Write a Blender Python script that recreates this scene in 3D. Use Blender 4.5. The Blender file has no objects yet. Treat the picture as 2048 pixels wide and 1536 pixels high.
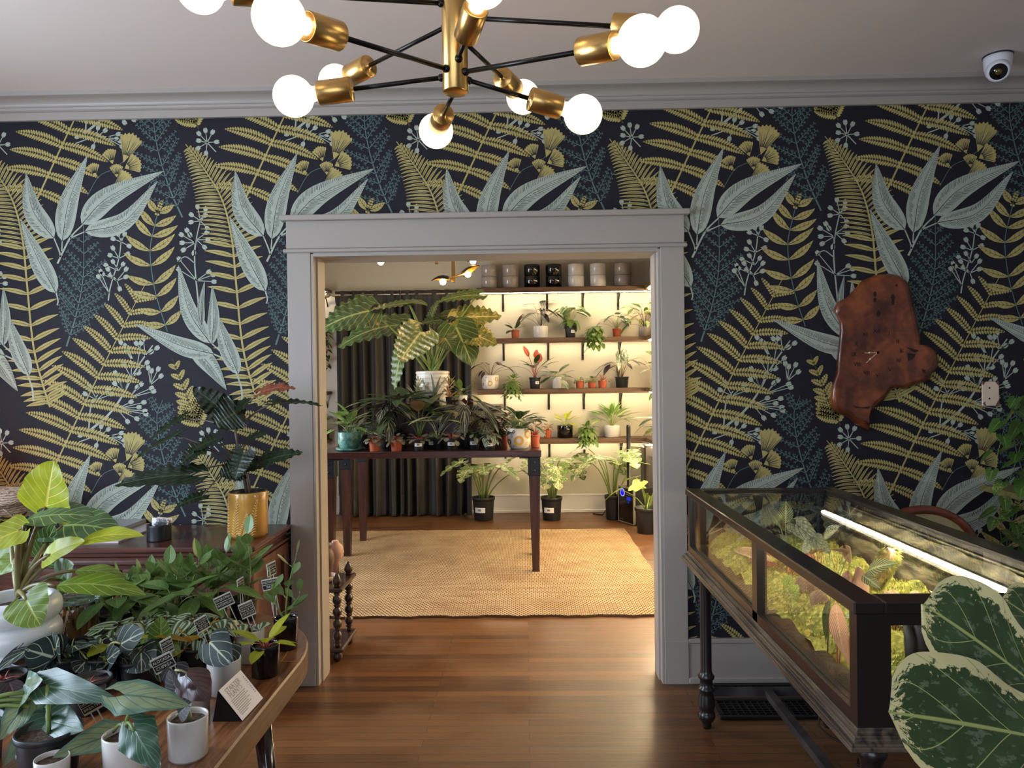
import bpy, math, random
from mathutils import Vector as V, Matrix
from math import sin, cos, pi, radians, sqrt, exp
# ---------------------------------------------------------------- camera model (2048 x 1536)
F = 1450.0
CAM = V((0, 0, 1.44))
YAW, PITCH, ROLL = 0.018, -0.004, 0.0125
_d = V((-sin(YAW) * cos(PITCH), cos(YAW) * cos(PITCH), sin(PITCH)))
_r0 = V((cos(YAW), sin(YAW), 0))
_u0 = _r0.cross(_d)
_r = _r0 * cos(ROLL) - _u0 * sin(ROLL)
_u = _u0 * cos(ROLL) + _r0 * sin(ROLL)
def ray(px, py): return _d + _r * ((px - 1024) / F) - _u * ((py - 768) / F)
def at(px, py, Y):
    v = ray(px, py); return CAM + v * (Y / v.y)
def atz(px, py, z):
    v = ray(px, py); return CAM + v * ((z - CAM.z) / v.z)
def proj(p):
    q = V(p) - CAM; k = q.dot(_d)
    return 1024 + F * q.dot(_r) / k, 768 - F * q.dot(_u) / k
sc = bpy.context.scene
COL = sc.collection
cam = bpy.data.cameras.new('camera'); camo = bpy.data.objects.new('camera', cam); COL.objects.link(camo)
cam.sensor_fit = 'HORIZONTAL'; cam.sensor_width = 36.0; cam.lens = 36.0 * F / 2048
cam.clip_start = 0.02; cam.clip_end = 60
M = Matrix((( _r.x, _u.x, -_d.x, CAM.x), (_r.y, _u.y, -_d.y, CAM.y), (_r.z, _u.z, -_d.z, CAM.z), (0, 0, 0, 1)))
camo.matrix_world = M
sc.camera = camo
RND = random.Random(11)
def U(a, b): return RND.uniform(a, b)

# ---------------------------------------------------------------- mesh builder
class MB:
    def __init__(s): s.v = []; s.f = []; s.m = []; s.uv = []; s.sm = []
    def add(s, vs, fs, m=0, uvs=None, smooth=True):
        b = len(s.v); s.v += [V(x) for x in vs]
        for k, f in enumerate(fs):
            s.f.append([b + i for i in f]); s.m.append(m); s.sm.append(smooth)
            s.uv.append([uvs[i] for i in f] if uvs else None)
    def box(s, lo, hi, m=0, rot=0.0, piv=None):
        x0, y0, z0 = lo; x1, y1, z1 = hi
        vs = [V(p) for p in ((x0,y0,z0),(x1,y0,z0),(x1,y1,z0),(x0,y1,z0),(x0,y0,z1),(x1,y0,z1),(x1,y1,z1),(x0,y1,z1))]
        if rot:
            p = V(piv) if piv else (V(lo) + V(hi)) / 2
            mt = Matrix.Rotation(rot, 3, 'Z'); vs = [mt @ (q - p) + p for q in vs]
        s.add(vs, [(0,3,2,1),(4,5,6,7),(0,1,5,4),(1,2,6,5),(2,3,7,6),(3,0,4,7)], m, None, False)
    def bbox(s, lo, hi, m=0, b=0.004, rot=0.0):
        """box with chamfered vertical and top edges"""
        x0, y0, z0 = lo; x1, y1, z1 = hi
        def ring(i, z): return [(x0+i,y0,z),(x1-i,y0,z),(x1,y0+i,z),(x1,y1-i,z),(x1-i,y1,z),(x0+i,y1,z),(x0,y1-i,z),(x0,y0+i,z)]
        def sh(i, z): return [(x0+i+b*.5,y0+i,z),(x1-i-b*.5,y0+i,z),(x1-i,y0+i+b*.5,z),(x1-i,y1-i-b*.5,z),(x1-i-b*.5,y1-i,z),(x0+i+b*.5,y1-i,z),(x0+i,y1-i-b*.5,z),(x0+i,y0+i+b*.5,z)]
        vs = sh(b, z0) + ring(b, z0 + b) + ring(b, z1 - b) + sh(b, z1)
        vs = [V(q) for q in vs]
        if rot:
            p = (V(lo) + V(hi)) / 2; mt = Matrix.Rotation(rot, 3, 'Z'); vs = [mt @ (q - p) + p for q in vs]
        fs = [tuple(range(7, -1, -1)), tuple(range(24, 32))]
        for k in range(3):
            for i in range(8): fs.append((k*8+i, k*8+(i+1) % 8, k*8+8+(i+1) % 8, k*8+8+i))
        s.add(vs, fs, m, None, False)
    def lathe(s, c, prof, n=32, m=0, axis=None, smooth=True, caps=True, wob=None):
        """prof: list of (r, h) from bottom to top along axis"""
        c = V(c); ax = V(axis).normalized() if axis else V((0, 0, 1))
        a = ax.orthogonal().normalized() if abs(ax.z) < .999 else V((1, 0, 0)); b = ax.cross(a)
        vs = []
        for r, h in prof:
            for i in range(n):
                t = 2 * pi * i / n; rr = r * (wob(t, h) if wob else 1)
                vs.append(c + ax * h + (a * cos(t) + b * sin(t)) * rr)
        fs = []
        for k in range(len(prof) - 1):
            for i in range(n): fs.append((k*n+i, k*n+(i+1) % n, (k+1)*n+(i+1) % n, (k+1)*n+i))
        uv = [(i / n, k / max(1, len(prof) - 1)) for k in range(len(prof)) for i in range(n)]
        if caps:
            if prof[0][0] > 1e-5: fs.append(tuple(range(n - 1, -1, -1)))
            if prof[-1][0] > 1e-5: fs.append(tuple(range((len(prof)-1)*n, len(prof)*n)))
        s.add(vs, fs, m, uv, smooth)
    def tube(s, pts, r, n=8, m=0, caps=True):
        pts = [V(p) for p in pts]; k = len(pts)
        rs = r if isinstance(r, (list, tuple)) else [r] * k
        vs = []; up = None
        for i, p in enumerate(pts):
            t = (pts[min(i+1, k-1)] - pts[max(i-1, 0)])
            t = t.normalized() if t.length > 1e-9 else V((0, 0, 1))
            if up is None: up = t.orthogonal().normalized()
            else:
                up = (up - t * up.dot(t)); up = up.normalized() if up.length > 1e-6 else t.orthogonal().normalized()
            b = t.cross(up)
            for j in range(n): vs.append(p + (up * cos(2*pi*j/n) + b * sin(2*pi*j/n)) * rs[i])
        fs = []
        for i in range(k - 1):
            for j in range(n): fs.append((i*n+j, i*n+(j+1) % n, (i+1)*n+(j+1) % n, (i+1)*n+j))
        if caps: fs += [tuple(range(n - 1, -1, -1)), tuple(range((k-1)*n, k*n))]
        s.add(vs, fs, m)
    def bar(s, p, q, w, h=None, m=0, up=(0, 0, 1)):
        p = V(p); q = V(q); h = h or w; t = (q - p).normalized(); u = V(up)
        if abs(t.dot(u)) > .99: u = V((0, 1, 0))
        a = t.cross(u).normalized(); b = a.cross(t)
        vs = [o + a * (w/2*i) + b * (h/2*j) for o in (p, q) for i, j in ((-1,-1),(1,-1),(1,1),(-1,1))]
        s.add(vs, [(3,2,1,0),(4,5,6,7),(0,1,5,4),(1,2,6,5),(2,3,7,6),(3,0,4,7)], m, None, False)
    def prism(s, poly, z0, z1, m=0, mside=None):
        n = len(poly)
        vs = [(x, y, z0) for x, y in poly] + [(x, y, z1) for x, y in poly]
        s.add(vs, [tuple(range(n - 1, -1, -1)), tuple(range(n, 2*n))], m, None, False)
        s.add(vs, [(i, (i+1) % n, n+(i+1) % n, n+i) for i in range(n)], m if mside is None else mside, None, False)
    def sphere(s, c, r, n=16, m=0, sc=(1, 1, 1)):
        c = V(c); k = n // 2; vs = []
        for i in range(k + 1):
            a = pi * i / k
            for j in range(n):
                b = 2*pi*j/n; vs.append(c + V((sin(a)*cos(b)*r*sc[0], sin(a)*sin(b)*r*sc[1], -cos(a)*r*sc[2])))
        fs = [(i*n+j, i*n+(j+1) % n, (i+1)*n+(j+1) % n, (i+1)*n+j) for i in range(k) for j in range(n)]
        s.add(vs, fs, m)
    def build(s, name, mats, parent=None, kind=None):
        if not s.v: return None
        o = V((0, 0, 0))
        if parent is not None: o = V(parent['_o'])
        me = bpy.data.meshes.new(name)
        me.from_pydata([tuple(p - o) for p in s.v], [], s.f)
        for mt in (mats if isinstance(mats, (list, tuple)) else [mats]): me.materials.append(mt)
        me.polygons.foreach_set('material_index', s.m)
        me.polygons.foreach_set('use_smooth', s.sm)
        if any(u is not None for u in s.uv):
            L = me.uv_layers.new(name='UVMap'); fl = []
            for f, u in zip(s.f, s.uv):
                for i in range(len(f)): fl += list(u[i]) if u else [0.0, 0.0]
            L.data.foreach_set('uv', fl)
        me.update()
        ob = bpy.data.objects.new(name, me); COL.objects.link(ob)
        if parent is not None:
            ob.parent = parent; ob['_o'] = parent['_o']
        else: ob['_o'] = (0.0, 0.0, 0.0)
        if kind: ob['kind'] = kind
        return ob
def tag(o, label, cat, group=None, kind=None):
    o['label'] = label; o['category'] = cat
    if group: o['group'] = group
    if kind: o['kind'] = kind
    return o
def thing(name, label, cat, loc, group=None):
    o = bpy.data.objects.new(name, None); COL.objects.link(o)
    o.location = V(loc); o['_o'] = tuple(V(loc)); o.empty_display_size = .05
    return tag(o, label, cat, group)
def solo(mb, name, mats, label, cat, group=None, kind=None):
    return tag(mb.build(name, mats), label, cat, group, kind)
def struct(mb, name, mats): return mb.build(name, mats, None, 'structure')

# ---------------------------------------------------------------- materials
def lin(c):
    return tuple(((x/255/12.92) if x/255 <= .04045 else ((x/255+.055)/1.055)**2.4) for x in c) + (1.0,)
class NT:
    def __init__(s, name):
        s.mat = bpy.data.materials.new(name); s.mat.use_nodes = True; s.t = s.mat.node_tree
        s.t.nodes.clear(); s.out = s.t.nodes.new('ShaderNodeOutputMaterial')
    def n(s, typ, ins=None, **kw):
        nd = s.t.nodes.new('ShaderNode' + typ)
        for k, v in kw.items(): setattr(nd, k, v)
        for k, v in (ins or {}).items(): s.set(nd.inputs[k], v)
        return nd
    def set(s, sock, v):
        if isinstance(v, bpy.types.NodeSocket): s.t.links.new(v, sock)
        else: sock.default_value = v
    def m(s, op, a, b=None, c=None):
        nd = s.t.nodes.new('ShaderNodeMath'); nd.operation = op
        s.set(nd.inputs[0], a)
        if b is not None: s.set(nd.inputs[1], b)
        if c is not None: s.set(nd.inputs[2], c)
        return nd.outputs[0]
    def mix(s, f, a, b):
        nd = s.t.nodes.new('ShaderNodeMix'); nd.data_type = 'RGBA'
        s.set(nd.inputs[0], f); s.set(nd.inputs[6], a); s.set(nd.inputs[7], b); return nd.outputs[2]
    def noise(s, vec, scale, detail=3, rough=.55):
        return s.n('TexNoise', {'Vector': vec, 'Scale': scale, 'Detail': detail, 'Roughness': rough}).outputs['Fac']
    def map(s, vec, sc=(1, 1, 1), rot=(0, 0, 0)):
        return s.n('Mapping', {'Vector': vec, 'Scale': sc, 'Rotation': rot}).outputs[0]
    def step(s, x, a, b):  # smooth 0..1 between a and b
        return s.n('MapRange', {'Value': x, 'From Min': a, 'From Max': b}, interpolation_type='SMOOTHSTEP').outputs[0]
    def bsdf(s, **k):
        return s.n('BsdfPrincipled', {a.replace('_', ' '): b for a, b in k.items()})
    def done(s, sh): s.t.links.new(sh if isinstance(sh, bpy.types.NodeSocket) else sh.outputs[0], s.out.inputs[0]); return s.mat
MATS = {}
def mat(name, c, rough=.5, metal=0.0, var=0.0, vs=6.0, bump=0.0, bs=40.0, coat=0.0, c2=None, stretch=(1, 1, 1), spec=.5):
    if name in MATS: return MATS[name]
    q = NT(name); b = q.bsdf(Roughness=rough, Metallic=metal)
    b.inputs['Specular IOR Level'].default_value = spec
    if coat: b.inputs['Coat Weight'].default_value = coat; b.inputs['Coat Roughness'].default_value = .06
    col = lin(c)
    if var or c2 or bump: tc = q.map(q.n('TexCoord').outputs['Object'], stretch)
    if var or c2:
        d = lin(c2) if c2 else tuple(x*(1-var) for x in col[:3]) + (1,)
        q.set(b.inputs['Base Color'], q.mix(q.step(q.noise(tc, vs, 4), .35, .65), col, d))
    else: b.inputs['Base Color'].default_value = col
    if bump:
        bn = q.n('Bump', {'Height': q.noise(tc, bs, 3), 'Strength': bump, 'Distance': .004}); q.set(b.inputs['Normal'], bn.outputs[0])
    MATS[name] = q.done(b); return MATS[name]
def emit(name, c, st):
    if name in MATS: return MATS[name]
    q = NT(name); MATS[name] = q.done(q.n('Emission', {'Color': lin(c), 'Strength': st})); return MATS[name]
def glass(name, tint=(250, 252, 250), refl=1.0):
    if name in MATS: return MATS[name]
    q = NT(name)
    ge = q.n('NewGeometry'); cs = q.m('ABSOLUTE', q.n('VectorMath', {0: ge.outputs['Incoming'], 1: ge.outputs['Normal']}, operation='DOT_PRODUCT').outputs['Value'])
    fr = q.m('MULTIPLY', q.m('MULTIPLY_ADD', q.m('POWER', q.m('SUBTRACT', 1.0, cs), 5.0), .96, .03), refl)
    mx = q.n('MixShader', {0: fr}); q.set(mx.inputs[1], q.n('BsdfTransparent', {'Color': lin(tint)}).outputs[0])
    q.set(mx.inputs[2], q.n('BsdfGlossy', {'Roughness': .02}).outputs[0]); MATS[name] = q.done(mx); return MATS[name]
def wood(name, c1, c2, rough=.4, axis=0, scale=1.0, coat=0.0, plank=0.0, pc=None):
    """grain stretched along axis"""
    if name in MATS: return MATS[name]
    q = NT(name); tc = q.n('TexCoord').outputs['Object']
    s = [14*scale]*3; s[axis] = 1.1*scale
    g = q.noise(q.map(tc, tuple(s)), 2.2, 6, .65); g2 = q.noise(q.map(tc, tuple(x*4 for x in s)), 3.0, 3)
    f = q.m('ADD', q.m('MULTIPLY', g, .75), q.m('MULTIPLY', g2, .25))
    col = q.mix(q.step(f, .32, .68), lin(c1), lin(c2))
    b = q.bsdf(Roughness=rough, Base_Color=col)
    if coat: b.inputs['Coat Weight'].default_value = coat; b.inputs['Coat Roughness'].default_value = .12
    q.set(b.inputs['Normal'], q.n('Bump', {'Height': f, 'Strength': .15, 'Distance': .002}).outputs[0])
    MATS[name] = q.done(b); return MATS[name]

def leafmat(name, base, vein=None, kind='pinnate', N=6, k=.35, vw=.05, c2=None, rough=.38, back=None, spec=.5, trans=.22, mw=.06, var=.25, amt=.5):
    if name in MATS: return MATS[name]
    q = NT(name)
    uv = q.n('TexCoord').outputs['UV']; sp = q.n('SeparateXYZ', {0: uv})
    s = q.m('ABSOLUTE', q.m('MULTIPLY', q.m('SUBTRACT', sp.outputs[0], .5), 2.0)); v = sp.outputs[1]
    ob = q.n('TexCoord').outputs['Object']
    nz = q.noise(ob, 18.0, 3)
    B = lin(base); dk = tuple(x*(1-var) for x in B[:3]) + (1,)
    col = q.mix(q.step(nz, .35, .65), B, dk)
    vn = lin(vein) if vein else tuple(min(1, x*1.6+.01) for x in B[:3]) + (1,)
    # side veins
    ph = q.m('SUBTRACT', q.m('MULTIPLY', v, float(N)), q.m('MULTIPLY', s, k*N))
    fr = q.m('ABSOLUTE', q.m('SUBTRACT', q.m('FRACT', ph), .5))
    side = q.m('SUBTRACT', 1.0, q.step(fr, vw, vw*2.2)) if vein or kind in ('pinnate', 'net') else None
    mid = q.m('SUBTRACT', 1.0, q.step(s, mw*.5, mw*1.2))
    hb = None
    if kind == 'stripe':     # pale bands running from base to tip
        st = q.step(q.m('SINE', q.m('MULTIPLY', q.m('ADD', s, q.m('MULTIPLY', nz, .1)), 2*pi*1.7)), -.1, .35)
        col = q.mix(q.m('MULTIPLY', st, .85), col, lin(c2)); msk = mid; side = None
    elif kind == 'marble':   # irregular variegation
        n2 = q.noise(q.map(q.n('CombineXYZ', {0: q.m('MULTIPLY', sp.outputs[0], 3.0), 1: q.m('SUBTRACT', q.m('MULTIPLY', v, 3.2), s), 2: q.m('MULTIPLY', q.n('ObjectInfo').outputs['Random'], 9.0)}).outputs[0], (1.3, 2.2, 1)), 2.6, 5, .7)
        nl = q.noise(ob, 9.0, 3)
        mm = q.step(q.m('ADD', q.m('MULTIPLY', n2, .6), q.m('MULTIPLY', nl, .4)), .53 - .1*(amt-.5), .57 - .1*(amt-.5))
        col = q.mix(mm, col, lin(c2)); msk = q.m('MAXIMUM', mid, q.m('MULTIPLY', side, .5)) if side else mid
    elif kind == 'margin':   # cream edge, grey-green streaks
        n2 = q.noise(q.map(uv, (5, 7, 1)), 2.4, 5, .7)
        e = q.m('ADD', s, q.m('MULTIPLY', q.m('SUBTRACT', n2, .5), 1.0))
        ev = q.m('ADD', v, q.m('MULTIPLY', q.m('SUBTRACT', n2, .5), .5))
        mk = q.m('MAXIMUM', q.step(e, .76, .8), q.step(ev, .93, .95))
        mid2 = q.step(q.noise(q.map(uv, (4, 3, 1)), 3.1, 4, .65), .57, .6)
        col = q.mix(q.m('MULTIPLY', mid2, .75), col, lin((106, 124, 96)))
        col = q.mix(mk, col, lin(c2)); msk = q.m('MAXIMUM', mid, side)
    elif kind == 'net':      # pale plate with dark netted veins
        vo = q.n('TexVoronoi', {'Vector': q.map(uv, (6, 9, 1)), 'Scale': 1.0}, feature='DISTANCE_TO_EDGE').outputs['Distance']
        ed = q.m('SUBTRACT', 1.0, q.step(vo, .03, .1))
        msk = q.m('MAXIMUM', q.m('MAXIMUM', mid, side), q.m('MULTIPLY', ed, .8))
    elif kind == 'edge':     # pale rim
        col = q.mix(q.step(q.m('ADD', s, q.m('MULTIPLY', nz, .25)), .78, .95), col, lin(c2)); msk = mid
        if side: msk = q.m('MAXIMUM', mid, q.m('MULTIPLY', side, .6))
    elif kind == 'plain': msk = q.m('MULTIPLY', mid, .6)
    else: msk = q.m('MAXIMUM', mid, side)
    col = q.mix(msk, col, vn)
    if back:
        col = q.mix(q.n('NewGeometry').outputs['Backfacing'], col, lin(back))
    b = q.bsdf(Roughness=rough, Base_Color=col); b.inputs['Specular IOR Level'].default_value = spec
    h = q.m('SUBTRACT', q.m('MULTIPLY', nz, .3), msk)
    q.set(b.inputs['Normal'], q.n('Bump', {'Height': h, 'Strength': .25, 'Distance': .003}).outputs[0])
    tr = q.n('BsdfTranslucent', {'Color': col}); mx = q.n('MixShader', {0: trans}); q.set(mx.inputs[1], b.outputs[0]); q.set(mx.inputs[2], tr.outputs[0])
    MATS[name] = q.done(mx); return MATS[name]

# ---------------------------------------------------------------- text
def text_polys(txt, size):
    cu = bpy.data.curves.new('lettering', 'FONT'); cu.body = txt; cu.size = size; cu.align_x = 'CENTER'; cu.align_y = 'CENTER'; cu.resolution_u = 2
    ob = bpy.data.objects.new('lettering', cu); COL.objects.link(ob)
    dg = bpy.context.evaluated_depsgraph_get(); me = bpy.data.meshes.new_from_object(ob.evaluated_get(dg))
    vs = [tuple(v.co) for v in me.vertices]; fs = [tuple(p.vertices) for p in me.polygons]
    bpy.data.objects.remove(ob); bpy.data.curves.remove(cu); bpy.data.meshes.remove(me)
    return vs, fs
def put_text(mb, txt, size, o, ex, ey, m=0, lift=.0004, squeeze=None):
    vs, fs = text_polys(txt, size); ex = V(ex).normalized(); ey = V(ey).normalized(); n = ex.cross(ey)
    if squeeze:
        w = max(v[0] for v in vs) - min(v[0] for v in vs)
        if w > squeeze: vs = [(v[0]*squeeze/w, v[1], 0) for v in vs]
    mb.add([V(o) + ex*v[0] + ey*v[1] + n*lift for v in vs], fs, m, None, False)
# ================================================================ the two rooms
YW = 3.45; WT = 0.16; YF = 7.93; ZC = 2.83
XL, XR, YB = -3.15, 2.62, -2.4          # front room
XL2, XR2 = -2.75, 1.53                   # back room
OL, OR_, OT = at(627, 960, YW-.02).x, at(1326, 960, YW-.02).x, at(970, 502.5, YW-.02).z   # opening
CL, CR = at(580, 960, YW-.02).x, at(1373, 960, YW-.02).x                                # casing outer
ZCR = at(1000, 225.5, YW).z              # bottom of crown
paint = mat('trim_paint_grey', (160, 151, 142), .42, bump=.05, bs=30)
ceil_m = mat('ceiling_plaster', (222, 207, 198), .8, bump=.12, bs=9)
cream = mat('cream_wall_paint', (190, 184, 164), .6, bump=.1, bs=55)
plain = mat('wall_paint_warm_grey', (150, 146, 140), .7)
white_tr = mat('white_trim_paint', (214, 210, 204), .4)
black_metal = mat('black_metal', (22, 22, 24), .42, .3)
brass = mat('brushed_brass', (204, 164, 100), .3, 1.0, bump=.05, bs=200)

# ---- floor: narrow oak strips running left to right
q = NT('oak_strip_floor'); tc = q.n('TexCoord').outputs['Object']
br = q.n('TexBrick', {'Vector': tc, 'Color1': (0, 0, 0, 1), 'Color2': (1, 1, 1, 1), 'Mortar': (.5, .5, .5, 1), 'Scale': 1.0, 'Mortar Size': .0011, 'Mortar Smooth': .3, 'Bias': 0.0, 'Brick Width': 1.15, 'Row Height': .057}, offset=.37, offset_frequency=2)
rowid = q.m('FLOOR', q.m('DIVIDE', q.n('SeparateXYZ', {0: tc}).outputs[1], .057))
rw = q.n('TexWhiteNoise', {'W': rowid}, noise_dimensions='1D').outputs['Value']
sp = q.n('SeparateXYZ', {0: tc})
gv = q.n('CombineXYZ', {0: q.m('ADD', q.m('MULTIPLY', sp.outputs[0], 1.6), q.m('MULTIPLY', rw, 37.0)), 1: q.m('MULTIPLY', sp.outputs[1], 42.0), 2: 0.0}).outputs[0]
g = q.noise(gv, 1.8, 6, .68)
tone = q.m('ADD', q.m('MULTIPLY', br.outputs['Color'], .22), q.m('ADD', q.m('MULTIPLY', rw, .2), q.m('MULTIPLY', g, .62)))
col = q.mix(q.step(tone, .2, .75), lin((58, 36, 22)), lin((118, 78, 46)))
worn = q.step(q.noise(tc, 1.3, 4, .6), .4, .62)
col = q.mix(q.m('MULTIPLY', worn, .35), col, lin((122, 88, 56)))
col = q.mix(br.outputs['Fac'], col, lin((28, 16, 10)))
b = q.bsdf(Base_Color=col, Roughness=q.m('ADD', .3, q.m('MULTIPLY', worn, .16)))
q.set(b.inputs['Normal'], q.n('Bump', {'Height': q.m('SUBTRACT', q.m('MULTIPLY', g, .35), br.outputs['Fac']), 'Strength': .35, 'Distance': .002}).outputs[0])
floor_m = q.done(b)
mb = MB(); mb.box((XL-.2, YB-.2, -.08), (XR+.2, YF+.2, 0)); struct(mb, 'floor', floor_m)
# a dent in the boards
# ---- ceilings
mb = MB(); mb.box((XL-.2, YB-.2, ZC), (XR+.2, YW+WT/2, ZC+.1)); struct(mb, 'ceiling', ceil_m)
mb = MB(); mb.box((XL2-.2, YW+WT/2, ZC), (XR2+.2, YF+.2, ZC+.1)); struct(mb, 'ceiling', ceil_m)
# ---- plain walls
mb = MB(); mb.box((XL2-.2, YF, 0), (XR2+.2, YF+.1, ZC)); struct(mb, 'wall_back', cream)
VY0, VY1, VZ0, VZ1 = 4.1, 5.7, .8, 2.3         # window in the left wall of the back room
mb = MB(); mb.box((XL2-.1, YW+WT, 0), (XL2, VY0, ZC)); mb.box((XL2-.1, VY1, 0), (XL2, YF, ZC)); mb.box((XL2-.1, VY0, 0), (XL2, VY1, VZ0)); mb.box((XL2-.1, VY0, VZ1), (XL2, VY1, ZC)); struct(mb, 'wall_left', cream)
mb = MB()
for y in (VY0, (VY0+VY1)/2-.025, VY1-.05): mb.box((XL2-.08, y, VZ0), (XL2-.03, y+.05, VZ1))
for z in (VZ0, (VZ0+VZ1)/2-.02, VZ1-.05): mb.box((XL2-.08, VY0, z), (XL2-.03, VY1, z+.05))
struct(mb, 'window_3', white_tr)
mb = MB(); mb.box((XR2, YW+WT, 0), (XR2+.1, YF, ZC)); struct(mb, 'wall_right', cream)
mb = MB(); mb.box((XR, YB, 0), (XR+.1, YW, ZC)); struct(mb, 'wall_right', plain)
WY0, WY1, WZ0, WZ1 = .35, 2.15, .85, 2.4      # daylight window in the left wall
mb = MB()
mb.box((XL-.1, YB, 0), (XL, WY0, ZC)); mb.box((XL-.1, WY1, 0), (XL, YW, ZC)); mb.box((XL-.1, WY0, 0), (XL, WY1, WZ0)); mb.box((XL-.1, WY0, WZ1), (XL, WY1, ZC))
struct(mb, 'wall_left', plain)
BX0, BX1, BZ0, BZ1 = -2.8, .6, .5, 2.2      # shop window behind the viewer
mb = MB()
mb.box((XL, YB-.1, 0), (BX0, YB, ZC)); mb.box((BX1, YB-.1, 0), (XR, YB, ZC)); mb.box((BX0, YB-.1, 0), (BX1, YB, BZ0)); mb.box((BX0, YB-.1, BZ1), (BX1, YB, ZC))
struct(mb, 'wall_front', plain)
mb = MB()
for y in (WY0, (WY0+WY1)/2-.025, WY1-.05): mb.box((XL-.08, y, WZ0), (XL-.03, y+.05, WZ1))
for z in (WZ0, (WZ0+WZ1)/2-.02, WZ1-.05): mb.box((XL-.08, WY0, z), (XL-.03, WY1, z+.05))
struct(mb, 'window_1', paint)
mb = MB()
for x in (BX0, -1.7, -.55, BX1-.06): mb.box((x, YB-.08, BZ0), (x+.06, YB-.03, BZ1))
for z in (BZ0, BZ1-.06): mb.box((BX0, YB-.08, z), (BX1, YB-.03, z+.06))
struct(mb, 'window_2', paint)

# ---- wallpapered wall: paper print modelled as flat inlays on the paper
MP = []   # (poly, layer, material) in photo pixels on the wall plane, one repeat
def pl(poly, m, ly): MP.append((poly, m, ly))
def qb(p0, p1, p2, t): return ((1-t)**2*p0[0]+2*t*(1-t)*p1[0]+t*t*p2[0], (1-t)**2*p0[1]+2*t*(1-t)*p1[1]+t*t*p2[1])
def path(pts, n):
    """catmull-rom through pts"""
    if len(pts) == 2: return [(pts[0][0]+(pts[1][0]-pts[0][0])*i/n, pts[0][1]+(pts[1][1]-pts[0][1])*i/n) for i in range(n+1)]
    P = [(2*pts[0][0]-pts[1][0], 2*pts[0][1]-pts[1][1])] + list(pts) + [(2*pts[-1][0]-pts[-2][0], 2*pts[-1][1]-pts[-2][1])]
    out = []
    for i in range(n + 1):
        u = i / n * (len(pts) - 1); k = min(int(u), len(pts) - 2); t = u - k; a, b, c, d = P[k:k+4]
        out.append(tuple(.5*((2*b[j])+(-a[j]+c[j])*t+(2*a[j]-5*b[j]+4*c[j]-d[j])*t*t+(-a[j]+3*b[j]-3*c[j]+d[j])*t**3) for j in (0, 1)))
    return out
def strip(ps, ws, m, ly):
    n = len(ps); L = []; Rr = []
    for i, p in enumerate(ps):
        a = ps[max(i-1, 0)]; b = ps[min(i+1, n-1)]; dx, dy = b[0]-a[0], b[1]-a[1]; l = sqrt(dx*dx+dy*dy) or 1
        w = ws[i] if isinstance(ws, list) else ws
        L.append((p[0]-dy/l*w/2, p[1]+dx/l*w/2)); Rr.append((p[0]+dy/l*w/2, p[1]-dx/l*w/2))
    for i in range(n - 1): pl([L[i], L[i+1], Rr[i+1], Rr[i]], m, ly)
def sub(a, b): return (a[0]-b[0], a[1]-b[1])
def rot(v, a): return (v[0]*cos(a)-v[1]*sin(a), v[0]*sin(a)+v[1]*cos(a))
SAGE, GOLD, TEAL, DARK, DGOLD = 1, 2, 3, 4, 5
wr = random.Random(5)
def eleaf(pts, w, ly, hatch=True):           # eucalyptus leaf, base -> tip
    ps = path(pts, 16); ws = [w*(sin(pi*min(1, (i/16)**.72))**.85)*(1-.25*(i/16)) + .6 for i in range(17)]
    strip(ps, ws, SAGE, ly)
    strip(ps, [1.5*(1-i/20) for i in range(17)], DARK, ly+.4)
    if hatch:
        for i in range(1, 16):
            for f in (0, .33, .66):
                u = i + f
                if u >= 15.5: continue
                k = int(u); t = u-k; p = (ps[k][0]*(1-t)+ps[k+1][0]*t, ps[k][1]*(1-t)+ps[k+1][1]*t)
                d = sub(ps[k+1], ps[k]); l = sqrt(d[0]**2+d[1]**2); d = (d[0]/l, d[1]/l); hw = ws[k]*.5
                for sgn in (-1, 1):
                    e = rot(d, sgn*.85); a0, a1 = (.55, .98) if sgn < 0 else (.2, .8)
                    a0 += wr.uniform(-.15, .1)
                    q0 = (p[0]+e[0]*hw*a0*1.2, p[1]+e[1]*hw*a0*1.2); q1 = (p[0]+e[0]*hw*a1*1.2, p[1]+e[1]*hw*a1*1.2)
                    strip([q0, q1], [.9, .5], DARK, ly+.4)
def stem(pts, w0, w1, m, ly, n=10):
    ps = path(pts, n); strip(ps, [w0+(w1-w0)*i/n for i in range(n+1)], m, ly)
def leaflet(p, d, l, w, m, ly, bend=0):
    n = (-d[1], d[0]); q1 = (p[0]+d[0]*l*.35+n[0]*bend, p[1]+d[1]*l*.35+n[1]*bend); q2 = (p[0]+d[0]*l*.75+n[0]*bend, p[1]+d[1]*l*.75+n[1]*bend)
    pl([p, (q1[0]-n[0]*w*.5, q1[1]-n[1]*w*.5), (q2[0]-n[0]*w*.38, q2[1]-n[1]*w*.38), (p[0]+d[0]*l, p[1]+d[1]*l), (q2[0]+n[0]*w*.38, q2[1]+n[1]*w*.38), (q1[0]+n[0]*w*.5, q1[1]+n[1]*w*.5)], m, ly)
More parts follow.
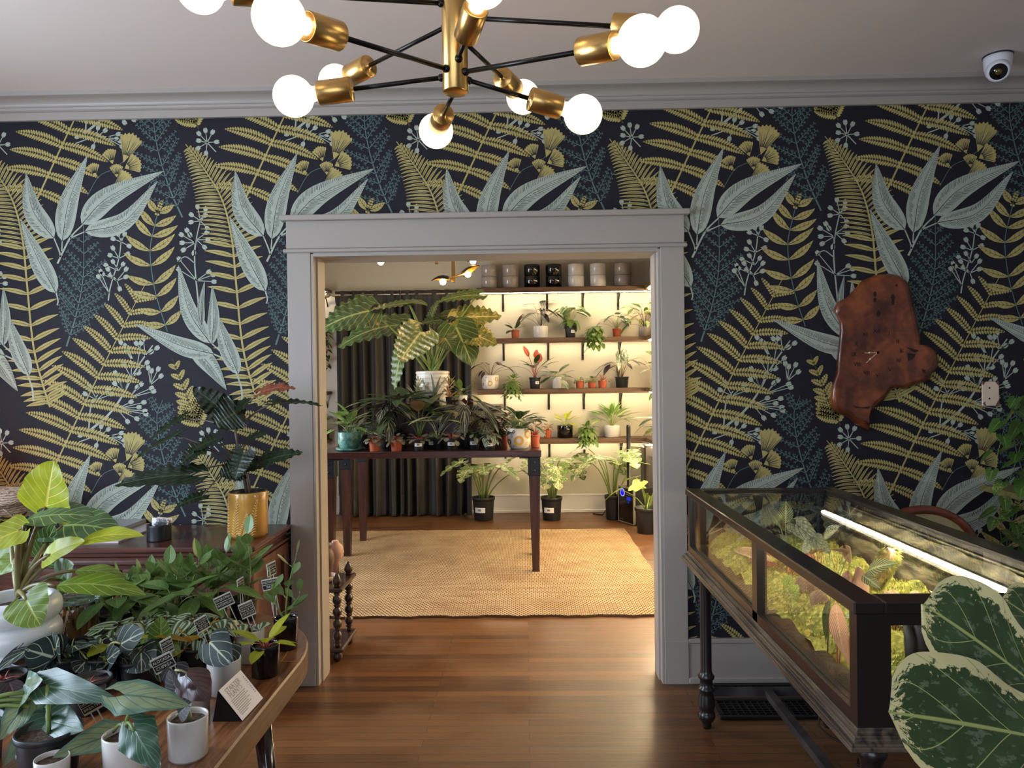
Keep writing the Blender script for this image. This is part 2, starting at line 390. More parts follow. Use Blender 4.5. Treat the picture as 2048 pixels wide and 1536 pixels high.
def pinna(p0, p1, w, ly, sag=6, pitch=5.2):
    """one side frond of the fern with two rows of leaflets"""
    d = sub(p1, p0); l = sqrt(d[0]**2+d[1]**2); n = (-d[1]/l, d[0]/l); sg = 1 if n[1] < 0 else -1
    mid = ((p0[0]+p1[0])/2+n[0]*sag*sg, (p0[1]+p1[1])/2+n[1]*sag*sg)
    k = max(5, int(l/pitch)); ps = [qb(p0, mid, p1, i/k) for i in range(k+1)]
    for i in range(k):
        t = (i+.5)/k; e = sub(ps[i+1], ps[i]); el = sqrt(e[0]**2+e[1]**2); e = (e[0]/el, e[1]/el)
        ww = w*(sin(pi*min(1, .18+t*.85))**.75)*.66+1.5
        for s in (-1, 1): leaflet(ps[i], rot(e, s*1.05), ww, 4.6, GOLD, ly)
    strip(ps, [1.3*(1-.6*i/k) for i in range(k+1)], DGOLD, ly+.3)
def fern(p0, p1, npn, lens, aL, aR, ly, bow=8):
    """p0 base, p1 tip"""
    d = sub(p1, p0); l = sqrt(d[0]**2+d[1]**2); n = (-d[1]/l, d[0]/l); mid = ((p0[0]+p1[0])/2+n[0]*bow, (p0[1]+p1[1])/2+n[1]*bow)
    for i in range(npn):
        t = .04+.93*(i/npn)**.92; p = qb(p0, mid, p1, t); q2 = qb(p0, mid, p1, min(1, t+.02)); e = sub(q2, p); el = sqrt(e[0]**2+e[1]**2); e = (e[0]/el, e[1]/el)
        L = lens(t)
        for s, a in ((1, aR(t)), (-1, aL(t))):
            v = rot(e, s*a); pinna(p, (p[0]+v[0]*L, p[1]+v[1]*L), max(6, L*.165), ly, sag=L*.10)
    ps = [qb(p0, mid, p1, i/12) for i in range(13)]; strip(ps, [3.6-2.4*i/12 for i in range(13)], GOLD, ly+.35)
def sprig(pts, nb, bl, ly, w=3.4):           # teal feathery branch base -> tip
    ps = path(pts, 30)
    strip(ps, [w-(w-1)*i/30 for i in range(31)], TEAL, ly)
    for i in range(nb):
        t = .12+.84*i/nb; k = min(29, int(t*30)); p = ps[k]; e = sub(ps[k+1], ps[k]); l = sqrt(e[0]**2+e[1]**2); e = (e[0]/l, e[1]/l)
        L = bl*(sin(pi*min(1, .25+t*.72))**.7)
        for s in (-1, 1):
            L *= wr.uniform(.85, 1.12); v = rot(e, s*wr.uniform(.68, .98)); p1 = (p[0]+v[0]*L, p[1]+v[1]*L); strip([p, p1], [1.7, .8], TEAL, ly)
            m = max(3, int(L/8.5))
            for j in range(1, m+1):
                u = j/(m+.3); c = (p[0]+v[0]*L*u, p[1]+v[1]*L*u); tl = 11*(1-.55*u)*(L/bl*.6+.4)
                for s2 in (-1, 1):
                    tl *= wr.uniform(.75, 1.25); x = rot(v, s2*wr.uniform(.6, 1.1)); c1 = (c[0]+x[0]*tl, c[1]+x[1]*tl); strip([c, c1], [1.3, .8], TEAL, ly)
                    cm = (c[0]+x[0]*tl*.5, c[1]+x[1]*tl*.5)
                    for s3 in (-1, 1):
                        y = rot(x, s3*.75); strip([cm, (cm[0]+y[0]*tl*.45, cm[1]+y[1]*tl*.45)], [1.1, .8], TEAL, ly)
def fan(b, tip, w, ly):                       # maidenhair fan
    d = sub(tip, b); l = sqrt(d[0]**2+d[1]**2); d = (d[0]/l, d[1]/l); hs = w/l*.62; k = 14
    arc = []
    for i in range(k+1):
        a = -hs+2*hs*i/k; rr = l*(1 if i % 2 else .93)*(1-.10*abs(i/k*2-1)); v = rot(d, a); arc.append((b[0]+v[0]*rr, b[1]+v[1]*rr))
    for i in range(k): pl([b, arc[i], arc[i+1]], GOLD, ly)
    for i in range(1, k):
        a = -hs+2*hs*i/k; v = rot(d, a); strip([(b[0]+v[0]*l*.25, b[1]+v[1]*l*.25), (b[0]+v[0]*l*wr.uniform(.6, .9), b[1]+v[1]*l*wr.uniform(.6, .9))], [1.0, .5], DARK, ly+.3)
def berry(p, q, r, ly):
    stem([p, q], 1.9, 1.5, SAGE, ly, 3)
    d = sub(q, p); l = sqrt(d[0]**2+d[1]**2) or 1; d = (d[0]/l, d[1]/l); c = (q[0]+d[0]*r, q[1]+d[1]*r)
    pl([(c[0]+(d[0]*cos(a)*1.35-d[1]*sin(a))*r, c[1]+(d[1]*cos(a)*1.35+d[0]*sin(a))*r) for a in [2*pi*i/9 for i in range(9)]], SAGE, ly)
    pl([(c[0]+d[0]*r*1.1+cos(a)*r*.3, c[1]+d[1]*r*1.1+sin(a)*r*.3) for a in [2*pi*i/5 for i in range(5)]], DARK, ly+.3)
def spray(c, ends, r, ly):
    for e in ends: berry(c, e, r, ly)
# -- eucalyptus
eleaf([(93, 474), (50, 418), (36, 343)], 47, 7); eleaf([(110, 480), (124, 400), (162, 308)], 46, 7.5)
eleaf([(150, 446), (205, 392), (318, 340)], 50, 8.5); eleaf([(156, 461), (238, 440), (306, 360)], 42, 8)
eleaf([(97, 584), (62, 520), (24, 434)], 44, 9)
stem([(100, 525), (126, 474), (152, 447)], 4, 2.5, SAGE, 6.6); stem([(93, 474), (103, 498), (107, 512)], 2.5, 3, SAGE, 6.6); stem([(110, 480), (109, 500)], 2, 3, SAGE, 6.6, 4); stem([(126, 474), (156, 461)], 3, 2, SAGE, 6.6, 4); stem([(97, 584), (101, 600), (99, 609)], 3, 2.5, SAGE, 6.6)
eleaf([(413, 686), (370, 622), (348, 529)], 40, 9); eleaf([(416, 688), (420, 630), (417, 570)], 27, 9.6); eleaf([(420, 708), (350, 690), (259, 647)], 40, 10)
eleaf([(372, 690), (412, 730), (446, 780)], 40, 8.2); eleaf([(470, 748), (445, 690), (425, 625)], 38, 8.6)
stem([(413, 684), (452, 722), (474, 768), (478, 800)], 2.5, 4, SAGE, 6.6); stem([(420, 708), (452, 722)], 3, 3, SAGE, 6.6, 4); eleaf([(396, 650), (394, 610), (402, 560)], 16, 8.8)
# -- tall fern, ladder fern, small fern, wood fern
fern((62, 1000), (282, 563), 15, lambda t: 20+84*sin(pi*(.28+.66*t))**1.2, lambda t: 1.98-.95*t, lambda t: 1.66-.75*t, 4, bow=-7)
ps = path([(363, 286), (400, 335), (436, 395), (456, 470), (465, 560), (478, 688), (497, 765), (512, 812)], 60)
strip(ps, [1.4+2.4*min(1, i/25) for i in range(61)], GOLD, 5.6)
for i in range(2, 60):
    p = ps[i]; e = sub(ps[min(60, i+1)], ps[i-1]); l = sqrt(e[0]**2+e[1]**2); e = (e[0]/l, e[1]/l); t = i/60
    L = 62*min(1, .12+t*2.6)*(1 if t < .75 else 1-(t-.75)*1.2)
    if i % 2 and i > 27: continue
    for s in (-1, 1):
        a = 1.9 + .75*max(0, .45-t) if t < .9 else 1.75
        v = rot(e, s*a); p1 = (p[0]+v[0]*L*.55, p[1]+v[1]*L*.55-2); p2 = (p[0]+v[0]*L, p[1]+v[1]*L+2+3*(1-t))
        qq = [qb(p, p1, p2, u/5) for u in range(6)]; kk = .62 if i < 28 else 1.2; strip(qq, [3.0*kk, 7.5*kk, 8*kk, 6.6*kk, 4*kk, .8], GOLD, 5)
        strip(qq[:5], [1, .9, .8, .7, .3], DARK, 5.3)
ps = path([(395, 857), (372, 812), (335, 716)], 20); strip(ps, [2.4-1.4*i/20 for i in range(21)], DGOLD, 5.7)
for i in range(2, 20, 2):
    p = ps[i]; e = sub(ps[i], ps[i-1]); l = sqrt(e[0]**2+e[1]**2); e = (e[0]/l, e[1]/l); L = 46*(1-.8*i/20)+5
    for s in (-1, 1):
        v = rot(e, s*.85); pinna(p, (p[0]+v[0]*L, p[1]+v[1]*L), L*.34, 5, sag=2, pitch=4.6)
        strip([p, (p[0]+v[0]*L*.5, p[1]+v[1]*L*.5), (p[0]+v[0]*L*.9, p[1]+v[1]*L*.9)], [2.5, L*.1, .8], GOLD, 4.9)
ps = path([(309, 412), (298, 455), (290, 500), (296, 560), (308, 610), (325, 662)], 40); strip(ps, 1.8, TEAL, 3.9)
for i, (t, L) in enumerate([(.07, 36), (.18, 48), (.29, 56), (.41, 60), (.52, 60), (.63, 58), (.74, 54), (.85, 48), (.95, 44)]):
    k = int(t*40); p = ps[k]; e = sub(ps[k], ps[k+1]); l = sqrt(e[0]**2+e[1]**2); e = (e[0]/l, e[1]/l)
    for s in (-1, 1):
        v = rot(e, s*(1.12+.30*t)); w = rot(e, s*(.62+.35*t)); pm = (p[0]+v[0]*L*.5, p[1]+v[1]*L*.5); p2 = (pm[0]+w[0]*L*.55, pm[1]+w[1]*L*.55)
        qq = [qb(p, pm, p2, u/6) for u in range(7)]; strip(qq, [1.5, 8, 13, 14.5, 12, 7, .6], GOLD, 5.8)
        strip(qq[:6], [1, 1, .9, .8, .5, .3], DARK, 6.1)
        for u in range(1, 6):
            for s2 in (-1, 1): strip([qq[u], (qq[u][0]+w[0]*5+s2*v[1]*5, qq[u][1]+w[1]*5-s2*v[0]*5)], [.8, .4], DARK, 6.1)
pinna((304, 428), (316, 396), 8, 5.8, sag=1)
# -- teal sprigs
sprig([(356, 433), (330, 375), (307, 300), (298, 235), (310, 198)], 11, 64, 1.0); sprig([(118, 692), (140, 620), (153, 545), (153, 440)], 11, 62, 1.2)
# -- maidenhair
stem([(162, 388), (185, 350), (215, 335), (238, 318)], 1.2, 1, TEAL, 2.0)
for a in (((236, 322), (256, 262), 46), ((238, 334), (272, 318), 42), ((214, 325), (204, 294), 30), ((222, 352), (221, 324), 28), ((178, 350), (172, 322), 26), ((212, 376), (252, 345), 36)): fan(*a, ly=5.5)
# -- berries
B = 2.2
stem([(204, 600), (209, 570), (226, 515), (231, 474)], 2.6, 2, SAGE, B)
spray((231, 482), [(218, 477), (226, 470), (236, 470), (243, 488)], 4.6, B); spray((226, 515), [(212, 510), (240, 508), (216, 498)], 4.6, B); spray((222, 560), [(206, 540), (196, 548), (238, 540), (236, 554), (212, 552), (226, 572)], 4.6, B); spray((206, 585), [(190, 545), (186, 555)], 4.4, B); spray((225, 540), [(203, 530), (216, 525), (232, 530)], 4.4, B)
spray((407, 283), [(393, 268), (404, 263), (416, 266), (422, 282), (392, 292), (405, 300), (394, 280)], 4.6, B); stem([(407, 283), (425, 302)], 2, 2, SAGE, B, 3)
stem([(389, 612), (381, 525), (384, 480), (393, 438)], 3, 2, SAGE, B); spray((393, 440), [(378, 430), (388, 416), (402, 420), (378, 442), (404, 452), (400, 432)], 4.6, B); spray((382, 484), [(358, 470), (368, 463), (360, 484), (362, 496), (374, 472), (380, 500)], 4.8, B); spray((385, 478), [(404, 478), (402, 466), (398, 490)], 4.6, B); stem([(381, 525), (362, 512), (346, 522)], 2, 1.8, SAGE, B); spray((385, 560), [(406, 545), (415, 550), (416, 562), (352, 540), (352, 520)], 4.6, B)
stem([(160, 866), (208, 826), (238, 782), (262, 736), (295, 690)], 5, 2.4, SAGE, B); stem([(163, 862), (168, 812), (182, 790)], 3, 2, SAGE, B)
for c, es in (((250, 755), [(238, 732), (252, 728), (262, 748), (280, 728)]), ((236, 784), [(220, 750), (228, 765), (244, 765), (220, 770)]), ((262, 736), [(240, 695), (246, 700), (270, 690), (232, 688)]), ((280, 712), [(264, 690), (276, 682), (300, 698), (288, 706)]), ((290, 770), [(292, 746), (304, 742), (308, 755), (286, 740)]), ((246, 796), [(268, 772), (260, 778), (288, 778), (292, 784)]), ((222, 818), [(262, 815), (274, 822), (276, 828), (240, 840), (258, 836), (246, 806), (272, 806)]), ((180, 800), [(160, 790), (200, 782), (168, 778), (206, 790)])): spray(c, es, 4.8, B)
stem([(143, 885), (180, 873), (215, 872)], 2.2, 1.8, SAGE, B); spray((185, 873), [(188, 858), (200, 862), (180, 888), (150, 872)], 4.6, B); spray((205, 873), [(226, 868), (230, 880), (234, 890), (222, 876)], 4.6, B)

def clip(poly, ax, val, keep_less):
    out = []; n = len(poly)
    for i in range(n):
        a, b = poly[i], poly[(i+1) % n]; ia = (a[ax] <= val) == keep_less; ib = (b[ax] <= val) == keep_less
        if ia: out.append(a)
        if ia != ib:
            t = (val-a[ax])/(b[ax]-a[ax]); out.append((a[0]+(b[0]-a[0])*t, a[1]+(b[1]-a[1])*t))
    return out
zb = .20
rects = [(XL, CL+.02, zb, ZCR+.02), (CR-.02, XR, zb, ZCR+.02), (CL+.02, CR-.02, OT+.1, ZCR+.02)]
wmb = MB()
for x0, x1, z0, z1 in ((XL, OL, 0, ZC), (OR_, XR, 0, ZC), (OL, OR_, OT, ZC)): wmb.box((x0, YW, z0), (x1, YW+WT, z1), 0)
c00 = at(0, 0, YW)
def wxz(p): v = at(p[0], p[1], YW); return (v.x, v.z)
# affine map of the wall plane (photo pixels -> metres); the wall is square-on to within a degree
o_ = wxz((1024, 768)); ax_ = wxz((1524, 768)); ay_ = wxz((1024, 1268))
def wa(p):
    u, w = (p[0]-1024)/500, (p[1]-768)/500
    return (o_[0]+(ax_[0]-o_[0])*u+(ay_[0]-o_[0])*w, o_[1]+(ax_[1]-o_[1])*u+(ay_[1]-o_[1])*w)
vsA, fsA, msA = [], [], []
for j in (-1, 0, 1):
    for i in range(-3, 6):
        ox, oy = i*428.2 + j*5, -i*2.7 + j*602
        for poly, m, ly in MP:
            P = [wa((x+ox, y+oy)) for x, y in poly]
            xs = [p[0] for p in P]; zs = [p[1] for p in P]
            if max(xs) < XL or min(xs) > XR or max(zs) < zb or min(zs) > ZCR+.02: continue
            for x0, x1, z0, z1 in rects:
                if max(xs) < x0 or min(xs) > x1 or max(zs) < z0 or min(zs) > z1: continue
                Q = P
                if min(xs) < x0 or max(xs) > x1 or min(zs) < z0 or max(zs) > z1:
                    for a in ((0, x0, False), (0, x1, True), (1, z0, False), (1, z1, True)):
                        Q = clip(Q, *a)
                        if len(Q) < 3: break
                if len(Q) < 3: continue
                b0 = len(vsA); y = YW - .0004 - ly*.0002
                vsA += [V((p[0], y, p[1])) for p in Q]; fsA.append(list(range(b0, b0+len(Q)))); msA.append(m)
b0 = len(wmb.v); wmb.v += vsA; wmb.f += [[b0+k for k in f] for f in fsA]; wmb.m += msA; wmb.sm += [False]*len(fsA); wmb.uv += [None]*len(fsA)
def paper(n, c): return mat(n, c, .62, var=.1, vs=25, spec=.16)
struct(wmb, 'wall_middle', [paper('paper_ink_dark', (36, 34, 41)), paper('paper_sage', (166, 173, 158)), paper('paper_gold', (176, 160, 100)), paper('paper_teal', (94, 116, 112)), paper('paper_line', (44, 48, 52)), paper('paper_olive_line', (84, 76, 44))])

# ---- door casing, jambs, header
mb = MB(); y1 = YW; y0 = YW-.022
mb.bbox((CL, y0, 0), (OL, y1, OT+.02), 0, .002); mb.bbox((OR_, y0, 0), (CR, y1, OT+.02), 0, .002)
hz0, hz1 = OT+.005, at(970, 436, y0).z
mb.bbox((CL-.002, y0-.003, hz0+.02), (CR+.002, y1, hz1), 0, .002)
mb.bbox((CL-.015, y0-.014, hz0), (CR+.015, y1, hz0+.018), 0, .004)
mb.bbox((CL-.025, y0-.03, hz1-.002), (CR+.025, y1, hz1+.024), 0, .003)
J = .012
mb.box((OL-.02, y0+.004, 0), (OL+J, YW+WT+.02, OT)); mb.box((OR_-J, y0+.004, 0), (OR_+.02, YW+WT+.02, OT)); mb.box((OL+J, y0+.004, OT-.012), (OR_-J, YW+WT+.02, OT+.02))
S = .012   # small bevel strip
mb.box((OL+J, YW+.03, 0), (OL+J+.008, YW+WT-.02, OT-.012)); mb.box((OR_-J-.008, YW+.03, 0), (OR_-J, YW+WT-.02, OT-.012))
mb.box((CL-.04, YW+WT, 0), (OL-.02, YW+WT+.02, OT+.1)); mb.box((OR_+.02, YW+WT, 0), (CR+.04, YW+WT+.02, OT+.1))
for x0, x1 in ((CL-.001, OL), (OR_, CR+.001)): mb.bbox((x0, y0-.004, 0), (x1, y1, .205), 0, .002)   # plinth blocks
struct(mb, 'trim_1', paint)
# ---- crown moulding
mb = MB(); zt = ZC; pr = [(0, ZCR), (.016, ZCR), (.018, ZCR+.036), (.012, ZCR+.04), (.022, ZCR+.046), (.024, ZCR+.056), (.02, ZCR+.062)]
h = zt - (ZCR+.062)
for i in range(9):
    a = i/8*pi/2; pr.append((.02+.05*(1-cos(a)), ZCR+.062+(h-.022)*sin(a)))
pr += [(.082, zt-.02), (.084, zt), (0, zt)]
vs = [(x, YW-p[0], p[1]) for x in (XL, XR) for p in pr]; n = len(pr)
mb.add(vs, [(i, (i+1) % n, n+(i+1) % n, n+i) for i in range(n)], 0, None, False)
struct(mb, 'trim_2', paint)
# ---- baseboards
def base(mb, x0, x1, y, h):
    mb.bbox((x0, y-.018, 0), (x1, y, h-.02), 0, .002); mb.bbox((x0, y-.024, h-.022), (x1, y, h), 0, .004); mb.bbox((x0, y-.03, 0), (x1, y, .032), 0, .005)
mb = MB(); base(mb, CR, XR, YW, .212); base(mb, XL, CL, YW, .212); struct(mb, 'baseboard_middle', paint)
white_tr = mat('white_trim_paint', (214, 210, 204), .4)
mb = MB(); base(mb, XL2, XR2, YF, .20); struct(mb, 'baseboard_back', white_tr)
# ================================================================ chandelier of the front room
k_ = 1.19
frost = None
q = NT('frosted_lit_bulb')
lw = q.n('LayerWeight', {'Blend': .5}).outputs['Facing']
frost = q.done(q.n('Emission', {'Color': (1.0, .85, .58, 1), 'Strength': q.m('MULTIPLY_ADD', q.m('POWER', q.m('SUBTRACT', 1.0, lw), 1.5), 5.0, 1.5)}))
CB = at(911, 186, 1.42*k_); CX = CB.copy()
def depth(d): return 116.0/d*k_
t = thing('chandelier', 'brass and black branching ceiling chandelier with lit frosted globe bulbs', 'chandelier', (CX.x, CX.y, ZC))
PR = .030
mb = MB(); mb.lathe((CX.x, CX.y, CB.z), [(PR-.003, 0), (PR, .003), (PR, ZC-CB.z-.03)], 40, smooth=True); mb.build('pole', brass, t)
mb = MB(); mb.lathe((CX.x, CX.y, ZC-.03), [(.0, 0), (.062, 0), (.068, .006), (.068, .03)], 40); mb.build('ceiling_canopy', brass, t)
# bulb centre px, diameter px, socket inner end px, z offset of the attachment on the pole (photo y)
BULBS = [((558, 36), 107, (676, 66), 143), ((400, -22), 94, (500, -4), 8), ((587, 193), 81, (680, 186), 152), ((672, 165), 70, (713, 145), 45), ((872, 262), 69, (882, 236), 178),
         ((968, -32), 93, (954, 36), 138), ((1284, 82), 99, (1169, 102), 147), ((1354, 60), 88, (1262, 50), 34), ((1046, 194), 67, (1018, 158), 66), ((1166, 229), 77, (1102, 203), 153)]
rod_m = mat('black_rod', (20, 18, 17), .32, .4)
for (bc, dia, se, ya) in BULBS:
    D = depth(dia); c = at(bc[0], bc[1], D)
    zA = at(911, ya, CX.y).z
    a = V((CX.x, CX.y, zA)); dirv = (c - a).normalized()
    # socket length in space: 0.085 m behind the bulb neck
    neck = c - dirv*.052; back = neck - dirv*.088
    mb = MB(); mb.tube([a + dirv*.02, back], .0055, 10); mb.lathe(a + dirv*PR*.8, [(.009, 0), (.009, .012), (.006, .016)], 12, axis=dirv); arm = mb.build('arm', rod_m, t)
    mb = MB(); mb.lathe(back, [(.004, -.006), (.008, -.004), (.008, 0), (.0265, 0), (.028, .0015), (.028, .078), (.0265, .08), (.0255, .08), (.0255, .06)], 32, axis=dirv); mb.build('socket', brass, arm)
    mb = MB(); pr = [(.016, -.062), (.017, -.05), (.019, -.044)]
    for i in range(3, 19):
        aa = pi*i/18; pr.append((.0475*sin(aa), -.0475*cos(aa)))
    pr[-1] = (.0004, .0475)
    mb.lathe(c, pr, 28, axis=dirv); mb.build('bulb', frost, arm)

# ================================================================ sideboard on the left
mahog = wood('mahogany', (50, 24, 18), (92, 50, 36), .32, 0, 1.0, coat=.3)
mahog_v = wood('mahogany_side', (62, 30, 20), (104, 60, 40), .35, 2, 1.0, coat=.2)
SZ = .775
sR = at(571, 1056, YW-.02); SXR = at(506, 1103, 2.94).x + .02; SXL = -2.75; SYF, SYB = 2.94, YW-.028
SXR = -1.115
t = thing('sideboard', 'dark reddish brown wooden sideboard against the wallpapered wall', 'cabinet', ((SXL+SXR)/2, (SYF+SYB)/2, 0))
mb = MB(); mb.bbox((SXL, SYF, SZ-.022), (SXR, SYB, SZ), 0, .006); mb.build('top', mahog, t)
mb = MB(); mb.bbox((SXL+.02, SYF+.02, SZ-.045), (SXR-.02, SYB, SZ-.022), 0, .006); mb.bbox((SXL+.01, SYF+.012, SZ-.075), (SXR-.012, SYB, SZ-.062), 0, .005)
mb.box((SXL+.03, SYF+.03, .09), (SXR-.03, SYB, SZ-.04)); mb.bbox((SXL+.02, SYF+.02, .02), (SXR-.02, SYB, .10), 0, .01)
# side frame with a sunk panel
x = SXR-.03
for y0, y1, z0, z1 in ((SYF+.036, SYF+.09, .105, SZ-.082), (SYB-.07, SYB-.004, .105, SZ-.082), (SYF+.0905, SYB-.0705, .105, .17), (SYF+.0905, SYB-.0705, SZ-.13, SZ-.082)): mb.box((x+.0006, y0, z0), (x+.014, y1, z1), 1)
mb.build('body', [mahog, mahog_v], t)
dw = (SXR-SXL-.12)/3
for i in range(3):
    xa = SXL+.05+i*(dw+.01)
    mb = MB(); mb.bbox((xa, SYF+.014, SZ-.235), (xa+dw, SYF+.03, SZ-.095), 0, .005); mb.bbox((xa+.02, SYF+.008, SZ-.215), (xa+dw-.02, SYF+.016, SZ-.115), 0, .004); dr = mb.build('drawer', mahog, t)
    mb = MB(); c = (xa+dw/2, SYF+.006, SZ-.165); mb.tube([(c[0]-.05, c[1], c[2]+.01), (c[0]-.045, c[1]-.018, c[2]-.008), (c[0]+.045, c[1]-.018, c[2]-.008), (c[0]+.05, c[1], c[2]+.01)], .004, 8); mb.build('handle', mat('aged_brass', (120, 92, 50), .4, 1.0), dr)
    mb = MB(); mb.bbox((xa, SYF+.014, .12), (xa+dw, SYF+.03, SZ-.25), 0, .005)
    for z0, z1 in ((.12, .18), (SZ-.31, SZ-.25)): mb.bbox((xa, SYF+.006, z0), (xa+dw, SYF+.016, z1), 0, .004)
    for x0 in (xa, xa+dw-.06): mb.bbox((x0, SYF+.006, .12), (x0+.06, SYF+.016, SZ-.25), 0, .004)
    mb.build('door', mahog_v, t)

# ================================================================ oval table
TZ = .735
tw = wood('table_walnut', (80, 45, 26), (158, 106, 66), .3, 1, 2.6, coat=.3)
TXR = -.578; TR = .43; TCX = TXR-TR; TYN, TYF = .78, atz(603, 1320, TZ).y - .01
def race(off, n=28):
    r = TR+off; P = []
    for i in range(n+1): a = -pi/2 + pi*i/n + pi/2; P.append((TCX+r*cos(a), TYF+r*sin(a)))
    for i in range(n+1): a = pi + pi*i/n; P.append((TCX+r*cos(a), TYN+r*sin(a)))
    return P
t = thing('oval_table', 'oval walnut table with rounded end carrying the small starter plants', 'table', (TCX, (TYN+TYF)/2, 0))
mb = MB()
P0, P1 = race(-.004), race(0); n = len(P0)
vs = [(x, y, TZ) for x, y in P0] + [(x, y, TZ-.004) for x, y in P1] + [(x, y, TZ-.058) for x, y in P1] + [(x, y, TZ-.062) for x, y in P0]
fs = [tuple(range(n)), tuple(range(4*n-1, 3*n-1, -1))]
mb.add(vs, fs, 0, None, False); mb.add(vs, [(k*n+(i+1) % n, k*n+i, (k+1)*n+i, (k+1)*n+(i+1) % n) for k in range(3) for i in range(n)], 1, None, False)
mb.build('tabletop', [tw, wood('table_edge_walnut', (96, 62, 34), (140, 98, 58), .4, 1, .8)], t)
inl = mat('pale_inlay_line', (176, 128, 72), .4)
mb = MB(); mb.box((TCX-TR+.002, TYF-.0012, TZ+.0001), (TXR-.001, TYF+.0012, TZ+.0006)); mb.box((TXR-.0002, TYF-.001, TZ-.056), (TXR+.0005, TYF+.001, TZ-.003))
for i in range(28):
    a0, a1 = pi*i/28, pi*(i+1)/28
    mb.bar((TCX+(TR-.05)*cos(a0), TYF+(TR-.05)*sin(a0), TZ+.0003), (TCX+(TR-.05)*cos(a1), TYF+(TR-.05)*sin(a1), TZ+.0003), .0016, .0006)
mb.build('inlay_line', inl, t)
lacq = mat('dark_lacquer_leg', (52, 26, 22), .15, coat=.6)
for x, y, dx, dy in ((TXR-.09, TYF-.05, .045, .06), (TCX-TR+.09, TYF-.05, -.045, .06), (TXR-.09, TYN+.05, .045, -.06), (TCX-TR+.09, TYN+.05, -.045, -.06)):
    mb = MB(); mb.tube([(x, y, TZ-.06), (x+dx, y+dy, 0.0)], [.023, .014], 16); mb.build('leg', lacq, t)
mb = MB(); mb.box((TCX-TR+.07, TYN-.02, TZ-.12), (TXR-.07, TYF+.02, TZ-.061)); mb.build('apron', tw, t)

# ================================================================ glass terrarium case
ebony = mat('ebony_painted_wood', (34, 27, 27), .3, var=.15, vs=4, coat=.15)
TX0, TX1, TY0, TY1, TT, TB = .678, 1.285, 1.505, 3.06, .978, .69
q_ = at(1705, 1206, TY0); TX0 = q_.x+.008; TT = (q_.z + at(1365, 976, TY1).z)/2
TB = at(1716, 1492, TY0).z
t = thing('terrarium_case', 'long black framed glass terrarium case on turned legs with lit moss inside', 'terrarium', ((TX0+TX1)/2, (TY0+TY1)/2, 0))
th = .026; fw = .062
x0, x1, y0, y1 = TX0-.008, TX1+.008, TY0-.008, TY1+.008
mb = MB()
for a, b in (((x0, y0), (x0+fw, y1)), ((x1-fw, y0), (x1, y1)), ((x0+fw, y0), (x1-fw, y0+fw)), ((x0+fw, y1-fw), (x1-fw, y1))): mb.bbox((a[0], a[1], TT-th), (b[0], b[1], TT), 0, .003)
mb.build('top_frame', ebony, t)
pw = .042; zb_, zt_ = TB+.03, TT-th
mb = MB(); xs0, xs1, ys0, ys1 = TX0, TX1, TY0, TY1; w_ = .034
for X in (xs0, xs1-.03):
    mb.box((X, ys0, zb_), (X+.03, ys0+w_, zt_)); mb.box((X, ys1-w_, zb_), (X+.03, ys1, zt_))
    ym = at(1503, 1150, 2.19).y; ym = 2.175
    mb.box((X, ym-.022, zb_), (X+.03, ym+.022, zt_)); mb.box((X, ys0+w_, zb_), (X+.03, ys1-w_, zb_+.035))
for Y in (ys0, ys1-.03):
    for xa in (xs0+.03, xs1-.03-.04): mb.box((xa, Y, zb_), (xa+.04, Y+.03, zt_))
    mb.box((xs0+.07, Y+.001, zb_), (xs1-.07, Y+.029, zb_+.035)); mb.box((xs0+.07, Y+.001, zt_-.025), (xs1-.07, Y+.029, zt_))
mb.build('side_frame', ebony, t)
mb = MB()   # ogee base moulding
for k, (o, z) in enumerate([(.004, .03), (.006, .024), (.014, .018), (.016, .012), (.024, .006), (.026, 0)]): mb.bbox((xs0-o, ys0-o, TB-.002+z), (xs1+o, ys1+o, TB+.008+z), 0, .002)
mb.build('base_moulding', mat('worn_black_moulding', (44, 38, 36), .35, c2=(96, 84, 70), vs=3, stretch=(20, 1, 20)), t)
mb = MB(); mb.box((xs0+.004, ys0+.004, TB+.02), (xs1-.004, ys1-.004, TB+.034)); mb.build('base_board', ebony, t)
gl = glass('clear_glass')
def pane(lo, hi): m_ = MB(); m_.box(lo, hi); m_.build('glass_pane', gl, t)
pane((xs0+.012, ys0+w_, zb_+.035), (xs0+.015, ym-.022, zt_)); pane((xs0+.012, ym+.022, zb_+.035), (xs0+.015, ys1-w_, zt_))
pane((xs1-.015, ys0+w_, zb_+.035), (xs1-.012, ys1-w_, zt_)); pane((xs0+.07, ys0+.012, zb_+.035), (xs1-.07, ys0+.015, zt_-.025)); pane((xs0+.07, ys1-.015, zb_+.035), (xs1-.07, ys1-.012, zt_-.025))
pane((x0+fw, y0+fw, TT-.012), (x1-fw, y1-fw, TT-.008))
bark = mat('grey_bark_panel', (120, 112, 84), .55, c2=(52, 48, 36), vs=5, stretch=(1, 1.5, 9), bump=.8, bs=14)
mb = MB(); nx, nz = 60, 14; vs = []
for i in range(nx+1):
    for j in range(nz+1): vs.append((xs1-.06-.012*sin(i*.7+j*2.1)*sin(j*1.3)-.006*U(0, 1), ys0+.05+(ys1-ys0-.1)*i/nx, zb_+.01+(zt_-zb_-.02)*j/nz))
mb.add(vs, [(i*(nz+1)+j, (i+1)*(nz+1)+j, (i+1)*(nz+1)+j+1, i*(nz+1)+j+1) for i in range(nx) for j in range(nz)]); mb.box((xs1-.05, ys0+.04, zb_), (xs1-.034, ys1-.04, zt_-.005)); mb.build('bark_back_panel', bark, t)
ledw = emit('white_led', (255, 240, 208), 210)
LX = at(1650, 1022, 2.66).x; LZ = at(1830, 1100, 2.1).z
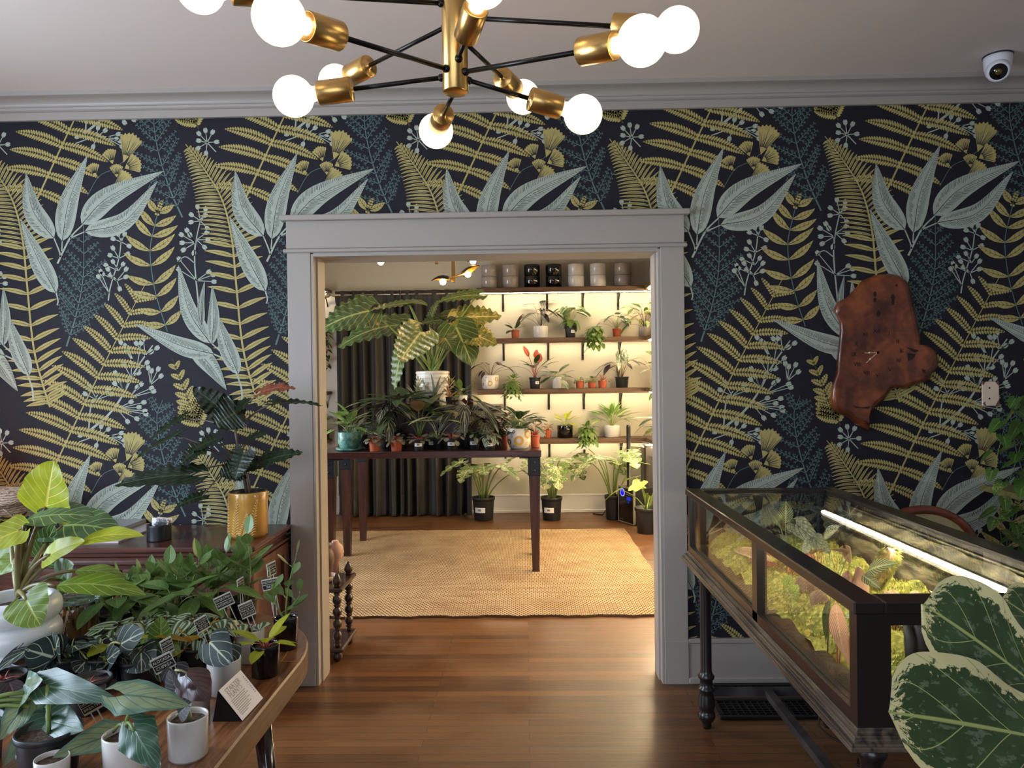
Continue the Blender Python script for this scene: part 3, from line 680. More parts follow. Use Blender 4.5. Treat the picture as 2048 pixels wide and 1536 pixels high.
mb = MB(); mb.box((LX-.005, 1.66, TT-.034), (LX+.002, 2.68, TT-.028)); ls = mb.build('light_strip', ledw, t); ls['label'] = 'glowing white light strip'
mb = MB(); mb.box((TX0+.036, 1.60, TT-.031), (TX0+.041, 2.9, TT-.027)); ls = mb.build('light_strip', emit('white_led_dim', (255, 240, 208), 75), t); ls['label'] = 'light strip tucked under the near side frame'
mb = MB(); mb.box((LX-.001, 1.60, TT-.0278), (LX+.012, 2.74, TT-.020)); mb.build('light_channel', mat('aluminium_channel', (150, 150, 150), .4, .8), t)
mb = MB(); mb.box((LX+.06, ys0+.06, TT-.075), (LX+.085, ys1-.06, TT-.06)); mb.build('inner_rail', mat('grey_rail', (96, 90, 78), .5), t)
lx0, lx1, ly0, ly1 = TX0+.055, TX1-.055, TY0+.06, TY1-.06
def turned(x, y, z1):
    h = z1
    return [(.0, 0), (.016, .001), (.02, .012), (.018, .024), (.030, .034), (.036, .05), (.034, .064), (.027, .07), (.031, .078), (.034, .10), (.030, .135), (.026, .15), (.033, .157), (.033, .166), (.026, .172), (.025, .20), (.032, .206), (.034, .216), (.026, .226), (.023, .24), (.022, h-.07), (.026, h-.055), (.032, h-.045), (.032, h-.035), (.027, h-.028), (.038, h-.012), (.04, h)]
for x in (lx0, lx1):
    for y in (ly0, ly1):
        mb = MB(); mb.lathe((x, y, 0), turned(x, y, TB), 24); mb.build('leg', ebony, t)
mb = MB(); zs = .148
for y in (ly0, ly1): mb.box((lx0, y-.014, zs-.014), (lx1, y+.014, zs+.014))
mb.box(((lx0+lx1)/2-.016, ly0, zs-.012), ((lx0+lx1)/2+.016, ly1, zs+.016)); mb.build('stretcher', mat('scuffed_black_wood', (40, 37, 40), .45, c2=(70, 66, 66), vs=6), t)

# ================================================================ floor registers, cord, rug corner
def grille(name, x0, y0, x1, y1, label):
    t = thing(name, label, 'floor vent', ((x0+x1)/2, (y0+y1)/2, 0)); mb = MB(); b = .03
    for a, c in (((x0, y0), (x1, y0+b)), ((x0, y1-b), (x1, y1)), ((x0, y0+b), (x0+b, y1-b)), ((x1-b, y0+b), (x1, y1-b))): mb.bbox((a[0], a[1], .0005), (c[0], c[1], .012), 0, .004)
    mb.build('frame', black_metal, t); mb = MB(); nx, ny = int((x1-x0)/.032), int((y1-y0)/.032)
    for i in range(1, nx): xx = x0+b+(x1-x0-2*b)*i/nx; mb.box((xx-.002, y0+b, .002), (xx+.002, y1-b, .008))
    for i in range(1, ny): yy = y0+b+(y1-y0-2*b)*i/ny; mb.box((x0+b, yy-.002, .002), (x1-b, yy+.002, .007))
    mb.build('grid', mat('vent_bars', (40, 38, 36), .4, .5), t); mb = MB(); mb.box((x0+b, y0+b, .0004), (x1-b, y1-b, .0012)); mb.build('dark_opening', mat('vent_dark', (6, 6, 7), .9), t)
a = atz(1445, 1441, 0); b = atz(1620, 1436, 0); c = atz(1420, 1394, 0)
grille('floor_vent', a.x-.01, a.y, a.x+.49, c.y-.03, 'black square grid floor vent lying crosswise nearer the front of the glass case stretcher')
a2 = atz(1415, 1386, 0); 
grille('floor_vent', a2.x-.02, c.y+.02, a2.x+.42, YW-.035, 'narrow black floor vent tight against the baseboard behind the stretcher')
mb = MB(); mb.tube([(lx1-.055, ly1-.05, .12), (lx1-.06, ly1-.055, .03), (lx1-.03, ly1-.10, .005), (lx1+.04, ly1-.2, .005), (lx1-.02, ly1-.3, .005), (lx1+.1, ly1-.42, .005)], .0035, 6)
mb.tube([(lx1+.05*cos(a*.55), ly1+.05*sin(a*.55), .10-.012*(a % 3)) for a in range(14)], .003, 6)
solo(mb, 'power_cord', mat('black_rubber', (14, 14, 15), .5), 'black power cord by the far right leg of the glass case', 'cord')
q = NT('grey_woven_rug'); tc = q.n('TexCoord').outputs['Object']; wv = q.n('TexWave', {'Vector': tc, 'Scale': 55.0, 'Distortion': 1.2, 'Detail': 2.0}, bands_direction='Y').outputs['Fac']
bs_ = q.bsdf(Roughness=.9, Base_Color=q.mix(wv, lin((70, 66, 66)), lin((128, 122, 116)))); q.set(bs_.inputs['Normal'], q.n('Bump', {'Height': wv, 'Strength': .6, 'Distance': .004}).outputs[0]); grug = q.done(bs_)
a = atz(1800, 1478, 0)
mb = MB(); mb.bbox((a.x-.05, .2, 0), (2.5, 2.15, .012), 0, .004); solo(mb, 'woven_rug', grug, 'grey woven rug whose edge shows under the near end of the glass case', 'rug')

# ================================================================ oval back chair behind the case
cw = wood('chair_cherry', (96, 44, 24), (140, 72, 40), .3, 0, 1.0, coat=.4); up = mat('cream_upholstery', (186, 176, 132), .75, var=.1, vs=30, bump=.15, bs=300)
CC = at(1846, 1012, 3.08); ccx, ccy, ctop = CC.x+.01, 3.08, CC.z
t = thing('chair', 'medallion back chair with cream upholstery and cherry wood frame behind the glass case', 'chair', (ccx, ccy+.1, 0))
def oval(a, b, n=40): return [(a*cos(2*pi*i/n), b*sin(2*pi*i/n)) for i in range(n)]
rx, rz = .235, .20; cz = ctop-rz
mb = MB(); pts = [(ccx+x, ccy+.02*cos(x*4), cz+z) for x, z in oval(rx-.02, rz-.02)]; pts.append(pts[0]); pts.append(pts[1]); mb.tube(pts, .02, 10, caps=False); fr = mb.build('back_frame', cw, t)
mb = MB(); 
for sg in (-1, 1):
    vs = [(ccx, ccy+sg*.03+.018, cz)]
    for k_i, f_ in enumerate((.4, .75, 1)):
        vs += [(ccx+x*f_, ccy+.018+sg*.03*(1-f_**2*.7), cz+z*f_) for x, z in oval(rx-.03, rz-.03)]
    fs = [(0, 1+i, 1+(i+1) % 40) for i in range(40)] + [(1+k*40+i, 1+(k+1)*40+i, 1+(k+1)*40+(i+1) % 40, 1+k*40+(i+1) % 40) for k in range(2) for i in range(40)]
    mb.add(vs, fs)
mb.build('back_cushion', up, t)
mb = MB(); mb.bbox((ccx-.25, ccy-.45, .43), (ccx+.25, ccy+.02, .49), 0, .02); mb.build('seat', up, t)
mb = MB(); mb.bbox((ccx-.255, ccy-.455, .37), (ccx+.255, ccy+.025, .43), 0, .01); mb.build('seat_frame', cw, t)
for sx in (-1, 1):
    mb = MB(); mb.tube([(ccx+sx*.22, ccy-.42, .38), (ccx+sx*.21, ccy-.42, .0)], [.022, .014], 12); mb.build('leg', cw, t)
    mb = MB(); mb.tube([(ccx+sx*.19, ccy+.02, cz-.1), (ccx+sx*.2, ccy, .4), (ccx+sx*.2, ccy+.06, .0)], [.018, .022, .015], 12); mb.build('leg', cw, t)

# ================================================================ live edge clock
burl = None
q = NT('polished_burl'); tc = q.n('TexCoord').outputs['Object']
n1 = q.noise(tc, 7.0, 5, .6); wv = q.n('TexWave', {'Vector': q.map(tc, (1, 1, 1.6)), 'Scale': 3.5, 'Distortion': 14.0, 'Detail': 4.0, 'Detail Scale': 1.3}).outputs['Fac']
col = q.mix(q.step(n1, .3, .7), lin((66, 28, 16)), lin((150, 78, 42))); col = q.mix(q.m('MULTIPLY', wv, .45), col, lin((62, 26, 14)))
bb = q.bsdf(Base_Color=col, Roughness=.28); bb.inputs['Coat Weight'].default_value = .3
q.set(bb.inputs['Normal'], q.n('Bump', {'Height': n1, 'Strength': .2, 'Distance': .006}).outputs[0]); burl = q.done(bb)
OUT = [(1726, 562), (1748, 553), (1775, 549), (1796, 553), (1812, 563), (1820, 580), (1826, 610), (1832, 640), (1838, 668), (1840, 688), (1856, 691), (1870, 703), (1877, 722), (1872, 738), (1862, 748), (1858, 760), (1842, 766), (1822, 772), (1806, 778), (1796, 774), (1782, 780), (1768, 798), (1750, 812), (1742, 824), (1737, 846), (1738, 861), (1722, 852), (1708, 846), (1697, 834), (1680, 828), (1666, 818), (1662, 800), (1664, 772), (1672, 750), (1674, 720), (1677, 690), (1680, 660), (1678, 640), (1668, 622), (1674, 606), (1692, 596), (1706, 582)]
def wp(px, py, off): return at(px, py, YW - off)
t = thing('wall_clock', 'clock made from a polished reddish live edge wood slab on the wallpaper', 'clock', wp(1760, 700, 0))
cxp, cyp = 1752, 700
mb = MB(); n = len(OUT)
def ring(f, off, jag=0): return [wp(cxp+(x-cxp)*f + (wr.uniform(-1, 1)*jag), cyp+(y-cyp)*f + wr.uniform(-1, 1)*jag, off) for x, y in OUT]
lay = [ring(1.0, .002), ring(1.012, .015, .8), ring(.985, .030, .8), ring(.955, .037), ring(.91, .040)]
vs = sum(lay, [])
fs = [(k*n+i, k*n+(i+1) % n, (k+1)*n+(i+1) % n, (k+1)*n+i) for k in range(len(lay)-1) for i in range(n)]
mb.add(vs, fs); mb.add(lay[-1], [tuple(range(n-1, -1, -1))], 0, None, False); mb.build('slab', burl, t)
inkm = mat('numeral_dark', (14, 7, 5), .4)
ex = (wp(1800, 700, .041)-wp(1700, 700, .041)); ey = -(wp(1750, 750, .041)-wp(1750, 650, .041))
NUM = {'XII': (1753, 662), 'I': (1778, 667), 'II': (1795, 683), 'III': (1803, 702), 'IV': (1797, 722), 'V': (1780, 740), 'VI': (1756, 751), 'VII': (1733, 746), 'VIII': (1715, 729), 'IX': (1708, 709), 'X': (1712, 688), 'XI': (1730, 669)}
for k, (px, py) in NUM.items():
    mb = MB(); put_text(mb, k, .027, wp(px, py, .0405), ex, ey, lift=.0006); mb.build('numeral', inkm, t)
pale = mat('pale_hand', (226, 206, 160), .4, .3); C0 = wp(1755.5, 705, .044)
for tipp in ((1729, 706), (1732, 726)):
    mb = MB(); tp = wp(tipp[0], tipp[1], .044); mb.bar(C0, tp, .0028, .001, up=(0, 1, 0)); md = C0.lerp(tp, .62); mb.lathe(md, [(.0055, -.0005), (.0055, .0008)], 10, axis=(0, -1, 0)); mb.lathe(C0, [(.006, -.001), (.006, .002)], 14, axis=(0, -1, 0)); mb.build('clock_hand', pale, t)
mb = MB()
for poly in ([(1815, 706), (1832, 708), (1826, 719), (1816, 722)], [(1812, 694), (1838, 701), (1830, 706)], [(1843, 738), (1851, 740), (1852, 747), (1846, 745)], [(1704, 810), (1722, 815), (1742, 812), (1736, 818), (1712, 816)]):
    mb = MB(); mb.add([wp(x, y, .0412) for x, y in poly], [tuple(range(len(poly)))], 0, None, False); mb.build('bark_hollow', mat('hollow_dark', (34, 14, 9), .7), t)
for x, y, rr in ((1750, 588, 4), (1750, 600, 4), (1786, 595, 5), (1786, 605, 4), (1793, 571, 2.5), (1757, 627, 5)):
    mb = MB(); mb.add([wp(x+rr*cos(a*pi/4)*.8, y+rr*1.4*sin(a*pi/4), .0408) for a in range(8)], [tuple(range(8))], 0, None, False); mb.build('knot', mat('hollow_dark', (34, 14, 9), .7), t)

# ================================================================ bare outlet plate and ceiling camera
t = thing('outlet_plate', 'cream outlet cover with two screw holes and torn wallpaper edge', 'outlet plate', wp(1979, 788, 0))
mb = MB(); a = wp(1962, 812, 0); b = wp(1996, 763, 0); mb.bbox((a.x, YW-.009, a.z), (b.x, YW-.0035, b.z), 0, .003); mb.build('plate', mat('cream_plastic', (226, 202, 176), .5), t)
mb = MB()
for px, py, r in ((1979, 776, .0045), (1979, 797, .0045)): c = wp(px, py, .0092); mb.lathe(c, [(r, 0), (r*.8, .0004)], 14, axis=(0, -1, 0))
mb.build('screw_hole', mat('hole_dark', (30, 22, 20), .6), t)
mb = MB()
for poly in ([(1963, 764), (1972, 763), (1966, 771)], [(1990, 763), (1998, 763), (1998, 772), (1994, 768)], [(1997, 800), (2000, 806), (1996, 813), (1990, 813)], [(1966, 806), (1972, 803), (1970, 806), (1973, 812), (1968, 810)]):
    mb.add([wp(x, y, .0094) for x, y in poly], [tuple(range(len(poly)))], 0, None, False)
mb.build('torn_paper', mat('torn_paper_brown', (112, 74, 60), .8), t)
cc = at(1996, 146, 3.2); cc = V((cc.x, 3.2, ZC))
t = thing('security_camera', 'white dome security camera mounted on the ceiling by the crown moulding', 'camera', cc)
whp = mat('white_plastic', (216, 214, 220), .35)
mb = MB(); mb.lathe(cc, [(.001, -.1), (.03, -.096), (.046, -.08), (.053, -.05), (.055, -.02), (.056, -.006), (.054, -.005)], 36); mb.build('housing', whp, t)
mb = MB(); mb.lathe(cc, [(.058, -.006), (.058, 0)], 36); mb.build('mounting_ring', mat('dark_gasket', (36, 30, 48), .5), t)
ed = V((-.45, -.75, -.5)).normalized(); ec = cc + V((0, 0, -.058)); mb = MB(); mb.lathe(ec, [(.046, .0), (.047, .03), (.046, .046), (.042, .056), (.037, .060), (.033, .059)], 32, axis=ed); mb.build('eyeball', whp, t)
mb = MB(); mb.lathe(ec, [(.034, .05), (.033, .0605), (.0, .0625)], 32, axis=ed); eye = mb.build('lens_window', mat('black_gloss', (8, 8, 9), .06), t)
mb = MB(); mb.lathe(ec, [(.014, .0615), (.012, .0645), (0, .065)], 20, axis=ed); mb.build('lens', mat('amber_lens', (96, 84, 30), .1, .3), t)
# ================================================================ leaves and plants
def _w(shape, t):
    t = max(0., min(1., t))
    if shape == 'lance': return sin(pi*t**.75)**.95*(1-.12*t)
    if shape == 'strap': return min(1, t*6)**.6*(1-t**3)
    if shape == 'round': return sqrt(max(0, 1-(2*t-1)**2))*(1.04-.1*t)
    if shape == 'fiddle':
        if t > .66: return max(0, 1-((t-.66)/.34)**2.5)**.5
        return min(1, t/.07)**.5*(.56 + .44*(.5-.5*cos(pi*(t/.66)))) - .07*sin(pi*min(1, t/.5))
    if shape in ('heart', 'arrow', 'lobed', 'monstera', 'skel'): return (1-t)**.72*(1+.55*t) if shape != 'arrow' else (1-t)**.85*(1+.25*t)
    if shape == 'spoon': return sin(pi*t**1.25)**.8
    return sin(pi*t**.85)**.8
BACK = {'heart': .24, 'arrow': .34, 'lobed': .24, 'monstera': .2, 'skel': .38}
def leaf(mb, p0, p1, W, nrm=(0, 0, 1), shape='ovate', m=0, sag=.12, fold=.12, wave=0.0, nv=12, nu=2, curl=0.0, rnd=0.0, cuts=8, depth=.75, tw=0.0):
    """blade from p0 (petiole end) to p1 (tip); W = full width; nrm = side the blade faces"""
    p0 = V(p0); p1 = V(p1); ax = p1 - p0; L = ax.length
    if L < 1e-5: return
    a = ax/L; n = V(nrm); n = n - a*n.dot(a)
    n = n.normalized() if n.length > 1e-4 else a.orthogonal().normalized()
    mid = (p0+p1)/2 + n*sag*L
    sd = a.cross(n)
    bk = BACK.get(shape, 0); vs = []; uv = []; fs = []
    rows = []
    nb = 3 if bk else 0
    for i in range(-nb, nv+1): rows.append(i*bk/nb if i < 0 else i/nv)
    ph = RND.random()*6
    for half in (-1, 1):
        b0 = len(vs)
        for t in rows:
            if t < 0:
                k = -t/bk; xo = _w(shape, 0)*sqrt(max(0, 1-(k*.97)**2))*(.98 if shape != 'arrow' else .8)+ .02; xi = min(xo*.92, xo*(.10+.5*k**1.5) if k > 0 else 0)
            else: xo = _w(shape, t); xi = 0
            if shape == 'lobed': xo *= 1-(.22 if depth > .5 else depth)*(abs(sin(t*pi*cuts+half*.4))**.8 if t > -.1 else 0)*(1-max(0, t-.8)*4)
            if shape == 'monstera' and -.05 < t < .93:
                c = abs(sin((t*.5+.02)*pi*cuts + half*.3)); xo *= 1-depth*(c**7)
            if shape == 'skel': xo *= 1-.15*abs(sin(t*pi*6))
            tt = max(t, 0)
            q = p0*(1-tt)**2 + mid*2*tt*(1-tt) + p1*tt*tt
            if t < 0: q = p0 + a*(t*L) - n*(sag*L*2*t*-1*.5)
            dq = ((mid-p0)*(1-tt)+(p1-mid)*tt).normalized(); nn = (n - dq*n.dot(dq)).normalized(); ss = dq.cross(nn)
            if tw: 
                r_ = Matrix.Rotation(tw*tt, 3, dq); nn = r_ @ nn; ss = r_ @ ss
            for j in range(nu+1):
                s = j/nu; x = (xi+(xo-xi)*s)*W/2
                z = fold*abs(x) - curl*x*x/W*2 + wave*W*sin(t*15+ph+half)*s*s
                if rnd: z += RND.uniform(-rnd, rnd)*W*s
                if shape == 'lobed': z += .04*W*cos(t*pi*cuts*2)*s
                vs.append(q + ss*(x*half) + nn*z)
                uv.append((.5+.5*half*(x/(W/2)/max(xo, .02) if xo > .02 else 0), (t+bk)/(1+bk)))
        for i in range(len(rows)-1):
            for j in range(nu):
                f = (b0+i*(nu+1)+j, b0+i*(nu+1)+j+1, b0+(i+1)*(nu+1)+j+1, b0+(i+1)*(nu+1)+j)
                fs.append(f if half > 0 else f[::-1])
    mb.add(vs, fs, m, uv)
def bez(a, b, c, n): return [a*(1-i/n)**2 + b*2*(i/n)*(1-i/n) + c*(i/n)**2 for i in range(n+1)]
def rosette(LM, SM, c, n, pet, L, W, shape='heart', elev=(25, 80), dip=35, sag=.1, m=0, sm=0, r=.0016, spread=0, az0=None, wave=0.0, up=.3, jit=.2, nv=10, nu=2, cuts=8, depth=.75, r0=.008, fold=.1):
    """leaves on petioles radiating from the crown c"""
    c = V(c); az = RND.random()*6.28 if az0 is None else az0
    for i in range(n):
        az += 2.39996 + RND.uniform(-.3, .3); k = (i+.5)/n
        e = radians(elev[1]+(elev[0]-elev[1])*k + RND.uniform(-8, 8)); pl_ = pet*(1-.25*(1-k) + RND.uniform(-jit, jit)*.7); l = L*(1+RND.uniform(-jit, jit)); w = W*(1+RND.uniform(-jit, jit))
        h = V((cos(az), sin(az), 0)); b = c + h*r0*U(.3, 1.2)
        tip = b + (h*cos(e) + V((0, 0, 1))*sin(e))*pl_; mid = b + (h*cos(e)*.35 + V((0, 0, 1))*(sin(e)*.7+.12))*pl_
        if pl_ > .004: SM.tube(bez(b, mid, tip, 5), [r*1.5, r*1.3, r*1.15, r, r*.9, r*.8], 6, sm)
        e2 = e - radians(dip) - RND.uniform(0, .35); d = h*cos(e2) + V((0, 0, 1))*sin(e2)
        nr = V((0, 0, 1))*cos(e2)*1 - h*sin(e2)*1 + V((0, 0, up)) + V((U(-.2, .2), U(-.25, .1), 0))
        leaf(LM, tip, tip + d*l, w, nr, shape, m, sag, fold, wave, nv, nu, cuts=cuts, depth=depth)
def cane(LM, SM, base, top, n, L, W, shape='ovate', m=0, sm=0, r=.002, ang=40, bow=.03, pet=.012, nv=8, sag=.06, t0=.25, whorl=False, fold=.15):
    base = V(base); top = V(top); mid = (base+top)/2 + V((U(-bow, bow), U(-bow, bow), 0)); SM.tube(bez(base, mid, top, 6), [r*(1.1-.5*i/6) for i in range(7)], 6, sm)
    az = RND.random()*6.28; d0 = (top-base).normalized()
    for i in range(n):
        t = t0 + (1-t0)*i/max(1, n-1); p = base*(1-t)**2+mid*2*t*(1-t)+top*t*t; az += 2.4 if not whorl else 1.57+pi*(i % 2)
        a = radians(ang+25*t) if i < n-1 else radians(78); h = V((cos(az), sin(az), 0)); d = h*cos(a)+V((0, 0, 1))*sin(a)
        l = L*(1-.35*t*(1 if n > 3 else 0))*U(.85, 1.15); b = p + d*pet; SM.tube([p, b], r*.6, 5, sm)
        leaf(LM, b, b+d*l, W*U(.85, 1.1)*(l/L), V((0, 0, 1))*cos(a)-h*sin(a)*.8+V((0, -.2, 0)), shape, m, -sag, fold, 0, nv, 2)
def vine(LM, SM, pts, step, L, W, shape='heart', m=0, sm=0, r=.0012, nv=7, out=None):
    """hanging runner along pts with a leaf every step"""
    pts = [V(p) for p in pts]; SM.tube(pts, r, 5, sm); acc = 0; k = 0
    for i in range(len(pts)-1):
        s = pts[i+1]-pts[i]; l = s.length; x = acc
        while x < l:
            p = pts[i] + s*(x/l); k += 1; az = k*2.5 + U(-.5, .5); h = V((cos(az), sin(az), 0))
            if out is not None: h = (h + V(out)*1.2).normalized()
            ll = L*U(.75, 1.15); b = p + h*L*.35 + V((0, 0, U(-.1, .25)*L)); SM.tube([p, b], r*.7, 4, sm)
            d = (h*.55 + V((0, 0, U(-1.0, -.3)))).normalized(); leaf(LM, b, b+d*ll, W*ll/L, h*.9+V((0, -.25, .6)), shape, m, .08, .1, 0, nv, 2); x += step*U(.8, 1.2)
        acc = x - l
def curve(a, b, sagz, n=8, side=(0, 0, 0)):
    a = V(a); b = V(b); m = (a+b)/2 + V((0, 0, sagz)) + V(side); return bez(a, m, b, n)
# ---- pots
terra = mat('terracotta_plastic', (170, 84, 56), .55, var=.12, vs=20)
nurs = mat('black_nursery_plastic', (30, 33, 36), .45, bump=.05)
gloss_b = mat('glossy_black_ceramic', (10, 10, 12), .08, coat=.5)
gloss_w = mat('glossy_white_ceramic', (214, 212, 208), .18, coat=.4, var=.04, vs=30)
gloss_g = mat('glossy_grey_ceramic', (150, 142, 136), .18, coat=.4)
soil_m = mat('potting_soil', (44, 30, 22), .95, c2=(92, 72, 58), vs=130, bump=1.0, bs=160)
stick = mat('white_sticker', (232, 230, 232), .5); ink = mat('printed_ink', (40, 40, 46), .6)
POTS = {
 'cyl': lambda rt, rb, h: [(rb*.90, 0), (rb*.97, .004*h/.08), (rb, h*.06), (rt, h*.97), (rt*.985, h), (rt*.93, h), (rt*.92, h*.9), (rt*.9, h*.82)],
 'cup': lambda rt, rb, h: [(rb*.75, 0), (rb*.82, h*.02), (rb*.96, h*.1), (rt, h*.35), (rt, h*.98), (rt*.98, h), (rt*.92, h), (rt*.91, h*.85)],
 'nurs': lambda rt, rb, h: [(rb*.93, 0), (rb*.98, h*.02), (rb, h*.03), (rt*.93, h*.84), (rt*.94, h*.86), (rt, h*.87), (rt*1.01, h*.985), (rt*.99, h), (rt*.93, h), (rt*.91, h*.85)],
 'ring': lambda rt, rb, h: [(rb*.8, 0)] + [(rt*(.84+.16*abs(sin(pi*(i+.5)/10))**.6)*(1 if i < 30 else .97), h*(.02+.96*i/30)) for i in range(31)] + [(rt*.84, h), (rt*.8, h*.95), (rt*.78, h*.85)],
 'wavy': lambda rt, rb, h: [(rb*.92, 0), (rb*.98, h*.02)] + [(rb+(rt-rb)*i/40 + rt*.022*sin(i/40*2*pi*7.5), h*(.03+.95*i/40)) for i in range(41)] + [(rt*.95, h), (rt*.93, h*.9)],
}
def pot(t, c, rt, rb, h, style, m, name='pot', n=36, wob=None, soil=True):
    mb = MB(); mb.lathe(c, POTS[style](rt, rb, h), n, wob=wob); o = mb.build(name, m, t)
    if soil:
        mb = MB(); k = 16; z = h*.86; vs = [V(c)+V((0, 0, z+.02*rt))]
        for f in (.5, .92):
            for i in range(k): vs.append(V(c)+V((cos(2*pi*i/k)*rt*f, sin(2*pi*i/k)*rt*f, z+U(-.02, .02)*rt)))
        mb.add(vs, [(0, 1+i, 1+(i+1) % k) for i in range(k)] + [(1+i, 1+k+i, 1+k+(i+1) % k, 1+(i+1) % k) for i in range(k)]); mb.build('soil', soil_m, t)
    return o
def sticker(t, c, r, z0, z1, az, half, par=None, lines=0, rr=None):
    """a curved white label on the pot with a few dark printed bars"""
    mb = MB(); c = V(c); n = 8
    f = lambda a, z, o: c + V((cos(a)*(r+o), sin(a)*(r+o), z))
    vs = [f(az-half+2*half*i/n, z, .0012) for z in (z0, z1) for i in range(n+1)]; mb.add(vs, [(i, i+1, n+2+i, n+1+i) for i in range(n)])
    b = MB(); zm = (z0+z1)/2; hh = (z1-z0)*.2
    for i in range(6):
        a0 = az - half*.3 + half*.6*i/6; b.add([f(a0, zm-hh, .0018), f(a0+half*.06, zm-hh, .0018), f(a0+half*.06, zm+hh, .0018), f(a0, zm+hh, .0018)], [(0, 1, 2, 3)], 0, None, False)
    lb = mb.build('label', stick, t); b.build('print', ink, lb)
def tidy(mb, base):
    """leaves bend where they meet the wall, the curtain, the riser or the shelf above"""
    b = V(base)
    if b.y < 5: return
    for v in mb.v:
        v.x = min(v.x, XR2-.014); lim = YF-.014
        if v.x < -.45 and b.y < YF-.2: lim = YF-.16-.085
        if v.y > lim: v.y = lim - .1*(v.y-lim)*0
        if b.z < 1.0 and b.y < 5.87 and -1.1 < v.x < -.1 and v.z < 1.24 and v.y > 5.862: v.y = 5.862
        if v.y > YF-.27 and b.x > -.8:
            for z in SHZ_:
                if b.z < z-.2 and z-.075 < v.z: v.z = z-.075-.01*(v.z-z); break
SHZ_ = [at(1150, 877, YF-.26).z, at(1130, 777, YF-.26).z, at(1150, 674.5, YF-.26).z, at(1130, 573, YF-.26).z]
def potted(name, label, base, rt, rb, h, style, pm, plant, lm, stm, group=None, stk=None, cat='potted plant', wob=None, n=36):
    """plant(LM, SM, crown) fills the two meshes"""
    t = thing(name, label, cat, base, group); pot(t, base, rt, rb, h, style, pm, wob=wob, n=n)
    if stk: sticker(t, base, rb+(rt*.95-rb)*.5, h*stk[0], h*stk[1], stk[2], stk[3])
    L, S = MB(), MB(); plant(L, S, V(base)+V((0, 0, h*.86))); tidy(L, base); tidy(S, base); L.build('foliage', lm, t); S.build('stem', stm, t); return t
# ---- leaf and stem materials
st_green = mat('stem_green', (112, 132, 66), .5); st_pale = mat('stem_pale', (160, 164, 104), .5); st_dark = mat('stem_dark', (66, 58, 44), .55); st_red = mat('stem_red', (150, 62, 56), .5); st_brown = mat('stem_brown', (104, 74, 52), .6)
lf_phil = leafmat('leaf_philodendron', (62, 92, 44), (132, 150, 84), 'pinnate', 7, .3, .035, rough=.3)
lf_dark = leafmat('leaf_dark_split', (24, 40, 24), (58, 74, 44), 'pinnate', 8, .35, .03, rough=.3, back=(64, 54, 36))
lf_lime = leafmat('leaf_lime', (176, 190, 42), (214, 206, 82), 'pinnate', 7, .35, .03, rough=.35, trans=.4)
lf_limeg = leafmat('leaf_lime_green', (110, 138, 40), (160, 172, 80), 'pinnate', 6, .3, .03, rough=.35, trans=.35)
lf_mid = leafmat('leaf_mid_green', (98, 130, 66), (124, 150, 80), 'pinnate', 6, .3, .025, rough=.35)
lf_deep = leafmat('leaf_deep_green', (40, 66, 38), (84, 110, 62), 'pinnate', 6, .3, .025, rough=.33)
lf_obt = leafmat('leaf_glossy_obtuse', (104, 134, 76), None, 'plain', rough=.3)
lf_velvet = leafmat('leaf_black_velvet', (40, 54, 50), (170, 178, 152), 'pinnate', 3, .5, .022, rough=.6, back=(70, 54, 60), spec=.3, mw=.07)
lf_cupr = leafmat('leaf_copper_dark', (84, 56, 54), (44, 34, 34), 'pinnate', 6, .4, .05, rough=.28, back=(94, 44, 52))
lf_cuprd = leafmat('leaf_dark_plum', (54, 50, 58), (110, 112, 92), 'pinnate', 5, .4, .03, rough=.4, back=(88, 48, 56))
lf_dragon = leafmat('leaf_silver_dragon', (126, 144, 104), (64, 92, 76), 'edge', 6, .4, .05, c2=(84, 118, 100), rough=.35, back=(120, 122, 90))
lf_dragd = leafmat('leaf_green_dragon', (52, 86, 66), (92, 124, 100), 'pinnate', 7, .4, .03, rough=.28)
lf_melon = leafmat('leaf_watermelon', (64, 90, 58), (84, 104, 66), 'stripe', c2=(192, 208, 170), rough=.35)
lf_gold = leafmat('leaf_orange_gold', (190, 146, 44), (210, 180, 90), 'pinnate', 6, .3, .03, rough=.35, trans=.35)
lf_hole = leafmat('leaf_swiss_green', (98, 128, 52), (150, 170, 96), 'pinnate', 5, .3, .03, rough=.35)
lf_mons = leafmat('leaf_variegated_monstera', (98, 132, 64), (196, 204, 150), 'marble', 7, .35, .02, c2=(232, 228, 186), rough=.38, amt=.62)
lf_poth = leafmat('leaf_marbled_pothos', (92, 128, 56), (140, 160, 90), 'marble', 6, .3, .02, c2=(222, 222, 160), rough=.38, amt=.35)
lf_pothg = leafmat('leaf_green_pothos', (72, 106, 42), (150, 170, 96), 'marble', 6, .3, .02, c2=(164, 178, 90), rough=.35, amt=.3)
lf_white = leafmat('leaf_white_marbled', (70, 98, 66), (210, 216, 196), 'marble', 6, .4, .03, c2=(214, 220, 200), rough=.4, amt=.6)
lf_polly = leafmat('leaf_dark_arrow', (32, 40, 32), (150, 158, 140), 'pinnate', 4, .5, .04, rough=.3, back=(64, 46, 50), mw=.08)
lf_purp = leafmat('leaf_purple_dark', (48, 36, 44), (96, 70, 76), 'pinnate', 6, .4, .03, rough=.35, back=(80, 44, 54))
lf_peace = leafmat('leaf_bright_strap', (104, 148, 56), (176, 196, 120), 'marble', 6, .3, .02, c2=(196, 210, 140), rough=.35, amt=.35)
lf_tric = leafmat('leaf_cream_striped', (92, 116, 76), (210, 210, 170), 'stripe', c2=(216, 214, 176), rough=.4)
lf_grey = leafmat('leaf_grey_green', (78, 92, 76), (140, 150, 128), 'stripe', c2=(158, 166, 148), rough=.45)
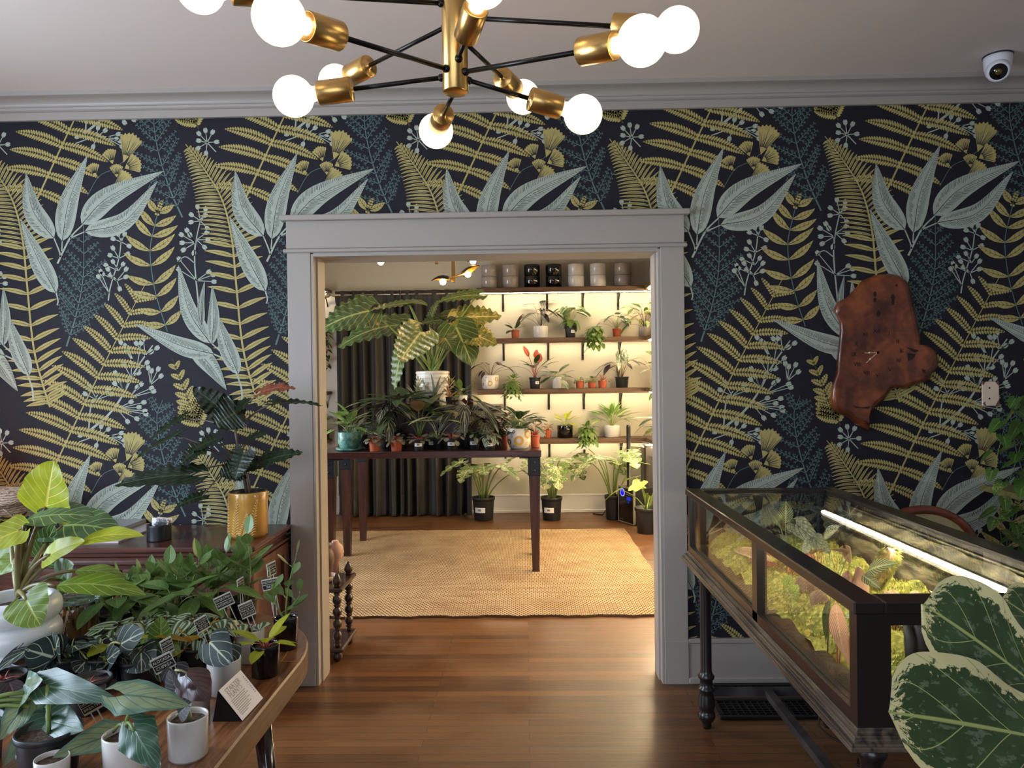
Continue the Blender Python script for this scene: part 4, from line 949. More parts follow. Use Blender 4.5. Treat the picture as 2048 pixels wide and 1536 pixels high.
lf_smalld = leafmat('leaf_begonia_dark', (66, 72, 56), (150, 150, 124), 'net', 5, .4, .05, rough=.45, back=(110, 60, 50))
lf_red = leafmat('leaf_red_new', (196, 88, 62), (226, 140, 104), 'pinnate', 6, .3, .03, rough=.35, trans=.35)
lf_olive = leafmat('leaf_olive_banded', (96, 100, 52), (54, 62, 34), 'pinnate', 9, .4, .09, rough=.4, back=(104, 84, 56))
lf_pink = leafmat('leaf_pink_edge', (176, 142, 108), (120, 80, 62), 'edge', 5, .4, .04, c2=(208, 176, 140), rough=.5)
lf_fidd = leafmat('leaf_variegated_fiddle', (62, 86, 48), (168, 180, 108), 'margin', 4, .45, .010, c2=(224, 216, 160), rough=.42, mw=.035, var=.3)
lf_beg = leafmat('leaf_silver_begonia', (196, 200, 176), (74, 84, 58), 'net', 5, .5, .05, rough=.45)
lf_jewel = leafmat('leaf_pale_ribbed', (84, 100, 66), (204, 208, 160), 'pinnate', 9, .35, .1, rough=.45, mw=.16)
lf_copper = leafmat('leaf_copper_pleated', (176, 124, 92), (206, 160, 124), 'pinnate', 13, .35, .12, rough=.45, trans=.3, mw=.08)
# ================================================================ back room: rug, table
q = NT('jute_rug'); tc = q.n('TexCoord').outputs['Object']
ch = q.n('TexBrick', {'Vector': q.map(tc, (1, 1, 1)), 'Color1': (1, 1, 1, 1), 'Color2': (.55, .55, .55, 1), 'Mortar': (0, 0, 0, 1), 'Scale': 1.0, 'Mortar Size': .006, 'Mortar Smooth': .8, 'Brick Width': .026, 'Row Height': .019})
n1 = q.noise(tc, 3.0, 5, .65); n2 = q.noise(q.map(tc, (40, 60, 40)), 1.0, 2)
n3 = q.noise(q.map(tc, (.7, 5, 1)), 2.0, 4)
f_ = q.step(q.m('ADD', q.m('MULTIPLY', n1, .5), q.m('ADD', q.m('MULTIPLY', n2, .3), q.m('MULTIPLY', n3, .25))), .36, .7)
col = q.mix(f_, lin((244, 214, 164)), lin((204, 164, 118))); col = q.mix(q.m('MULTIPLY', ch.outputs['Fac'], .92), col, lin((70, 48, 30)))
bb = q.bsdf(Base_Color=col, Roughness=.95); q.set(bb.inputs['Normal'], q.n('Bump', {'Height': q.m('ADD', q.m('SUBTRACT', 1.0, ch.outputs['Fac']), q.m('MULTIPLY', n2, .3)), 'Strength': .9, 'Distance': .012}).outputs[0]); jute = q.done(bb)
ry0, ry1, rx1 = atz(980, 1236, 0).y, atz(960, 1063, 0).y, atz(1250, 1061, 0).x
mb = MB(); nn_ = 60; ed_ = [(-2.05 + (rx1+2.05)*i/nn_, ry0 + .008*sin(i*.9)+.006*sin(i*2.3)) for i in range(nn_+1)] + [(rx1+.006*sin(i), ry0+(ry1-ry0)*i/30) for i in range(1, 30)] + [(rx1-(rx1+2.05)*i/nn_, ry1+.006*sin(i*1.3)) for i in range(nn_+1)]
mb.prism(ed_, 0, .016, 0, 1); solo(mb, 'jute_rug', [jute, mat('jute_binding', (96, 70, 46), .95)], 'large woven jute rug under the plant table in the back room', 'rug')
TBZ = at(870, 903, 5.38).z; BX0_, BX1_, BY0, BY1 = at(640, 908, 5.38).x-.03, at(1083, 903, 5.38).x, 5.38, 6.62
t = thing('plant_table', 'counter height dark wood table with metal corner brackets crowded with potted plants', 'table', ((BX0_+BX1_)/2, (BY0+BY1)/2, 0))
rose = wood('rosewood_table', (38, 18, 17), (70, 38, 33), .3, 0, 1.0, coat=.25); rose_v = wood('rosewood_leg', (36, 19, 17), (76, 44, 36), .35, 2, 1.0, coat=.1)
mb = MB(); mb.bbox((BX0_, BY0, TBZ-.05), (BX1_, BY1, TBZ), 0, .004); mb.build('tabletop', rose, t)
brk = mat('steel_bracket', (44, 48, 54), .4, .6, var=.2)
for y in (5.43, 5.95, 6.53):
    for x, sx in ((BX0_+.09, -1), (BX1_-.055, 1)):
        mb = MB(); w0, w1 = .044, .026
        mb.add([(x+i*w0, y+j*w0, TBZ-.05) for i, j in ((-1,-1),(1,-1),(1,1),(-1,1))] + [(x+i*w1+sx*.004, y+j*w1, .016) for i, j in ((-1,-1),(1,-1),(1,1),(-1,1))], [(0,1,2,3),(7,6,5,4),(0,4,5,1),(1,5,6,2),(2,6,7,3),(3,7,4,0)], 0, None, False); lg = mb.build('leg', rose_v, t)
        mb = MB(); mb.bbox((x-.047, y-.047, TBZ-.19), (x+.047, y+.047, TBZ-.05), 0, .003); mb.bar((x-.02, y-.03, TBZ-.056), (x-sx*.11, y-.03, TBZ-.056), .05, .006)
        for z in (.09, .15): mb.lathe((x+.0, y-.047, TBZ-z), [(.008, 0), (.007, .004)], 8, axis=(0, -1, 0))
        mb.build('corner_bracket', brk, lg)
# riser
RZ = at(866, 813, 5.9).z; rxa, rxb = at(792, 850, 5.85).x, at(1000, 850, 5.85).x
t = thing('plant_riser', 'dark wood box riser in the middle of the plant table', 'riser', ((rxa+rxb)/2, 6.05, TBZ))
mb = MB(); mb.bbox((rxa, 5.88, TBZ), (rxb, 6.36, RZ), 0, .004); mb.build('box', rose, t)
mb = MB(); mb.bbox((rxa-.012, 5.868, RZ-.03), (rxb+.012, 6.372, RZ-.0005), 0, .004); mb.build('lid', rose, t)

# ================================================================ hero plant on the riser
PY = 6.08; pc = at(866, 812, PY); pc.z = RZ; pr_ = 34*PY/F*.98; ph_ = at(866, 742, PY).z-RZ
t = thing('potted_elephant_ear', 'huge leaved plant in a white rippled pot on top of the riser', 'potted plant', pc)
pot(t, pc, pr_, pr_*.9, ph_, 'wavy', gloss_w, n=48)
lf_hero = leafmat('leaf_hero_green', (72, 98, 52), (164, 170, 104), 'pinnate', 8, .3, .022, rough=.3, trans=.3, var=.3)
lf_heroy = leafmat('leaf_hero_yellowed', (120, 128, 60), (204, 190, 120), 'marble', 8, .3, .02, c2=(216, 190, 110), rough=.32, trans=.3, amt=.55)
LM, LY, SM = MB(), MB(), MB(); crown = pc + V((0, 0, ph_*.9))
HERO = [((738, 622), (640, 660), -.15, .40, (-.25, -.95, .55), 'lobed', 0, .14), ((816, 606), (738, 621), -.1, .16, (.1, -.45, .9), 'lobed', 0, .06), ((818, 606), (855, 611), -.1, .15, (0, -.35, .9), 'heart', 0, .2),
        ((796, 650), (676, 696), .1, .36, (-.1, -.65, .75), 'lobed', 0, .18), ((842, 664), (800, 722), -.45, .40, (-.15, -.9, .55), 'lobed', 2, .05), ((806, 690), (789, 780), -.35, .20, (-.6, -.8, .2), 'lobed', 0, .05),
        ((955, 590), (876, 604), .15, .22, (0, -.55, .8), 'lobed', 0, .1), ((914, 638), (1003, 634), .1, .34, (.0, -.75, .7), 'lobed', 1, .08), ((936, 666), (994, 690), -.05, .30, (.15, -.8, .6), 'lobed', 1, .1),
        ((912, 655), (945, 732), -.1, .34, (.3, -.85, .35), 'heart', 0, .08), ((884, 640), (842, 648), .25, .24, (-.1, -.5, .8), 'lobed', 0, .1), ((908, 631), (878, 634), .35, .2, (0, -.6, .8), 'heart', 0, .1),
        ((790, 640), (822, 634), .3, .2, (0, -.5, .85), 'lobed', 0, .1), ((890, 676), (905, 700), -.2, .2, (.1, -.9, .4), 'heart', 0, .1), ((860, 640), (880, 600), .3, .2, (0, -.5, .85), 'lobed', 0, .1)]
for (b_, p_, dy, W, nr, shp, mm, sg) in HERO:
    b0 = at(b_[0], b_[1], PY+dy); tp = at(p_[0], p_[1], PY+dy-.06)
    leaf(LY if mm else LM, b0, tp, W, nr, shp, 0, sg, .06, .015, 30, 4, cuts=7, depth=.11)
    SM.tube(bez(crown+V((U(-.05, .05), U(-.05, .05), 0)), (crown*.45+b0*.55)+V((0, 0, .10)), b0, 8), [.0115-.0009*i for i in range(9)], 8)
LM.build('foliage', lf_hero, t); o = LY.build('foliage', lf_heroy, t); o['label'] = 'yellow flushed lobed leaves'; SM.build('stem', st_green, t)

# ================================================================ pots on the table
def tpot(px, w, Y, hpx, z0): c = at(px, 800, Y); return V((c.x, Y, z0)), w/2*Y/F, hpx*Y/F
circ_m = mat('cream_ceramic', (220, 214, 206), .25, coat=.3); ocher = mat('ochre_glaze', (206, 160, 70), .3); brownc = mat('brown_glaze', (110, 78, 50), .3)
def circles(t, c, r, h, spots):
    """glazed rings wrapped on the front of a pot"""
    for (a, z, rr, m_) in spots:
        mb = MB(); n = 22; az = -pi/2 + a
        def f(u, v): return V(c)+V((cos(az+u/r)*(r+.0012), sin(az+u/r)*(r+.0012), z*h+v))
        vs = [f(cos(2*pi*i/n)*k, sin(2*pi*i/n)*k) for k in (rr, rr*.55) for i in range(n)]
        mb.add(vs, [(i, (i+1) % n, n+(i+1) % n, n+i) for i in range(n)], 0, None, False); mb.build('glazed_ring', m_, t)
SPOTS = [(0, .42, .038, ocher), (.85, .72, .034, ocher), (-.95, .36, .022, brownc), (.75, .28, .012, ocher), (-.45, .85, .012, brownc), (-.62, .62, .008, brownc), (-.5, .16, .008, brownc), (1.25, .3, .018, ocher)]
teal_g = mat('teal_crackle_glaze', (104, 158, 146), .35, c2=(56, 104, 104), vs=40, coat=.3)
ROS = rosette
def fit(n, pet, L, W, **k): return lambda A, B, c: rosette(A, B, c, n, pet, L, W, **k)
# front row: px, w, Y, h, style
c, r, h = tpot(698, 45, 5.55, 34, TBZ)
t = potted('potted_philodendron', 'teal crackle glazed pot of cream streaked leaves at left end of the plant table', c+V((0, 0, .012)), r, r*.86, h, 'cup', teal_g, lambda A, B, c: (rosette(A, B, c, 13, .15, .13, .07, 'heart', (5, 75), 30, m=0), rosette(A, B, c, 5, .22, .12, .08, 'heart', (40, 80), 40)), lf_poth, st_green)
mb = MB(); mb.lathe((c.x, c.y, c.z), [(r*.7, 0), (r*1.1, .003), (r*1.25, .016), (r*1.2, .02), (r*.8, .011)], 28, wob=lambda a, z: 1+.07*sin(a*5)+.04*sin(a*9)); mb.build('saucer', teal_g, t)
LBL = {}
FR = [
 ('potted_peperomia', 'terracotta pot of rosy leaved plant between the teal pot and its terracotta twin', 749, 25, 5.46, 24, 'nurs', terra, fit(26, .05, .045, .042, shape='round', elev=(-5, 70), dip=40), lf_smalld, st_red, None),
 ('potted_peperomia', 'terracotta pot of rosy leaved plant just left of the first stickered black pot', 792, 26, 5.46, 23, 'nurs', terra, fit(26, .05, .042, .04, shape='round', elev=(-5, 70), dip=40), lf_smalld, st_red, None),
 ('potted_peperomia', 'black stickered pot with flat dark crinkled leaves right beside the second terracotta pot', 837, 24, 5.46, 24, 'nurs', nurs, fit(24, .055, .05, .036, shape='ovate', elev=(0, 45), dip=20), lf_smalld, st_red, 1),
 ('potted_peperomia', 'black stickered pot with silver striped round leaves in front of the riser', 863, 22, 5.62, 22, 'nurs', nurs, fit(20, .065, .05, .044, shape='heart', elev=(5, 75), dip=50), lf_melon, st_pale, 1),
 ('potted_begonia', 'black stickered pot with red stems and small dark leaves', 903, 24, 5.5, 24, 'nurs', nurs, fit(22, .075, .045, .04, shape='round', elev=(-5, 60), dip=40), lf_smalld, st_red, 1),
 ('potted_peperomia', 'black stickered pot with long grey green leaves left of the grey rosette', 947, 24, 5.55, 24, 'nurs', nurs, fit(13, .06, .085, .038, shape='ovate', elev=(15, 70), dip=35), lf_grey, st_green, 1),
 ('potted_peperomia', 'black stickered pot with rounded grey green rosette left of the gold circle pot', 979, 24, 5.46, 22, 'nurs', nurs, fit(26, .07, .048, .044, shape='heart', elev=(-10, 75), dip=55), lf_grey, st_pale, 1),
 ('potted_anthurium', 'terracotta pot half hidden by the gold circle pot, on its near left', 1007, 18, 5.72, 24, 'nurs', terra, fit(10, .10, .08, .05, shape='heart', elev=(20, 75), dip=50), lf_deep, st_green, None),
 ('potted_fittonia', 'terracotta pot with thin airy growth at the right end of the plant table', 1069, 20, 5.62, 26, 'nurs', terra, fit(16, .12, .04, .028, shape='ovate', elev=(30, 85), dip=40), lf_pink, st_red, None),
]
for nm, lb, px, w, Y, hp, stl, pm, pf, lm, sm_, sk in FR:
    c, r, h = tpot(px, w, Y, hp, TBZ); potted(nm, lb, c, r, r*.8, h, stl, pm, pf, lm, sm_, 'small pots along the front of the plant table', (.38, .68, -pi/2+U(-.15, .15), .75) if sk else None)
c, r, h = tpot(1037, 47, 5.55, 41, TBZ)
t = potted('potted_pothos', 'round white pot with gold circles holding a bushy green plant on the plant table', c, r, r*.86, h, 'cup', circ_m, lambda A, B, c: (rosette(A, B, c, 24, .14, .14, .065, 'ovate', (18, 82), 40, fold=.2), rosette(A, B, c, 8, .06, .10, .06, 'heart', (15, 50), 20)), lf_deep, st_green); circles(t, c, r, h, SPOTS)
# middle mass behind
MD = [
 ('potted_alocasia', 'dark arrow leaved plant with white ribs in a slate blue pot behind the terracotta pots', 773, 26, 5.72, 34, nurs, lambda A, B, c: rosette(A, B, c, 18, .28, .21, .10, 'arrow', (20, 80), 70), lf_polly, st_dark, TBZ),
 ('potted_alocasia', 'dark crinkled arrow leaved plant leaning left behind the slate blue pot', 800, 26, 5.98-.2, 30, nurs, lambda A, B, c: rosette(A, B, c, 18, .36, .22, .13, 'skel', (30, 80), 60), lf_deep, st_dark, TBZ),
 ('potted_calathea', 'upright plant with olive banded oval leaves in front of the rippled pot', 838, 28, 5.60, 26, nurs, lambda A, B, c: (rosette(A, B, c, 10, .28, .22, .11, 'ovate', (35, 80), 45), ), lf_olive, st_green, TBZ),
 ('potted_alocasia', 'thin stemmed plant with long narrow veined leaves before the riser', 876, 24, 5.56, 22, nurs, lambda A, B, c: rosette(A, B, c, 7, .2, .2, .07, 'arrow', (45, 80), 60), lf_jewel, st_pale, TBZ),
 ('potted_begonia', 'large round dark leaved plant behind the grey rosette on the plant table', 958, 30, 5.76, 30, nurs, lambda A, B, c: (rosette(A, B, c, 20, .22, .15, .14, 'heart', (10, 80), 60, fold=.05), ), lf_smalld, st_brown, TBZ),
 ('potted_alocasia', 'dark plant with drooping spear leaves left of the large round leaved plant', 930, 26, 5.70, 28, nurs, lambda A, B, c: rosette(A, B, c, 16, .32, .22, .09, 'arrow', (25, 80), 75), lf_polly, st_pale, TBZ),
 ('potted_begonia', 'low bushy patterned plant behind the gold circle pot', 1000, 24, 5.95, 26, nurs, lambda A, B, c: rosette(A, B, c, 24, .22, .13, .10, 'heart', (10, 80), 55), lf_smalld, st_red, TBZ),
 ('potted_pothos', 'green leaved plant behind the teal pot on the plant table', 724, 28, 5.8, 26, nurs, lambda A, B, c: rosette(A, B, c, 18, .13, .10, .07, 'heart', (5, 75), 50), lf_white, st_green, TBZ),
]
for nm, lb, px, w, Y, hp, pm, pf, lm, sm_, z0 in MD:
    c, r, h = tpot(px, w, Y, hp, z0); potted(nm, lb, c, r, r*.82, h, 'nurs', pm, pf, lm, sm_)
RS = [
 ('potted_dracaena', 'cream streaked plant in a black pot on the riser left of the rippled pot', 834, 22, 5.94, 18, nurs, lambda A, B, c: (rosette(A, B, c, 22, .05, .12, .035, 'lance', (10, 80), 20), cane(A, B, c, c+V((.01, 0, .13)), 10, .08, .03)), lf_tric, st_green),
 ('potted_aloe', 'spiky grey plant in a black pot in front of the rippled pot', 869, 23, 5.935, 22, nurs, lambda A, B, c: rosette(A, B, c, 12, .004, .19, .02, 'strap', (20, 75), 0, sag=.15), lf_grey, st_green),
 ('potted_croton', 'copper stemmed plant in a black pot on the riser right of the rippled pot', 900, 18, 5.935, 19, nurs, lambda A, B, c: (cane(A, B, c, c+V((.0, 0, .14)), 9, .11, .028, 'lance', ang=25), rosette(A, B, c, 8, .02, .12, .025, 'lance', (10, 60), 10)), lf_pink, st_red),
 ('potted_spathiphyllum', 'green leaved plant in a white pot at the right end of the riser', 922, 27, 6.1, 20, gloss_w, lambda A, B, c: rosette(A, B, c, 12, .09, .15, .055, 'ovate', (10, 80), 30), lf_mid, st_green),
]
for nm, lb, px, w, Y, hp, pm, pf, lm, sm_ in RS:
    c, r, h = tpot(px, w, Y, hp, RZ); potted(nm, lb, c, r, r*.82, h, 'nurs' if pm is nurs else 'cyl', pm, pf, lm, sm_)

# ================================================================ curtain
cu_m = mat('charcoal_velvet', (58, 56, 53), .75, var=.2, vs=3, stretch=(6, 6, 1)); nk = mat('satin_nickel', (176, 170, 150), .35, .9)
CY = YF-.16; cx0, cx1 = at(672, 800, CY).x, at(944, 800, CY).x; cz1 = at(800, 583, CY).z
t = thing('curtain', 'dark charcoal velvet curtain hanging to the floor behind the plant table', 'curtain', ((cx0+cx1)/2, CY, 0))
for a, b, sd_ in ((cx0, (cx0+cx1)*.5-.02, 3), ((cx0+cx1)*.5-.02, cx1, 8)):
    mb = MB(); rr = random.Random(sd_); nx = 150; rows = [.018, .06, .3, .9, 1.5, 2.0, cz1-.14, cz1-.09, cz1-.05, cz1+.012]; vs = []
    phs = [rr.uniform(0, 6) for _ in range(4)]
    for z in rows:
        k = z/cz1; gather = 1 if z < cz1-.1 else .35
        for i in range(nx+1):
            u = i/nx; x = a+(b-a)*u; fq = 5.5*2*pi
            y = (.058*sin(u*fq+phs[0]+1.3*sin(u*9+phs[1])) + .02*sin(u*fq*2.1+phs[2]+k))*(1.15-.35*k)*gather
            x += .012*sin(u*fq*.5+k*3)*(1-k); vs.append((x, CY+y-(.02 if z < .05 else 0), z))
    n = nx+1; mb.add(vs, [(i*n+j, i*n+j+1, (i+1)*n+j+1, (i+1)*n+j) for i in range(len(rows)-1) for j in range(nx)]); pa = mb.build('curtain_panel', cu_m, t)
    md = pa.modifiers.new('thick', 'SOLIDIFY'); md.thickness = .004
mb = MB(); mb.tube([(cx0-.06, CY, cz1-.03), (cx1+.06, CY, cz1-.03)], .010, 12)
for x in (cx0-.03, cx1+.03): mb.bar((x, CY, cz1-.03), (x, YF, cz1-.03), .014)
mb.build('curtain_rod', nk, t)
for x, s in ((cx0-.06, -1), (cx1+.06, 1)):
    mb = MB(); mb.sphere((x+s*.02, CY, cz1-.03), .028, 18); mb.lathe((x, CY, cz1-.03), [(.012, -.004), (.014, 0), (.011, .006)], 12, axis=(s, 0, 0)); mb.build('finial', nk, t)
# window casing beside the curtain
mb = MB(); mb.bbox((cx0-.18, YF-.02, .2), (cx0-.02, YF, cz1+.04), 0, .003); struct(mb, 'trim_3', white_tr)
c = at(935, 770, YF); a_ = at(930, 800, YF); b_ = at(941, 752, YF)
t = thing('wall_thermometer', 'slim white wall gauge with a black cap at the right edge of the curtain', 'wall gauge', (c.x, YF, c.z))
mb = MB(); mb.bbox((a_.x, YF-.03, a_.z), (b_.x, YF, b_.z), 0, .004); mb.build('body', whp, t); mb = MB(); mb.bbox((a_.x, YF-.032, b_.z), (b_.x, YF, b_.z+.085), 0, .004); mb.build('cap', black_metal, t)

# ================================================================ wall shelves
shw = wood('rustic_shelf_wood', (58, 40, 28), (104, 76, 54), .55, 0, 1.0); shwy = wood('rustic_shelf_wood_side', (72, 52, 38), (120, 92, 66), .55, 1, 1.0)
led = emit('cool_led', (255, 232, 192), 66); side_led = emit('side_led', (255, 226, 178), 170)
SYF_ = YF-.26; SXW = XR2-.26
def zsh(px, py): return at(px, py, SYF_).z
SHZ = [zsh(1130, 573), zsh(1150, 674.5), zsh(1130, 777), zsh(1150, 877)]
SX0 = [at(952, 577, SYF_).x, at(985, 675, SYF_).x, at(955, 777, SYF_).x, at(985, 877, SYF_).x]
BRP = [[1006, 1094, 1165, 1236], [1006, 1095, 1164, 1237], [1007, 1095, 1165, 1238], [1007, 1095, 1165, 1238]]
ORD = ['uppermost', 'second', 'third', 'lowest']
def bracket(mb, p, dirv, zt):
    d = V(dirv); p = V(p)
    mb.bar(p+V((0, 0, zt-.006)), p+d*.2+V((0, 0, zt-.006)), .022, .008); mb.bar(p+d*.006+V((0, 0, zt)), p+d*.006+V((0, 0, zt-.19)), .024, .010, up=d)
    mb.tube([p+d*.015+V((0, 0, zt-.15)), p+d*.06+V((0, 0, zt-.08)), p+d*.16+V((0, 0, zt-.014))], .007, 6)
for i, z in enumerate(SHZ):
    t = thing('wall_shelf', '%s rustic wood shelf on the far wall of the back room' % ORD[i], 'shelf', ((SX0[i]+XR2)/2, YF-.13, z-.04), 'shelves on the far wall')
    mb = MB(); mb.bbox((SX0[i], SYF_, z-.042), (XR2, YF, z), 0, .004); mb.bbox((SX0[i], SYF_, z-.056), (XR2, SYF_+.02, z-.041), 0, .002); mb.build('board', shw, t)
    for px in BRP[i]: mb = MB(); x = at(px, 600, YF).x; bracket(mb, (x, YF, 0), (0, -1, 0), z-.042); mb.build('bracket', black_metal, t)
    if True:
        mb = MB(); d_ = .045 if i == 0 else .135; mb.box((SX0[i]+.03, SYF_+d_, z-(.0575 if i == 0 else .047)), (XR2-.02, SYF_+d_+.012, z-.0425)); o = mb.build('light_strip', led, t); o['label'] = 'glowing light strip under the board'
    t = thing('wall_shelf', '%s wood shelf on the side wall seen past the right door jamb' % ORD[i], 'shelf', (XR2-.13, 6.7, z-.04), 'shelves on the side wall')
    mb = MB(); mb.bbox((SXW, 4.0, z-.042), (XR2, SYF_-.002, z), 0, .004); mb.build('board', shwy, t)
    for y in (4.4, 5.3, 6.2, 7.2): mb = MB(); bracket(mb, (XR2, y, 0), (-1, 0, 0), z-.042); mb.build('bracket', black_metal, t)
    if True:
        mb = MB(); mb.box((SXW+.03, 4.05, z-.053), (SXW+.045, SYF_-.06, z-.0425)); o = mb.build('light_strip', side_led, t); o['label'] = 'glowing light strip under the board'
for k, (py, lb) in enumerate(((577, 'upper short shelf at the far left beside the curtain finial'), (783, 'middle short shelf at the far left beside the curtain'), (880, 'lower short shelf at the far left behind the teal pot'))):
    z = at(648, py, YF-.2).z; x1 = at(655, py, YF-.2).x
    t = thing('wall_shelf', lb, 'shelf', (x1-.2, YF-.12, z), 'short shelves left of the curtain'); mb = MB(); mb.bbox((XL2, YF-.22, z-.03), (x1, YF, z), 0, .003); mb.build('board', shw, t); mb = MB(); bracket(mb, (x1-.05, YF-.001, 0), (0, -1, 0), z-.03); mb.build('bracket', black_metal, t)
    if k == 0:
        mb = MB(); mb.box((XL2+.03, YF-.19, z-.04), (x1-.03, YF-.178, z-.0305)); o = mb.build('light_strip', led, t); o['label'] = 'glowing light strip under the board'

# ---- stacked pots on the top shelf
STK = [(978, gloss_g, 'grey', 'leftmost stack of grey pots'), (1021, gloss_g, 'grey', 'stack next to the black pots on their left'), (1064, gloss_b, 'black', 'left one of the two black stacks'), (1107, gloss_b, 'black', 'right one of the two black stacks'), (1152, gloss_w, 'white', 'white stack beside the black stacks'), (1196, gloss_w, 'white', 'white stack beside the right grey stack'), (1245, gloss_g, 'grey', 'grey stack nearest the shelf corner')]
SPY = YF-.13
for px, m_, cn, wh in STK:
    x = at(px, 550, SPY).x; r = 16.2*SPY/F; h = (SHZ[0]*0 + 23.2*SPY/F)
    for k in range(2):
        t = thing('ceramic_pot', 'glossy %s empty pot, %s of the %s' % (cn, ('bottom', 'top')[k], wh), 'pot', (x, SPY, SHZ[0]+k*h), 'empty pots stacked on the top shelf'); pot(t, (x, SPY, SHZ[0]+k*h), r, r*.97, h, 'cyl', m_, soil=False)
for k, (y, hh, lb) in enumerate(((7.45, .15, 'small grey pot on the side shelf deeper in the corner'), (7.15, .18, 'small grey pot on the side shelf next to the door jamb'))):
    t = thing('ceramic_pot', lb, 'pot', (SXW+.07, y, SHZ[0]), 'empty pots on the side shelf'); pot(t, (SXW+.07, y, SHZ[0]), .055, .052, hh, 'cyl', gloss_g, soil=False)

# ---- plants on the shelves
def spot(name, label, px, w, hp, i, style, pm, pf, lm, sm_, dy=.12, stk=None, grp=True, xo=0, Y=None):
    Y = Y or SYF_+dy; c = at(px, 700, Y); c = V((c.x, Y, SHZ[i])); r = w/2*Y/F; h = hp*Y/F
    return potted(name, label, c, r, r*.82 if style == 'nurs' else r*.97, h, style, pm, pf, lm, sm_, 'potted plants on the far wall shelves' if grp else None, stk), c, r, h
def trail(n, ln, L, W, out=.02): 
    def f(A, B, c):
        rosette(A, B, c, 12, .05, L, W, 'heart', (0, 70), 40)
        for i in range(n):
            a = -pi/2 + (i-(n-1)/2)*1.2/max(1, n-1) if n > 1 else -pi/2; h = V((cos(a), sin(a), 0)); l = ln*U(.6, 1.1)
            vine(A, B, [c+h*.02, c+h*.07+V((0, 0, .02)), c+h*.11+V((0, 0, -.06)), c+h*.13+V((0, 0, -.06-l*.5)), c+h*.125+V((U(-.02, .02), 0, -.06-l))], L*.55, L, W, out=h)
    return f
spot('potted_philodendron', 'small terracotta pot with three broad dark leaves on the second shelf', 1031, 17, 17, 1, 'nurs', terra, fit(7, .05, .10, .055, shape='ovate', elev=(10, 80), dip=25), lf_deep, st_green)
spot('potted_alocasia', 'white pot with black and white arrow leaves reaching up the second shelf wall', 1082, 30, 24, 1, 'cyl', gloss_w, lambda A, B, c: (rosette(A, B, c, 9, .24, .17, .075, 'arrow', (35, 80), 75), rosette(A, B, c, 4, .34, .16, .06, 'arrow', (60, 85), 60)), lf_polly, st_dark)
spot('potted_philodendron', 'black stickered pot with a tall bunch of silver green leaves on the second shelf', 1141, 23, 24, 1, 'nurs', nurs, lambda A, B, c: (rosette(A, B, c, 18, .25, .12, .075, 'heart', (40, 88), 80), rosette(A, B, c, 8, .10, .10, .06, 'heart', (30, 75), 90)), lf_mid, st_pale, stk=(.4, .65, -pi/2+.5, .4))
spot('potted_pothos', 'little terracotta pot with yellow green runners spilling off the second shelf', 1190, 12, 16, 1, 'nurs', terra, trail(5, .16, .075, .055), lf_pothg, st_pale, dy=.06)
spot('potted_monstera', 'terracotta pot with open stemmed white flecked leaves on the second shelf', 1234, 18, 17, 1, 'nurs', terra, lambda A, B, c: rosette(A, B, c, 13, .19, .10, .06, 'heart', (20, 85), 70, cuts=5), lf_white, st_green)
spot('potted_philodendron', 'grey pot with pale twisting leaves at the corner of the second shelf', 1290, 24, 20, 1, 'cyl', gloss_g, lambda A, B, c: (rosette(A, B, c, 14, .22, .14, .05, 'ovate', (10, 85), 50), rosette(A, B, c, 8, .3, .15, .05, 'ovate', (40, 85), 60)), lf_poth, st_brown, dy=.08)
t, c, r, h = spot('potted_begonia', 'white gold circle pot with spindly purple leaves on the third shelf', 980, 34, 28, 2, 'cup', circ_m, lambda A, B, c: rosette(A, B, c, 12, .22, .12, .045, 'lance', (15, 80), 60), lf_purp, st_brown); circles(t, c, r, h, [(a, z, k*.72, m_) for a, z, k, m_ in SPOTS])
spot('potted_wandering_dude', 'bushy cream and green trailing plant hanging over the third shelf edge', 1025, 22, 12, 2, 'nurs', nurs, lambda A, B, c: (rosette(A, B, c, 70, .09, .05, .022, 'ovate', (-25, 85), 30, nv=6), trail(5, .1, .05, .03)(A, B, c)), lf_poth, st_pale, dy=.08)
def congo(A, B, c): rosette(A, B, c, 9, .19, .17, .07, 'ovate', (35, 80), 30)
t, c, r, h = spot('potted_philodendron', 'black stickered pot with a bright orange red new leaf on the third shelf', 1069, 23, 23, 2, 'nurs', nurs, congo, lf_deep, st_red, stk=(.4, .65, -pi/2+.5, .4))
A, B = MB(), MB(); cr = c+V((0, 0, h*.9)); 
for dx, z0, z1, W in ((.05, .22, .36, .085), (-.10, .28, .44, .05), (.02, .26, .40, .06)): b0 = cr+V((dx*.6, -.03, z0-.05)); B.tube(bez(cr, cr+V((dx*.2, 0, z0*.5)), b0, 5), .003, 6); leaf(A, b0, cr+V((dx*1.2, -.05, z1-.09)), W, (0, -1, .3), 'ovate', 0, .08, .25)
o = A.build('foliage', lf_red, t); o['label'] = 'orange red new leaves'; B.build('stem', st_red, t)
spot('potted_aglaonema', 'pale grey pot with wide white marbled leaves on the third shelf', 1113, 19, 23, 2, 'cyl', gloss_w, fit(16, .10, .16, .075, shape='ovate', elev=(0, 70), dip=30), lf_white, st_pale)
spot('potted_fittonia', 'leftmost of the three small terracotta pots, with white flecked leaves', 1159, 18, 15, 2, 'nurs', terra, fit(26, .045, .035, .025, shape='round', elev=(0, 80), dip=40, nv=6), lf_white, st_pale, dy=.08)
spot('potted_fittonia', 'middle of the three small terracotta pots, with leafy green growth', 1183, 17, 14, 2, 'nurs', terra, fit(26, .055, .04, .028, shape='round', elev=(0, 80), dip=40, nv=6), lf_pothg, st_pale, dy=.08)
